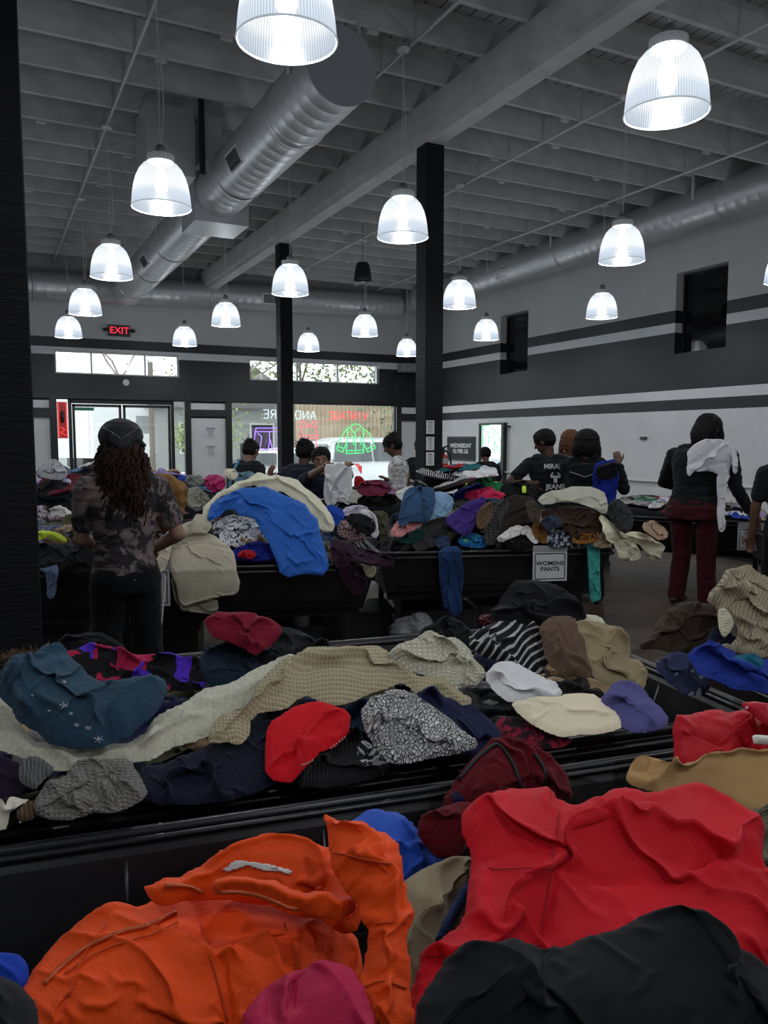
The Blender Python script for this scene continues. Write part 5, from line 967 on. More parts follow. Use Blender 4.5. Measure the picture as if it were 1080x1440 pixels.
bin_sign(1037, 742, 1073, 774, 'T-SHIRTS', (-.58, -.81), .6, 'framed paper sign reading T-SHIRTS at the right edge', .036, (1055, 740))
bin_sign(222, 800, 239, 852, '', F4, .6, 'white bordered sign partly hidden behind the beige parka', .05, (250, 788))
# ------------------------------------------------------------------ signs, mirror, exit light and other wall things
tag(MB().box(1.65, 1.66, 0, 0, 0, 0) and (lambda r: r)(empty('exit_sign', (2.32, DY-.04, 3.60))), 'black exit sign with glowing red letters and two lamp heads above the door', 'sign')
ex = [o for o in col.objects if o.name.startswith('exit_sign')][0]
MB().box(2.13, 2.51, DY-.075, DY-.005, 3.50, 3.70).build('sign_housing', black_metal, ex)
text_obj('exit_lettering', 'EXIT', .17, (2.32, DY-.078, 3.60), (1, 0, 0), (0, 0, 1), emis('exit_red', (1, .03, .06, 1), 1.3), ex, bold=.001)
for s_ in (-1, 1): MB().lathe([(.001, -.02), (.035, -.02), (.045, .02), (.03, .04), (.001, .04)], (2.32+s_*.245, DY-.05, 3.60), 14).build('lamp_head', black_metal, ex, smooth=True)
rd = tag(MB().lathe([(.001, -.004), (.055, 0), (.06, .02), (.001, .021)], (0, 0, 0), 20).build('door_chime', white_metal), 'small round white light on the black band above the glass door', 'light'); rd.rotation_euler = (PI/2, 0, 0); rd.location = (2.42, DY-.003, 2.66)
tag(MB().box(8.15, 8.75, DY-.32, DY-.01, 3.06, 3.24).box(8.2, 8.7, DY-.34, DY-.32, 3.08, 3.12).build('wall_unit', plain('grey_unit', (.28, .28, .29, 1), .5), centre=True), 'grey box unit on the black band in the far corner', 'unit')
tag(MB().tube([(8.12, DY-.02, 3.1), (8.1, DY-.03, 2.8), (8.05, DY-.05, 2.5), (7.8, DY-.06, 2.42), (7.5, DY-.05, 2.42)], .012, 6).build('black_cable', black_metal, centre=True, smooth=True), 'black cable drooping below the grey corner unit', 'cable')
sg = tag(empty('letter_board', (WX, 14.1, 1.4)), 'dark letter board reading WEDNESDAY $2 PER LB on the right wall', 'sign')
MB().box(WX-.03, WX-.002, 13.5, 14.56, 1.16, 1.66).build('board_frame', plain('board_grey', (.035, .037, .04, 1), .6), sg)
MB().box(WX-.034, WX-.031, 13.54, 14.52, 1.2, 1.62).build('board_face', plain('board_black', (.02, .021, .024, 1), .7), sg)
text_obj('lettering', 'WEDNESDAY\n$2 PER LB', .118, (WX-.036, 14.02, 1.41), (0, -1, 0), (0, 0, 1), plain('letter_white', (.8, .8, .8, 1), .5), sg, sx=1.15, bold=.003)
mi = tag(empty('wall_mirror', (WX, 12.85, .6)), 'tall mirror in a black frame leaning on the right wall reflecting the storefront', 'mirror')
MB().box(WX-.09, WX-.004, 12.42, 12.5, .5, 1.92).box(WX-.09, WX-.004, 13.22, 13.26, .5, 1.92).box(WX-.09, WX-.004, 12.5, 13.22, 1.88, 1.92).box(WX-.09, WX-.004, 12.5, 13.22, .5, .54).build('mirror_frame', black_metal, mi)
mirm = plain('mirror_glass', (.75, .78, .8, 1), .02, 1.0); MB().box(WX-.07, WX-.06, 12.5, 13.22, .54, 1.88).build('mirror_glass', mirm, mi)
tag(MB().box(WX-.16, WX-.005, 12.30, 12.34, 1.83, 1.86).build('wall_hook', black_metal, centre=True), 'small black peg beside the top of the wall mirror', 'peg')
tag(MB().tube([(WX-.03, 4.0, .98), (WX-.03, 15.4, .98)], .018, 8).build('wall_pipe', white_metal, centre=True), 'thin white pipe running low along the right wall', 'pipe')
tag(MB().tube([(WX-.02, 15.42, .2), (WX-.02, 15.42, 4.3)], .014, 8).build('wall_pipe', white_metal, centre=True), 'thin vertical conduit in the far right corner', 'pipe')
tag(MB().box(WX-.03, WX-.002, 8.85, 8.97, 1.60, 1.64).build('wall_sensor', black_metal, centre=True), 'tiny black sensor on the white wall left of the man in the burgundy trousers', 'sensor')
grey_ink = plain('grey_print', (.10, .10, .11, 1), .6)
def notice(x, y, z, w_, h_, label, parent=None, nx=(1, 0, 0)):
    nx = np.array(nx, float); nd = np.cross(nx, [0, 0, 1.]); c = np.array([x, y, z]); r = tag(empty('paper_notice', c), label, 'notice')
    MB().obox(c, nx, nd, (0, 0, 1), w_/2, .002, h_/2).build('paper_sheet', plain('notice_paper', (.66, .66, .67, 1), .6), r)
    m = MB(); rr2 = random.Random(int(x*100+z*10))
    for i in range(7):
        hw = w_*rr2.uniform(.18, .38); m.obox(c+nd*.003+np.array([0, 0, h_*(.36-.12*i)]), nx, nd, (0, 0, 1), hw, .0006, h_*(.02 if i else .035))
    m.build('printed_lines', grey_ink, r)
notice(4.0, DY-.006, 1.74, .24, .22, 'upper of two paper notices on the white storefront panel'); notice(4.0, DY-.006, 1.38, .24, .22, 'lower of two paper notices on the white storefront panel')
for i, (z, lb) in enumerate(((1.72, 'topmost'), (1.56, 'middle'), (1.41, 'lowest'))): notice(3.905, 6.727, z, .09, .13, '%s of three papers taped to the thick middle post' % lb)
fe = tag(empty('fire_extinguisher', (4.17, 6.80, 1.1)), 'red fire extinguisher mounted on the right side of the thick middle post', 'extinguisher')
MB().lathe([(.001, 1.13), (.05, 1.13), (.055, 1.15), (.055, 1.40), (.04, 1.44), (.018, 1.46), (.001, 1.46)], (4.105, 6.82, 0), 20).build('cylinder_body', plain('extinguisher_red', (.35, .012, .015, 1), .3), fe, smooth=True)
MB().lathe([(.0555, 1.36), (.0557, 1.36), (.0557, 1.41), (.05, 1.41)], (4.105, 6.82, 0), 20).build('label_band', plain('pale_band', (.4, .38, .36, 1), .5), fe)
MB().obox((4.105, 6.82, 1.49), (1, 0, 0), (0, 1, 0), (0, 0, 1), .015, .015, .03).obox((4.13, 6.82, 1.525), (1, 0, .3), (0, 1, 0), (-.3, 0, 1), .05, .012, .007).build('valve_handle', black_metal, fe)
MB().tube([(4.12, 6.80, 1.49), (4.17, 6.79, 1.46), (4.185, 6.79, 1.35), (4.175, 6.79, 1.22)], .011, 8).build('hose', black_metal, fe, smooth=True)
# ---- neon signs in the window (seen from behind)
def neon_mat(n, c, s=3.2): return emis(n, c, s)
red_n = neon_mat('neon_red', (1, .08, .08, 1), 1.6); wht_n = neon_mat('neon_white', (.75, .95, 1, 1), 1.2); grn_n = neon_mat('neon_green', (.08, 1, .25, 1), 1.3); pur_n = neon_mat('neon_purple', (.42, .22, 1, 1), 1.5); pnk_n = neon_mat('neon_pink', (1, .18, .28, 1), 1.3)
NY = DY-.02
STR = {'V': [[(0, 1), (.4, 0), (.8, 1)]], 'I': [[(.4, 0), (.4, 1)]], 'N': [[(.05, 0), (.05, 1), (.75, 0), (.75, 1)]], 'T': [[(0, 1), (.8, 1)], [(.4, 1), (.4, 0)]], 'A': [[(0, 0), (.4, 1), (.8, 0)], [(.15, .38), (.65, .38)]],
 'G': [[(.75, .8), (.55, 1), (.25, 1), (.05, .75), (.05, .25), (.25, 0), (.6, 0), (.75, .2), (.75, .45), (.45, .45)]], 'E': [[(.75, 1), (.05, 1), (.05, 0), (.75, 0)], [(.05, .5), (.6, .5)]], 'D': [[(.05, 0), (.05, 1), (.5, 1), (.75, .75), (.75, .25), (.5, 0), (.05, 0)]],
 'M': [[(.0, 0), (.05, 1), (.4, .3), (.75, 1), (.8, 0)]], 'O': [[(.25, 0), (.05, .3), (.05, .7), (.25, 1), (.55, 1), (.75, .7), (.75, .3), (.55, 0), (.25, 0)]], 'R': [[(.05, 0), (.05, 1), (.55, 1), (.75, .8), (.7, .55), (.05, .5)], [(.4, .5), (.78, 0)]]}
def neon_word(word, xr, wl, z0, h, mat, label):
    r = tag(empty('neon_word', (xr-wl*len(word)/2, NY, z0)), label, 'neon sign')
    for i, chh in enumerate(word):
        m = MB()
        for st in STR[chh]:
            for (p0, q0), (p1, q1) in zip(st[:-1], st[1:]): m.tube([(xr-(i*wl+p0*wl*.95), NY, z0+q0*h), (xr-(i*wl+p1*wl*.95), NY, z0+q1*h)], .009, 6)
        m.build('neon_letter', mat, r, smooth=True)
neon_word('VINTAGE', 7.42, .133, 2.02, .17, red_n, 'red neon word VINTAGE seen from behind in the storefront window')
neon_word('AND', 6.23, .17, 2.02, .17, wht_n, 'white neon word AND seen from behind beside the far post')
neon_word('MORE', 5.66, .155, 2.03, .17, wht_n, 'white neon word MORE seen from behind left of the far post')
def neon_shape(name, strokes, mat, label):
    allp = [p for s_ in strokes for p in s_]; W3 = [[atY(x, y, NY) for x, y in s_] for s_ in strokes]; c = np.mean([p for s_ in W3 for p in s_], axis=0)
    r = tag(empty(name, c), label, 'neon sign'); m = MB()
    for s_ in W3:
        for p, q in zip(s_[:-1], s_[1:]): m.tube([(p[0], NY, p[2]), (q[0], NY, q[2])], .010, 6)
    m.build('neon_tube', mat, r, smooth=True)
neon_shape('neon_shorts', [[(360,602),(399,602),(403,631),(383,632),(380,618),(377,632),(356,630),(360,602)], [(359,607),(400,607)], [(362,609),(368,614),(366,629)], [(396,609),(390,614),(393,629)], [(379,607),(379,620)]], pur_n, 'purple neon shorts hanging in the storefront window left of the far post')
neon_shape('neon_dress', [[(421,594),(427,592),(431,597),(438,597),(441,592),(446,593),(444,604),(447,612),(444,622),(448,632),(450,642)], [(421,594),(424,604),(422,612),(424,622),(421,634)], [(424,612),(446,612)], [(424,616),(446,616)], [(424,600),(445,600)]], pnk_n, 'pink red neon dress in the window right of the far post')
neon_shape('neon_jacket', [[(492,601),(498,596),(505,597),(510,602),(520,610),(528,630),(517,636),(511,622),(511,637),(487,638),(488,620),(482,636),(473,632),(480,614),(487,604),(492,601)], [(492,601),(498,609),(505,602)], [(500,609),(500,637)], [(511,602),(511,622)], [(489,604),(488,620)], [(474,627),(484,631)], [(516,631),(527,627)], [(492,616),(497,613),(497,626)], [(506,613),(508,626)], [(488,634),(511,633)]], grn_n, 'green neon jacket outline in the storefront window')
ps = tag(empty('neon_poster', (1.3, DY, 1.5)), 'narrow glowing red panel in the side window left of the glass door', 'neon sign')
MB().box(1.21, 1.38, DY+.02, DY+.04, 1.62, 2.28).build('red_panel', plain('red_poster', (.5, .05, .05, 1), .5), ps)
MB().tube([(1.225, DY+.005, 1.64), (1.365, DY+.005, 1.64), (1.365, DY+.005, 2.26), (1.225, DY+.005, 2.26)], .007, 6, closed=True).build('neon_tube', red_n, ps)
MB().tube([(1.26, DY+.005, 1.82), (1.33, DY+.005, 1.78), (1.26, DY+.005, 1.72), (1.33, DY+.005, 1.68)], .007, 6).build('neon_tube', red_n, ps)
MB().lathe([(.001, 1.9), (.03, 1.92), (.04, 2.0), (.03, 2.1), (.001, 2.12)], (1.295, DY+.012, 0), 10).build('black_figure', black_metal, ps)
tag(MB().box(1.5, 1.85, DY+.085, DY+.093, 2.13, 2.19).build('street_decal', plain('green_decal', (.03, .22, .12, 1), .5), centre=True), 'small green strip at the top left of the glass door', 'sticker')
tag(MB().box(4.62, 4.95, DY+.085, DY+.092, 1.18, 1.52).build('window_decal', plain('grey_decal', (.18, .2, .2, 1), .6), centre=True), 'grey square stuck on the storefront window left of the purple shorts', 'sticker')

# ------------------------------------------------------------------ the street outside
asph = plain('wet_asphalt', (.40, .41, .42, 1), .35, bs=.2, bscale=12); 
struct('trim_3', MB().box(-60, 70, DY+.26, 75, -.18, -.06), asph)
struct('trim_4', MB().box(-60, 70, DY+.26, DY+2.2, -.06, -.02), plain('sidewalk', (.42, .42, .40, 1), .8, bs=.2))
tag(MB().box(6, 22, DY+6.0, DY+7.6, -.06, .06).build('grass_verge', plain('verge_grass', (.12, .20, .05, 1), .9, bs=.6, bscale=60, bdist=.03, var=.3), centre=True), 'strip of green grass beside the street outside', 'grass', kind='stuff')
tyre = plain('tyre', (.02, .02, .02, 1), .8); alloy = plain('alloy', (.5, .5, .52, 1), .3, .8); cglass = plain('car_glass', (.03, .035, .04, 1), .08); lampm = plain('car_lamp', (.7, .7, .7, 1), .2); tail = plain('tail_red', (.5, .03, .03, 1), .3)
def car(x, y, rz, colr, label, kind='suv'):
    r = tag(empty('parked_car', (0, 0, 0)), label, 'car'); paintm = plain('car_paint_'+label.split()[0], colr, .25, .2)
    h = 1.72 if kind == 'suv' else 1.45
    prof = [(-2.25, .35), (-2.32, .75), (-2.2, .98), (-1.95, 1.05), (-1.75, h-.12), (-1.3, h), (.2, h), (.55, h-.06), (1.15, 1.08), (2.0, .98), (2.28, .8), (2.32, .45), (2.2, .32)] if kind == 'suv' else [(-2.25, .35), (-2.3, .75), (-2.2, .95), (-1.55, 1.02), (-.95, h-.03), (-.2, h), (.4, h-.06), (1.15, .98), (2.0, .88), (2.28, .7), (2.3, .45), (2.2, .32)]
    bm_ = bmesh.new(); secs = [(-.88, .86, 0), (-.92, 1, 0), (.92, 1, 0), (.88, .86, 0)]; rows = []
    for (yy, sc_, _) in ((-.86, .97, 0), (-.9, 1, 0), (-.45, 1.0, 0), (.45, 1.0, 0), (.9, 1, 0), (.86, .97, 0)):
        rows.append([bm_.verts.new((px*sc_, yy*(1-.22*max(0, (pz-.95)/(h-.95))), .35+(pz-.35)*(.985 if abs(yy) > .8 else 1.0))) for px, pz in prof])
    n = len(prof)
    for i in range(len(rows)-1):
        for k in range(n): bm_.faces.new((rows[i][k], rows[i][(k+1) % n], rows[i+1][(k+1) % n], rows[i+1][k]))
    bm_.faces.new(rows[0][::-1]); bm_.faces.new(rows[-1]); bmesh.ops.recalc_face_normals(bm_, faces=bm_.faces); me = bpy.data.meshes.new('car_body'); bm_.to_mesh(me); bm_.free(); me.materials.append(paintm)
    bo = bpy.data.objects.new('car_body', me); col.objects.link(bo); bo.parent = r
    x0, x1 = (-1.7, .85) if kind == 'suv' else (-1.1, .75); g = MB()
    for s_ in (-1, 1):
        for a, b in ((x0, (x0+x1)/2-.05), ((x0+x1)/2+.05, x1)):
            zt = h-.14; yb, yt = .905*s_, (.9*(1-.22*max(0, (zt-.95)/(h-.95)))+.012)*s_; sl = .28 if b == x1 else .0; sf = .12 if a == x0 else 0
            g.prism([(a, yb, 1.02), (b, yb, 1.02), (b-sl, yt, zt), (a+sf, yt, zt)], (0, .01*s_, 0))
    g.build('side_window', cglass, r); 
    fr = [(1.13, 1.1), (.6, h-.12)] if kind == 'suv' else [(1.12, 1.02), (.45, h-.12)]; bk = [(-1.97, 1.12), (-1.8, h-.2)] if kind == 'suv' else [(-1.6, 1.08), (-1.05, h-.12)]
    MB().prism([(fr[0][0]+.02, -.72, fr[0][1]), (fr[0][0]+.02, .72, fr[0][1]), (fr[1][0]+.02, .66, fr[1][1]), (fr[1][0]+.02, -.66, fr[1][1])], (.01, 0, .01)).build('windshield', cglass, r)
    MB().prism([(bk[0][0]-.02, -.72, bk[0][1]), (bk[0][0]-.02, .72, bk[0][1]), (bk[1][0]-.02, .66, bk[1][1]), (bk[1][0]-.02, -.66, bk[1][1])], (-.01, 0, .01)).build('rear_window', cglass, r)
    for sx_ in (-1.4, 1.42):
        for s_ in (-1, 1):
            w_ = MB().tube([(sx_, .72*s_, .34), (sx_, .93*s_, .34)], .34, 28).build('wheel', tyre, r); m = MB().tube([(sx_, .925*s_, .34), (sx_, .94*s_, .34)], .08, 16)
            for q in range(10): a = q*PI/5; m.tube([(sx_+.05*math.cos(a), .938*s_, .34+.05*math.sin(a)), (sx_+.22*math.cos(a), .938*s_, .34+.22*math.sin(a))], .018, 5)
            m.build('rim', alloy, w_)
    MB().box(2.2, 2.31, -.8, -.45, .68, .82).box(2.2, 2.31, .45, .8, .68, .82).build('headlight', lampm, r); MB().box(-2.32, -2.2, -.82, -.55, .78, .98).box(-2.32, -2.2, .55, .82, .78, .98).build('tail_light', tail, r)
    r.location = (x, y, -.06); r.rotation_euler = (0, 0, rz); return r
car(10.6, 21.8, .05, (.45, .46, .48, 1), 'silver estate car parked outside behind the green neon jacket', 'suv')
car(6.9, 20.2, 2.75, (.75, .75, .76, 1), 'white saloon car parked outside behind the purple neon shorts', 'sedan')
car(-.3, 22.5, .3, (.05, .055, .06, 1), 'dark car parked outside left of the glass door', 'suv')
car(15.5, 31, .1, (.5, .52, .55, 1), 'distant grey car far right across the street', 'suv')
bt = tag(empty('box_truck', (0, 0, 0)), 'white box truck on the street beyond the glass door', 'truck')
wtm = plain('truck_white', (.66, .66, .66, 1), .4)
MB().box(-2.6, 2.2, -1.2, 1.2, .95, 3.5).build('cargo_box', wtm, bt); MB().box(2.25, 3.9, -1.05, 1.05, .5, 2.2).prism([(3.9, -1.05, 1.2), (3.9, 1.05, 1.2), (4.5, 1.0, 1.15), (4.5, -1.0, 1.15)], (0, 0, -.65)).build('cab', wtm, bt)
MB().box(-2.63, -2.605, -1.0, 1.0, 1.1, 3.3).build('rear_door', plain('truck_door', (.52, .53, .54, 1), .4), bt)
for q in (-1.6, 3.2):
    for s_ in (-1, 1): MB().tube([(q, .8*s_, .45), (q, 1.12*s_, .45)], .45, 24).build('wheel', tyre, bt)
MB().box(-2.6, 2.2, -.5, .5, .6, .94).build('chassis', black_metal, bt); MB().box(-.6, .9, -1.215, -1.205, 1.9, 2.6).build('side_panel', plain('truck_grey', (.25, .26, .27, 1), .5), bt)
bt.location = (5.4, 34, -.06); bt.rotation_euler = (0, 0, .5)
# house, fence, building
hs = tag(empty('gabled_house', (9, 34, 0)), 'pale gabled house across the street seen through the storefront window', 'house')
MB().box(6.2, 12.5, 33, 38, 0, 3.0).build('house_wall', plain('clapboard', (.30, .30, .29, 1), .8), hs)
MB().prism([(5.8, 32.6, 2.9), (12.9, 32.6, 2.9), (9.3, 32.6, 5.4)], (0, 6, 0)).build('gable_roof', plain('shingle', (.20, .19, .19, 1), .9, bs=.3), hs)
for xx in (7.2, 10.2): 
    wf = MB().box(xx, xx+1.1, 32.95, 33.0, 1.0, 2.3).build('house_window', white_metal, hs); MB().box(xx+.08, xx+1.02, 32.93, 32.95, 1.08, 2.22).build('pane', cglass, wf)
fnc = tag(empty('wood_fence', (14, 27, 0)), 'tan vertical board fence behind the silver car', 'fence')
fm = plain('fence_wood', (.34, .26, .18, 1), .8, bs=.4, bscale=8, var=.2)
m = MB()
for i in range(40): m.box(9.9+i*.16, 10.04+i*.16, 26.5, 26.54, 0, 3.1+.02*math.sin(i*3.1))
m.build('fence_boards', fm, fnc); MB().box(9.9, 16.3, 26.55, 26.62, .5, .6).box(9.9, 16.3, 26.55, 26.62, 2.4, 2.5).build('fence_rail', fm, fnc)
tag(MB().box(16.2, 30, 40, 46, 0, 4.4).build('far_building', plain('far_wall', (.5, .28, .28, 1), .8), centre=True), 'low pinkish building far across the street at the right', 'building')
tag(MB().box(-12, 4, 44, 50, 0, 4.6).build('far_building', plain('far_wall_grey', (.36, .37, .36, 1), .8), centre=True), 'long grey building far beyond the glass door', 'building')
tag(MB().tube([(5.0, 27, 0), (5.0, 27, 9)], .09, 8).build('utility_pole', plain('pole_wood', (.13, .11, .09, 1), .9), centre=True), 'utility pole across the street seen through the transom', 'pole')
for k_, (zz, dy_) in enumerate(((7.9, 0), (7.3, .4))): tag(MB().tube([(-25+i*5, 27+dy_, zz-.5*math.sin(PI*((i % 6)/6))) for i in range(14)], .025, 5).build('power_line', black_metal, centre=True), ('higher' if k_ == 0 else 'lower')+' power line crossing outside the transom windows', 'cable')
barkm = plain('bark', (.24, .21, .18, 1), .9, bs=.5); 
def leafm(n, c):
    m, nt, p = newmat(n); v = coords(nt); nt.links.new(ramp(nt, noise(nt, v, 3, 4), [(.3, tuple(x*.6 for x in c)), (.7, tuple(min(1, x*1.3) for x in c))]), p.inputs['Base Color']); p.inputs['Roughness'].default_value = .8; return m
lf1 = leafm('spring_leaf', (.22, .28, .10)); lf2 = leafm('dull_leaf', (.17, .20, .12))
def tree(x, y, h, R_, seed, mat, label, nleaf=700, name='street_tree', bare=False):
    rs = random.Random(seed); r = tag(empty(name, (x, y, 0)), label, 'tree' if name == 'street_tree' else 'shrub'); t = MB(); tips = []
    def br(p, d, L, rad, lv):
        q = [p]; 
        for i in range(3): d = nrm(d+np.array([rs.gauss(0, .14), rs.gauss(0, .14), rs.gauss(0, .08)])); p = p+d*L/3; q.append(p)
        t.tube(q, [rad, rad*.85, rad*.7, rad*.55], 5)
        if lv == 0: tips.append(p); return
        for i in range(3): dd = nrm(d+np.array([rs.gauss(0, .75), rs.gauss(0, .75), rs.gauss(.1, .4)])); tips.append(p); br(p, dd, L*.68, rad*.55, lv-1)
    br(np.array([x, y, 0.]), np.array([0, 0, 1.]), h*.42, .03*h*.35, 4 if name == 'street_tree' else 2); t.build('trunk', barkm, r)
    V = []; F = []
    if not bare or nleaf:
        for i in range(nleaf):
            c = tips[rs.randrange(len(tips))]+np.array([rs.gauss(0, R_*.16), rs.gauss(0, R_*.16), rs.gauss(0, R_*.14)]); a = nrm([rs.gauss(0, 1) for _ in range(3)]); b_ = nrm(np.cross(a, [rs.gauss(0, 1) for _ in range(3)])); s_ = rs.uniform(.05, .12)*(1 if name == 'street_tree' else .6)
            k = len(V); V += [c-a*s_, c+b_*s_*.6, c+a*s_, c-b_*s_*.6]; F.append((k, k+1, k+2, k+3))
        link_mesh('foliage', V, F, mat, r, False)
tree(-1.5, 25, 8.5, 4, 1, lf2, 'nearly bare tree branching left outside the left transom window', 1500)
tree(4.3, 39, 11, 4.5, 2, lf2, 'bare branched tree in the middle of the left transom window', 1200)
tree(7.3, 27, 8.5, 4, 3, lf1, 'light green tree outside between the two transoms', 6000)
tree(10.8, 29, 9, 4.5, 4, lf1, 'light green tree above the wooden fence outside', 7000)
tree(15.5, 28, 9, 4.5, 5, lf2, 'green tree outside at the right end of the right transom', 7000)
tree(8.3, 31, 8, 4, 6, lf1, 'green tree in front of the gabled house', 6000)
for i, (xx, yy, lb) in enumerate(((13.6, 25.4, 'leafy shrub right of the wooden fence outside'), (14.8, 25.0, 'leafy shrub at the right edge of the storefront window'), (6.6, 27.0, 'low shrub outside near the white saloon car'))): tree(xx, yy, 2.6, 1.6, 20+i, lf1, lb, 1500, 'leafy_shrub')
# ------------------------------------------------------------------ people
def solid(name, prims, voxel, mat, parent, smooth_it=4, wrinkle=0.0, wsc=.09, seed=0, disp=None):
    """one continuous surface: tapered solids fused, smoothed and given cloth wrinkles"""
    m = MB()
    for p in prims:
        if p[0] == 'c':
            _, a, ra, b, rb = p[:5]; a, b = np.array(a, float), np.array(b, float); t = nrm(b-a); pts = []; rr = []
            for k in range(4): an = PI/2*k/4; pts.append(a-t*ra*math.cos(an)); rr.append(max(.0015, ra*math.sin(an)))
            for k in range(5): pts.append(a+(b-a)*k/4); rr.append(ra+(rb-ra)*k/4)
            for k in range(1, 5): an = PI/2*k/4; pts.append(b+t*rb*math.sin(an)); rr.append(max(.0015, rb*math.cos(an)))
            m.tube(pts, rr, 14)
        elif p[0] == 'e':
            _, c, r3, M = p; V = []; F = []; nu, nv = 20, 12; c = np.array(c)
            for j in range(nv+1):
                th_ = PI*j/nv
                for i in range(nu): ph_ = 2*PI*i/nu; V.append(c+M @ np.array([r3[0]*math.sin(th_)*math.cos(ph_), r3[1]*math.sin(th_)*math.sin(ph_), r3[2]*math.cos(th_)]))
            for j in range(nv):
                for i in range(nu): F.append((j*nu+i, j*nu+(i+1) % nu, (j+1)*nu+(i+1) % nu, (j+1)*nu+i))
            m.add(V, F)
        elif p[0] == 'l':
            _, secs, n = p; V = []; F = []
            for (c, ax, ay, ra, rb) in secs:
                for i in range(n): an = 2*PI*i/n; V.append(np.array(c)+np.array(ax)*ra*math.cos(an)+np.array(ay)*rb*math.sin(an))
            for j in range(len(secs)-1):
                for i in range(n): F.append((j*n+i, j*n+(i+1) % n, (j+1)*n+(i+1) % n, (j+1)*n+i))
            F += [tuple(range(n))[::-1], tuple((len(secs)-1)*n+i for i in range(n))]; m.add(V, F)
    me = bpy.data.meshes.new('tmp'); me.from_pydata([tuple(map(float, v)) for v in m.V], [], m.F); o = bpy.data.objects.new('tmp', me); col.objects.link(o)
    bm_ = bmesh.new(); bm_.from_mesh(me); bmesh.ops.recalc_face_normals(bm_, faces=bm_.faces); bm_.to_mesh(me); bm_.free()
    r = o.modifiers.new('r', 'REMESH'); r.mode = 'VOXEL'; r.voxel_size = voxel; s_ = o.modifiers.new('s', 'SMOOTH'); s_.iterations = smooth_it; s_.factor = .5
    ev = bpy.data.meshes.new_from_object(o.evaluated_get(bpy.context.evaluated_depsgraph_get())); bpy.data.objects.remove(o)
    V = np.zeros(len(ev.vertices)*3); ev.vertices.foreach_get('co', V); V = V.reshape(-1, 3); Nn = np.zeros(len(ev.vertices)*3); ev.vertices.foreach_get('normal', Nn); Nn = Nn.reshape(-1, 3)
    F = [tuple(p.vertices) for p in ev.polygons]; bpy.data.meshes.remove(ev)
    if wrinkle:
        h = V[:, 0]*.6+V[:, 1]*.8; V = V+Nn*(wrinkle*(ridge(h/wsc, V[:, 2]/wsc*1.5+perlin(h/.2, V[:, 2]/.2, seed), seed)-.5)+wrinkle*.5*perlin(h/wsc*2, V[:, 2]/wsc*2.6, seed+3))[:, None]
    uv = np.stack([V[:, 0]*.9+V[:, 1]*.44, V[:, 2]], 1)
    return link_mesh(name, V, F, mat, parent, True, False, uv)
def skinm(n, c): m = plain('skin_'+n, c, .55, spec=.3); return m
SK = {'light': skinm('light', (.34, .20, .14, 1)), 'brown': skinm('brown', (.13, .068, .043, 1)), 'dark': skinm('dark', (.075, .038, .025, 1)), 'tan': skinm('tan', (.26, .15, .10, 1))}
def hairm(n, c):
    m = plain('hair_'+n, c, .6, spec=.15); nt = m.node_tree; v = coords(nt, 'Object', (1, 1, .15)); bump(nt, noise(nt, v, 160, 3), nt.nodes['Principled BSDF'], .8, .01); return m
HB = hairm('black', (.008, .007, .007, 1)); HBR = hairm('brown', (.035, .016, .011, 1)); HCU = hairm('copper', (.13, .055, .03, 1))
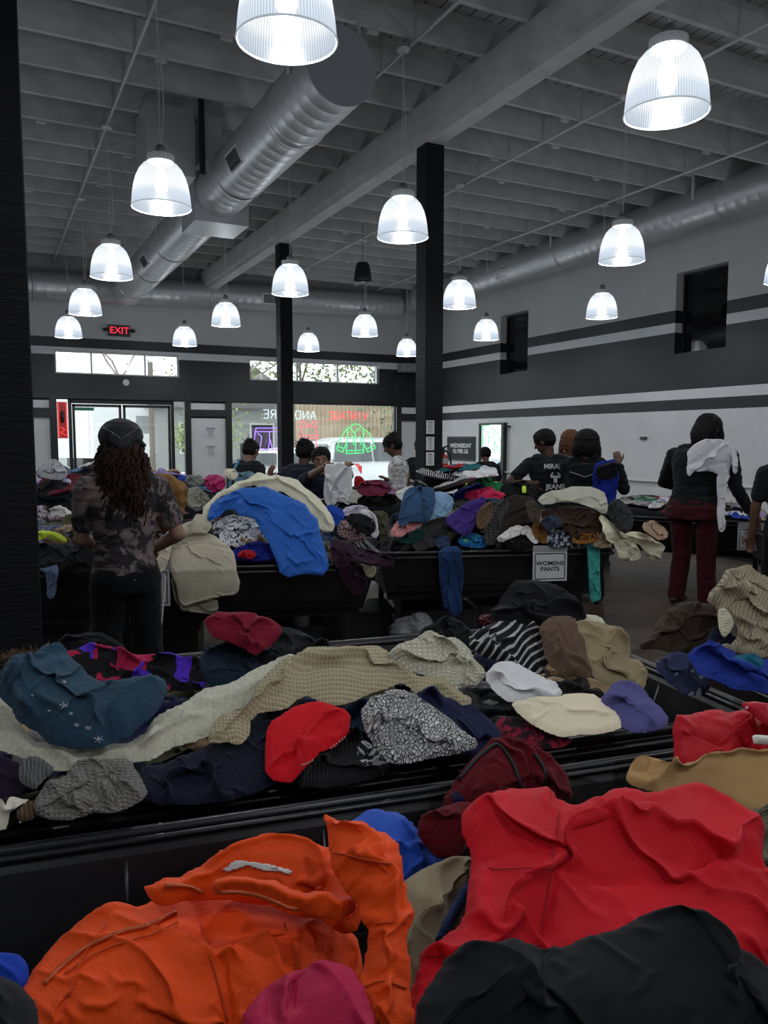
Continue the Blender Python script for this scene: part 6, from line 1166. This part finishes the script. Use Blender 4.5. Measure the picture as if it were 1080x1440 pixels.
def person(label, loc, face, ht=1.68, lean=0, hyaw=0, hpitch=0, skin='brown', top=None, topname='top', sleeve='short', trousers=None, hair='short', hm=HB, hands=(None, None), wide=1.0, elbow=(.3, .3), vox=.011, heads=1.0, spread=.5, grip=(False, False)):
    a = math.radians(face); f = np.array([math.sin(a), math.cos(a), 0]); up = np.array([0, 0, 1.]); s = np.array([f[1], -f[0], 0])   # s = person's right
    r = tag(empty('person', (loc[0], loc[1], 0)), label, 'person'); O = np.array([loc[0], loc[1], 0.])
    ln = math.radians(lean); tu = up*math.cos(ln)+f*math.sin(ln); tf = f*math.cos(ln)-up*math.sin(ln)
    hip = O+up*.50*ht; B = lambda h, fr=0, sd=0: hip+tu*(h-.50)*ht+tf*fr*ht+s*sd*ht*wide
    neck = B(.835); hc0 = neck+nrm(tu*.8+up*.2)*.055*ht
    hy, hp = math.radians(hyaw), math.radians(hpitch); hf = nrm(f*math.cos(hy)+s*math.sin(hy)); hs = np.cross(hf, up); hf2 = nrm(hf*math.cos(hp)-up*math.sin(hp)); hu = np.cross(hs, hf2)
    hc = hc0+hu*.045*ht+hf2*.012*ht; R_ = .051*ht*heads; M = np.stack([hs, hf2, hu], 1); hd = lambda x, y, z: hc+M @ np.array([x, y, z])*R_
    body = []
    body.append(('e', hd(0, -.08, .28), (R_*1.12, R_*1.3, R_*1.15), M)); body.append(('e', hd(0, .12, -.35), (R_*.9, R_*1.0, R_*1.15), M)); body.append(('e', hd(0, .55, -.98), (R_*.45, R_*.42, R_*.35), M))
    body.append(('c', hd(0, 1.08, .15), R_*.10, hd(0, 1.34, -.25), R_*.17)); body.append(('c', hd(-.25, 1.02, -.70), R_*.12, hd(.25, 1.02, -.70), R_*.12))
    for q in (-1, 1): body.append(('e', hd(q*1.08, -.05, -.1), (R_*.14, R_*.25, R_*.36), M)); body.append(('c', hd(q*.62, .85, -.15), R_*.22, hd(q*.55, .8, -.5), R_*.2)); body.append(('c', hd(q*.2, 1.02, .28), R_*.12, hd(q*.62, .9, .28), R_*.1))
    body.append(('c', neck-tu*.03*ht, .036*ht, hc0+hu*.01*ht, .032*ht))
    def torso(g, lo=.50, hi=.83):
        T = [(.48, .098, .066), (.52, .100, .068), (.57, .088, .060), (.62, .082, .056), (.68, .092, .062), (.74, .104, .066), (.79, .105, .060), (.815, .085, .050), (.835, .045, .038)]
        return ('l', [(B(h, -.004), s, tf, w_*ht*wide+g, d_*ht*wide+g) for h, w_, d_ in T if lo-.001 <= h <= hi+.001], 22)
    body.append(torso(0))
    arms = []
    for q, tg in ((1, hands[0]), (-1, hands[1])):
        sh = B(.795, 0, .112*q); U_, Fo = .168*ht, .150*ht
        if tg is None: tg = sh+s*q*.05*ht-up*.31*ht+f*.04*ht
        tg = np.array(tg, float); dv = tg-sh; L = min(np.linalg.norm(dv), (U_+Fo)*.995); dv = nrm(dv); wr = sh+dv*L
        ca = (U_*U_+L*L-Fo*Fo)/(2*U_*L); h_ = U_*math.sqrt(max(0, 1-ca*ca)); e_ = elbow[0 if q > 0 else 1]; side = nrm(-up*1.0+s*q*e_*1.5-f*.3); side = nrm(side-dv*np.dot(side, dv)); el = sh+dv*U_*ca+side*h_
        arms.append((q, sh, el, wr)); body.append(('c', sh, .031*ht, el, .024*ht)); body.append(('c', el, .025*ht, wr, .0165*ht)); hdv = nrm(wr-el)
        pn = nrm(np.cross(hdv, s if abs(np.dot(hdv, s)) < .8 else up)); sd = np.cross(hdv, pn); gr = grip[0 if q > 0 else 1]; pe = wr+hdv*.048*ht
        body.append(('c', wr, .015*ht, wr+hdv*.012*ht, .016*ht))
        for k in range(4):
            o_ = (k-1.5)*.0105*ht; root_ = wr+hdv*.052*ht+sd*o_; body.append(('c', wr+hdv*.008*ht+sd*o_*.7, .0085*ht, root_, .0068*ht)); Lf = (.040, .046, .043, .034)[k]*ht; cu = 1.15 if gr else .35
            p1 = root_+nrm(hdv*math.cos(cu*.5)+pn*math.sin(cu*.5))*Lf*.45; p2 = p1+nrm(hdv*math.cos(cu*1.3)+pn*math.sin(cu*1.3))*Lf*.32; p3 = p2+nrm(hdv*math.cos(cu*2)+pn*math.sin(cu*2))*Lf*.24
            body += [('c', root_, .0060*ht, p1, .0052*ht), ('c', p1, .0052*ht, p2, .0047*ht), ('c', p2, .0047*ht, p3, .0042*ht)]
        tb_ = wr+hdv*.016*ht+sd*(-q)*.017*ht; t1 = tb_+nrm(hdv*.8+sd*(-q)*.8+pn*.3)*.024*ht; body += [('c', tb_, .0085*ht, t1, .0062*ht), ('c', t1, .006*ht, t1+nrm(hdv+pn*.5)*.02*ht, .005*ht)]
    for q in (-1, 1):
        hj_ = B(.49, 0, .052*q); kn = O+s*q*(.055+.02*spread)*ht+up*.275*ht+f*.015*ht; an_ = O+s*q*(.06+.04*spread)*ht+up*.045*ht-f*.01*ht
        body += [('c', hj_, .046*ht, kn, .029*ht), ('c', kn, .029*ht, kn*.6+an_*.4-f*.006*ht, .029*ht), ('c', kn*.6+an_*.4-f*.006*ht, .028*ht, an_, .019*ht), ('c', an_-f*.015*ht-up*.02*ht, .02*ht, an_+f*.10*ht-up*.028*ht, .015*ht)]
    solid('body', body, vox*.72, SK[skin], r, 2)
    # clothes
    tp = [torso(.016, .48 if sleeve != 'crop' else .55)]; tp.append(('c', B(.815, 0, .07), .042*ht, B(.815, 0, -.07), .042*ht))
    for q, sh, el, wr in arms:
        tp.append(('c', sh-s*q*.015*ht-tu*.005*ht, .042*ht, sh+(el-sh)*.25, .038*ht))
        if sleeve == 'short': tp.append(('c', sh, .040*ht, sh+(el-sh)*.68, .037*ht))
        elif sleeve == 'long': tp += [('c', sh, .040*ht, el, .034*ht), ('c', el, .034*ht, el+(wr-el)*.88, .026*ht)]
    solid(topname, tp, vox, top, r, 3, .009, .085, seed=int(loc[0]*10))
    tr = [('l', [(B(.545, -.004), s, tf, .096*ht*wide+.013, .064*ht*wide+.013), (B(.50, -.004), s, tf, .108*ht*wide+.012, .074*ht*wide+.012), (hip-up*.04*ht, s, f, .108*ht*wide+.012, .074*ht*wide+.012)], 22)]
    for q in (-1, 1):
        hj_ = B(.49, 0, .054*q); kn = O+s*q*(.055+.02*spread)*ht+up*.275*ht+f*.015*ht; an_ = O+s*q*(.06+.04*spread)*ht+up*.05*ht; tr += [('c', hj_, .058*ht, kn, .048*ht), ('c', kn, .048*ht, an_, .044*ht)]
    solid('trousers', tr, vox, trousers, r, 3, .008, .12, seed=3)
    for q in (-1, 1):
        an_ = O+s*q*(.06+.04*spread)*ht; solid('shoe', [('c', an_+up*.035-f*.03*ht, .03, an_+up*.035+f*.09*ht, .028), ('c', an_+up*.06, .035, an_+up*.05+f*.04*ht, .03)], vox, fabric('shoe black', (.015, .015, .017, 1)), r, 2)
    # hair
    rs = random.Random(int(loc[0]*100+loc[1]*7)); cap = [('e', hd(0, -.16, .38), (R_*1.22, R_*1.34, R_*1.22), M), ('e', hd(0, -.42, -.1), (R_*1.12, R_*1.05, R_*1.0), M)]
    if hair == 'short': solid('hair', cap[:1]+[('e', hd(0, -.35, .1), (R_*1.1, R_*1.1, R_*1.0), M), ('e', hd(0, .1, .95), (R_*.95, R_*1.0, R_*.6), M)], vox*.7, hm, r, 1, .008, .02)
    elif hair == 'bun':
        solid('hair', cap+[('e', hd(0, -1.0, .9), (R_*.62, R_*.6, R_*.6), M), ('e', hd(.1, -.9, 1.25), (R_*.5, R_*.45, R_*.4), M)], vox*.7, hm, r, 2, .008, .03); fz = MB()
        for i in range(50): b_ = hd(rs.gauss(0, .4), -.9+rs.gauss(0, .3), 1.15+rs.gauss(0, .25)); e_ = b_+(M @ np.array([rs.gauss(0, .5), rs.gauss(-.2, .5), rs.uniform(0, .9)]))*R_*.6; fz.tube([b_, (b_+e_)/2+M @ np.array([rs.gauss(0, .1), 0, 0])*R_, e_], [.004, .003, .001], 4)
        fz.build('bun_strands', hm, r)
    elif hair in ('long', 'dreads', 'curly'):
        solid('hair', cap+([('e', hd(0, -.45, -.35), (R_*1.45, R_*1.25, R_*1.5), M), ('e', hd(0, -.3, .3), (R_*1.5, R_*1.45, R_*1.4), M)] if hair == 'curly' else ([('e', hd(0, -.55, -.5), (R_*1.15, R_*.95, R_*1.4), M)])), vox*.8, hm, r, 3, .010, .03); st_ = MB(); nS = {'long': 230, 'dreads': 70, 'curly': 170}[hair]
        for i in range(nS):
            an = rs.uniform(-2.3, 2.3); zz = rs.uniform(-.2, .9) if hair != 'long' else rs.uniform(-.75, .05); k_ = math.sqrt(max(.05, 1-min(1, zz*zz*.6))); b_ = hd(1.15*math.sin(an)*k_, -.12-1.15*math.cos(an)*k_, zz); L = {'long': rs.uniform(.18, .36), 'dreads': rs.uniform(.12, .2), 'curly': rs.uniform(.10, .17)}[hair]*ht/1.68; 
            out = nrm(b_-hc); pts = []; n_ = 12; w_ = {'long': .013, 'dreads': .003, 'curly': .012}[hair]; ph_ = rs.uniform(0, 6.28); fq = rs.uniform(14, 20)
            for k in range(n_): t = k/(n_-1); pts.append(b_+out*(.03*math.sin(min(1, t*1.5)*PI/2)+.012*(hair == 'long')*t)-up*L*t**1.15-(nrm(np.array([f[0], f[1], 0]))*.05*t*(hair == 'long'))+hs*w_*math.sin(ph_+fq*t)+hf*w_*math.cos(ph_+fq*t))
            r0 = {'long': .0065, 'dreads': .0075, 'curly': .008}[hair]; st_.tube(pts, [r0*(1-.35*k/n_) for k in range(n_)], 5)
        st_.build('hair_strands', hm, r, smooth=True)
    return r, hd, B, s, f, tu, R_, M, arms, hf
def CL(k, r, g, b, pat='plain', c2=None, c3=None, **kw): return fb('worn '+k, r, g, b, pat, c2, c3, **kw)
blackT = CL('black cotton', 20, 21, 24); darkT = CL('black trouser', 14, 15, 18)
def pos(px, depth): p = atD(px, 720, depth); return (p[0], p[1])
azi = lambda px: math.degrees(YAW+math.atan((px-540)/FPX))
# woman with the bandana
tie = CL('tie dye cotton', 44, 41, 44, 'blotch', (112, 98, 98), (140, 122, 120), scale=1.1)
pa = pos(174, 4.3); hR = atD(216, 772, 4.55); hL = atD(140, 768, 4.55)
ra, hd, B, s, f, tu, R_, M, arms, hf = person('person with long wavy brown hair under a black bandana, wearing a tie-dye tee', pa, azi(176)-6, 1.68, 2, 4, 12, 'light', tie, 'tie_dye_tee', 'short', darkT, 'long', HBR, (hR, hL), .98, (.3, .3), .010, 1.02)
bmat, bnt, bp = newmat('bandana_cloth'); v = coords(bnt); q = N(bnt, 'ShaderNodeTexVoronoi'); q.feature = 'DISTANCE_TO_EDGE'; q.inputs['Scale'].default_value = 70; bnt.links.new(v, q.inputs['Vector']); bnt.links.new(ramp(bnt, q.outputs[0], [(0, (.09, .09, .10)), (.035, (.008, .008, .011))]), bp.inputs['Base Color']); bp.inputs['Roughness'].default_value = .8
bandana = solid('bandana', [('e', hd(0, -.10, .55), (R_*1.36, R_*1.50, R_*1.15), M), ('l', [(hd(0, -1.0, .9), M[:, 0], M[:, 1], R_*1.15, R_*.55), (hd(0, -1.1, .2), M[:, 0], M[:, 1], R_*1.1, R_*.52), (hd(0, -1.25, -.3), M[:, 0], M[:, 1], R_*.6, R_*.38), (hd(0, -1.3, -.75), M[:, 0], M[:, 1], R_*.08, R_*.2)], 14), ('c', hd(1.1, -.55, .1), R_*.22, hd(1.38, -.7, -.1), R_*.12)], .007, bmat, ra, 3, .003, .04)
bd = MB()
for sgn in (-1, 1):
    for k in range(9): t = k/8; bd.lathe([(.001, -.004), (.0045, 0), (.001, .004)], hd(sgn*(1.0-1.0*t), -1.52-.1*t+.1*(1-t), .85-.75*t), 6)
bd.build('bandana_edging', plain('edging_white', (.4, .4, .42, 1), .7), bandana)
pp = MB(); sx_ = s; 
pp.tube([B(.50, -.01, .128), np.array([pa[0], pa[1], 0])+s*.175+np.array([0, 0, .5]), np.array([pa[0], pa[1], 0])+s*.185+np.array([0, 0, .12])], .006, 6); pp.build('white_piping', plain('piping_white', (.6, .6, .6, 1), .6), ra)
# brown plush hat she holds
hh = tag(empty('plush_hat', atD(232, 735, 4.15)), 'brown plush hat held up in front of the woman in the tie-dye tee', 'hat')
phm = fb('toffee plush', 128, 92, 52, 'fleece')
solid('hat_crown', [('e', atD(236, 702, 4.6), (.105, .10, .14), np.eye(3)), ('e', atD(226, 684, 4.6), (.09, .08, .07), np.eye(3)), ('e', atD(244, 696, 4.6), (.08, .08, .10), np.eye(3))], .010, phm, hh, 3, .022, .09, seed=5)
solid('hat_lining', [('e', atD(232, 730, 4.6), (.05, .05, .07), np.eye(3))], .010, fb('hat lining', 96, 70, 52), hh, 2, .008, .04)
# man in burgundy trousers
pi_ = pos(976, 7.55); hR = atD(1056, 722, 7.25)
ri, hd, B, s, f, tu, R_, M, arms, hf = person('person with dreadlocks in a black hoodie and burgundy trousers by the right wall', pi_, azi(976)+28, 1.84, 11, 10, 30, 'dark', CL('black hoodie', 17, 18, 20), 'black_hoodie', 'long', CL('burgundy velour', 62, 16, 26, 'fleece'), 'dreads', HB, (hR, atD(972, 690, 7.9)), 1.36, (.2, .8), .012, 1.08, .6)
ws = fb('white worn shirt', 188, 188, 192)
wsr = tag(empty('white_shirt', atD(1000, 640, 7.3)), 'white shirt slung over the shoulder of the person in burgundy trousers', 'shirt')
pb = (atD(1000, 650, 7.22), nrm(np.array([-.35, -.9, .30]))); sp_ = [pb]
garment('shirt_body', ws, [(965,640),(972,628),(990,618),(1008,616),(1022,620),(1034,630),(1038,640),(1030,650),(1022,668),(1014,668),(1000,664),(978,661),(973,668),(966,660)], sp_, th=.035, fs=.07, parent=wsr, seed=5, ex=.2)
garment('shirt_sleeve', ws, [(1008,664),(1026,655),(1020,690),(1019,720),(1020,742),(1016,750),(1010,748),(1009,730),(1010,695)], sp_, th=.02, fs=.05, parent=wsr, seed=6, ex=.15)
garment('shirt_sleeve', ws, [(966,652),(973,660),(972,670),(966,668)], sp_, th=.015, parent=wsr, seed=7)
garment('shirt_front', ws, [(1028,632),(1038,640),(1038,662),(1032,668),(1030,650)], [(atD(1034, 650, 7.18), sp_[0][1])], th=.02, parent=wsr, seed=8)
# group by the right wall: person with printed tee, person in black jacket with grey piping, copper haired person
pg = pos(773, 8.1); rg, hd, B, s, f, tu, R_, M, arms, hf = person('person in a black tee with white lettering on the back, head turned left', pg, azi(778)-22, 1.70, 5, -48, 22, 'dark', blackT, 'printed_tee', 'short', darkT, 'short', HB, (None, atD(752, 680, 8.0)), 1.12, (.3, .5), .012, .98)
bk = B(.745, -.095); xd = s; yd = tu
lw = plain('print_white', (.6, .6, .62, 1), .6)
text_obj('back_lettering', 'MIRANE', .068, B(.775, -.092)-f*.012, xd, yd, lw, rg, sx=1.0, bold=.002); text_obj('back_lettering', 'JEANS', .068, B(.655, -.088)-f*.012, xd, yd, lw, rg, sx=1.1, bold=.002)
MB().obox(B(.715, -.092)-f*.010, xd, f, yd, .05, .003, .012).obox(B(.70, -.092)-f*.010, xd, f, yd, .018, .003, .035).obox(B(.73, -.092, -.02)-f*.010, xd+yd, f, yd-xd, .02, .003, .006).obox(B(.73, -.092, .02)-f*.010, xd-yd, f, yd+xd, .02, .003, .006).build('back_emblem', lw, rg)
pc = pos(800, 8.7); person('person with short copper curls mostly hidden behind the person in the black jacket', pc, azi(800), 1.70, 2, 5, 5, 'tan', CL('tan cotton', 120, 110, 98), 'tan_tee', 'short', darkT, 'curly', HCU, (None, None), .85, (.3, .3), .014, .85)
ph_ = pos(822, 7.7); rh, hd, B, s, f, tu, R_, M, arms, hf = person('person with black curly hair and black piped jacket holding up a blue garment', ph_, azi(815)+4, 1.68, 3, 12, 12, 'brown', CL('black track', 15, 16, 19), 'track_jacket', 'long', darkT, 'curly', HB, (atD(870, 652, 7.55), atD(838, 668, 8.0)), 1.0, (.5, .5), .012, .95, .5, (True, True))
MB().tube([B(.765, -.078, -.085), B(.735, -.082, -.0), B(.765, -.078, .085)], .005, 6).build('grey_piping', plain('piping_grey', (.25, .25, .26, 1), .6), rh)
bg_ = tag(empty('blue_jacket', atD(855, 680, 7.35)), 'blue and black jacket held up by the person with black curly hair', 'jacket')
garment('jacket_panel', fb('deep blue nylon', 18, 40, 130, 'nylon'), [(834,655),(850,648),(867,644),(871,662),(869,690),(863,712),(848,712),(834,705)], [(atD(850, 675, 7.42), nrm(np.array([-.5, -.86, 0])))], th=.03, fs=.06, parent=bg_, seed=3)
garment('jacket_sleeve', fb('black nylon sleeve', 16, 17, 20), [(838,656),(856,650),(868,647),(873,656),(869,666),(862,672),(850,675),(838,670)], [(atD(850, 665, 7.30), nrm(np.array([-.5, -.86, 0])))], th=.03, fs=.05, parent=bg_, seed=4)
# people near the window
pe = pos(562, 9.0); re_, hd, B, s, f, tu, R_, M, arms, hf = person('person in a white long sleeve top with black pattern, looking down', pe, azi(562)-95, 1.66, 3, 8, 28, 'brown', CL('white printed', 186, 184, 182, 'blotch', (150, 150, 150), (30, 30, 34), scale=2), 'patterned_top', 'long', CL('grey trouser', 40, 40, 42), 'bun', HB, (atD(545, 675, 8.85), atD(548, 680, 8.95)), .95, (.1, .3), .012, .95)
MB().tube([B(.83, -.03, .03), B(.74, -.075, -.02), B(.64, -.06, -.085)], .014, 6).build('bag_strap', fabric('brown strap', (.09, .05, .03, 1)), re_)
pf = pos(592, 9.6); person('person in black mostly hidden behind the thick middle post', pf, azi(592)+10, 1.62, 6, 0, 15, 'dark', blackT, 'black_top', 'long', darkT, 'short', HB, (None, None), 1.1, (.3, .3), .015)
pcx = pos(424, 7.9); person('person in a navy hoodie with a messy bun beside the far post', pcx, azi(424)+14, 1.60, 12, 18, 10, 'dark', CL('navy hoodie', 26, 30, 44), 'navy_hoodie', 'long', darkT, 'bun', HB, (None, atD(380, 690, 8.2)), 1.05, (.3, .6), .012, .95)
pd_ = pos(452, 7.6); rdh, hd, B, s, f, tu, R_, M, arms, hf = person('person facing us in a navy tee holding up a white garment with both hands', pd_, azi(452)+180, 1.52, 6, 0, 10, 'tan', CL('navy tee', 22, 26, 42), 'navy_tee', 'short', CL('dark denim worn', 26, 34, 50, 'denim'), 'short', HB, (atD(460, 654, 7.1), atD(490, 655, 7.1)), 1.0, (1.3, 1.3), .011, .98, .5, (True, True))
MB().tube([B(.70, .078, .03), B(.69, .08, .0), B(.70, .08, -.03), B(.72, .078, -.05)], [.004, .009, .006, .002], 6).build('chest_mark', lw, rdh)
wg = garment('white_pants', fb('soft white cotton', 196, 196, 198), [(456,654),(472,652),(494,653),(495,668),(495,700),(488,712),(478,700),(470,712),(458,712),(455,690),(457,668)], [(atD(475, 680, 7.0), nrm(np.array([-.4, -.92, .05])))], th=.008, fs=.06, famp=.03, seed=9, label='white trousers held up by the person facing us', cat='trousers', ang=1.5)
pb_ = pos(342, 9.3); rb_, hd, B, s, f, tu, R_, M, arms, hf = person('person in a black tee with dark hair in a bun, blue strap, by the window', pb_, azi(342)+38, 1.60, 12, 0, 20, 'tan', blackT, 'black_tee', 'short', darkT, 'bun', HB, (atD(378, 668, 9.0), None), 1.0, (.2, .3), .012, .95)
MB().tube([B(.84, -.06, -.04), B(.74, -.085, -.07), B(.64, -.07, -.09)], .02, 6).build('blue_strap', fabric('blue strap', (.10, .28, .38, 1)), rb_)
pk = pos(686, 12.2); person('person with dark hair bending low in front of the wall mirror', pk, 20, 1.50, 18, 0, 20, 'brown', blackT, 'black_tee', 'short', darkT, 'short', HB, (None, None), 1.0, (.3, .3), .015)
pj = atD(1090, 720, 6.4); person('person in dark clothes cut off by the right edge of the photo', (pj[0]+.10, pj[1]-.05), azi(1080), 1.66, 0, 0, 0, 'brown', blackT, 'dark_tee', 'short', darkT, 'short', HB, (None, None), 1.0, (.3, .3), .014)
tag(garment('raspberry_shirt', fb('vermilion cotton', 140, 18, 26), [(498,672),(504,668),(512,674),(514,684),(504,688),(498,682)], [plane(505, 700, 1.02, 60, F4)], th=.03), 'vermilion red cloth right of the held white trousers', 'shirt')
# beneath the middle bins: black crates added to darken the floor, and a bag
for i, (u, v, lb) in enumerate(((.5, .5, 'left'), (1.3, .6, 'middle'), (2.2, .5, 'right'))):
    c = P5(u+.4, v+.1, .12); o = MB(); ax = nrm(P5(1, 0, 0)-P5(0, 0, 0)); ay = np.cross([0, 0, 1.], ax); o.obox(c, ax, ay, (0, 0, 1), .34, .24, .115).obox(c+np.array([0, 0, .12]), ax, ay, (0, 0, 1), .36, .26, .012)
    tag(o.build('dark_filler_crate', bin_plastic, centre=True), 'added black crate darkening the floor beneath the azure parka bin, %s one' % lb, 'crate')
for i, (u, v, lb) in enumerate(((.35, .5, 'middle'), (1.0, .6, 'right'), (-.3, .55, 'left'))):  # added crates cover the bright floor showing between the two bins
    c = P4(u+.2, v, .12); o = MB(); ax = nrm(P4(1, 0, 0)-P4(0, 0, 0)); ay = np.cross([0, 0, 1.], ax); o.obox(c, ax, ay, (0, 0, 1), .28, .24, .115).obox(c+np.array([0, 0, .12]), ax, ay, (0, 0, 1), .30, .26, .012)
    tag(o.build('dark_filler_crate', bin_plastic, centre=True), 'added black crate darkening the floor beneath the womens pants bin, %s one' % lb, 'crate')
cb = tag(empty('plastic_bag', atZ(560, 870, .05)), 'pale plastic bag crumpled on the floor beneath the corner of the bins', 'bag')
solid('bag_body', [('e', atZ(575, 892, .13), (.17, .13, .13), np.eye(3)), ('e', atZ(590, 885, .18), (.10, .10, .12), np.eye(3))], .014, plain('bag_plastic', (.16, .165, .18, 1), .3), cb, 2, .03, .07)
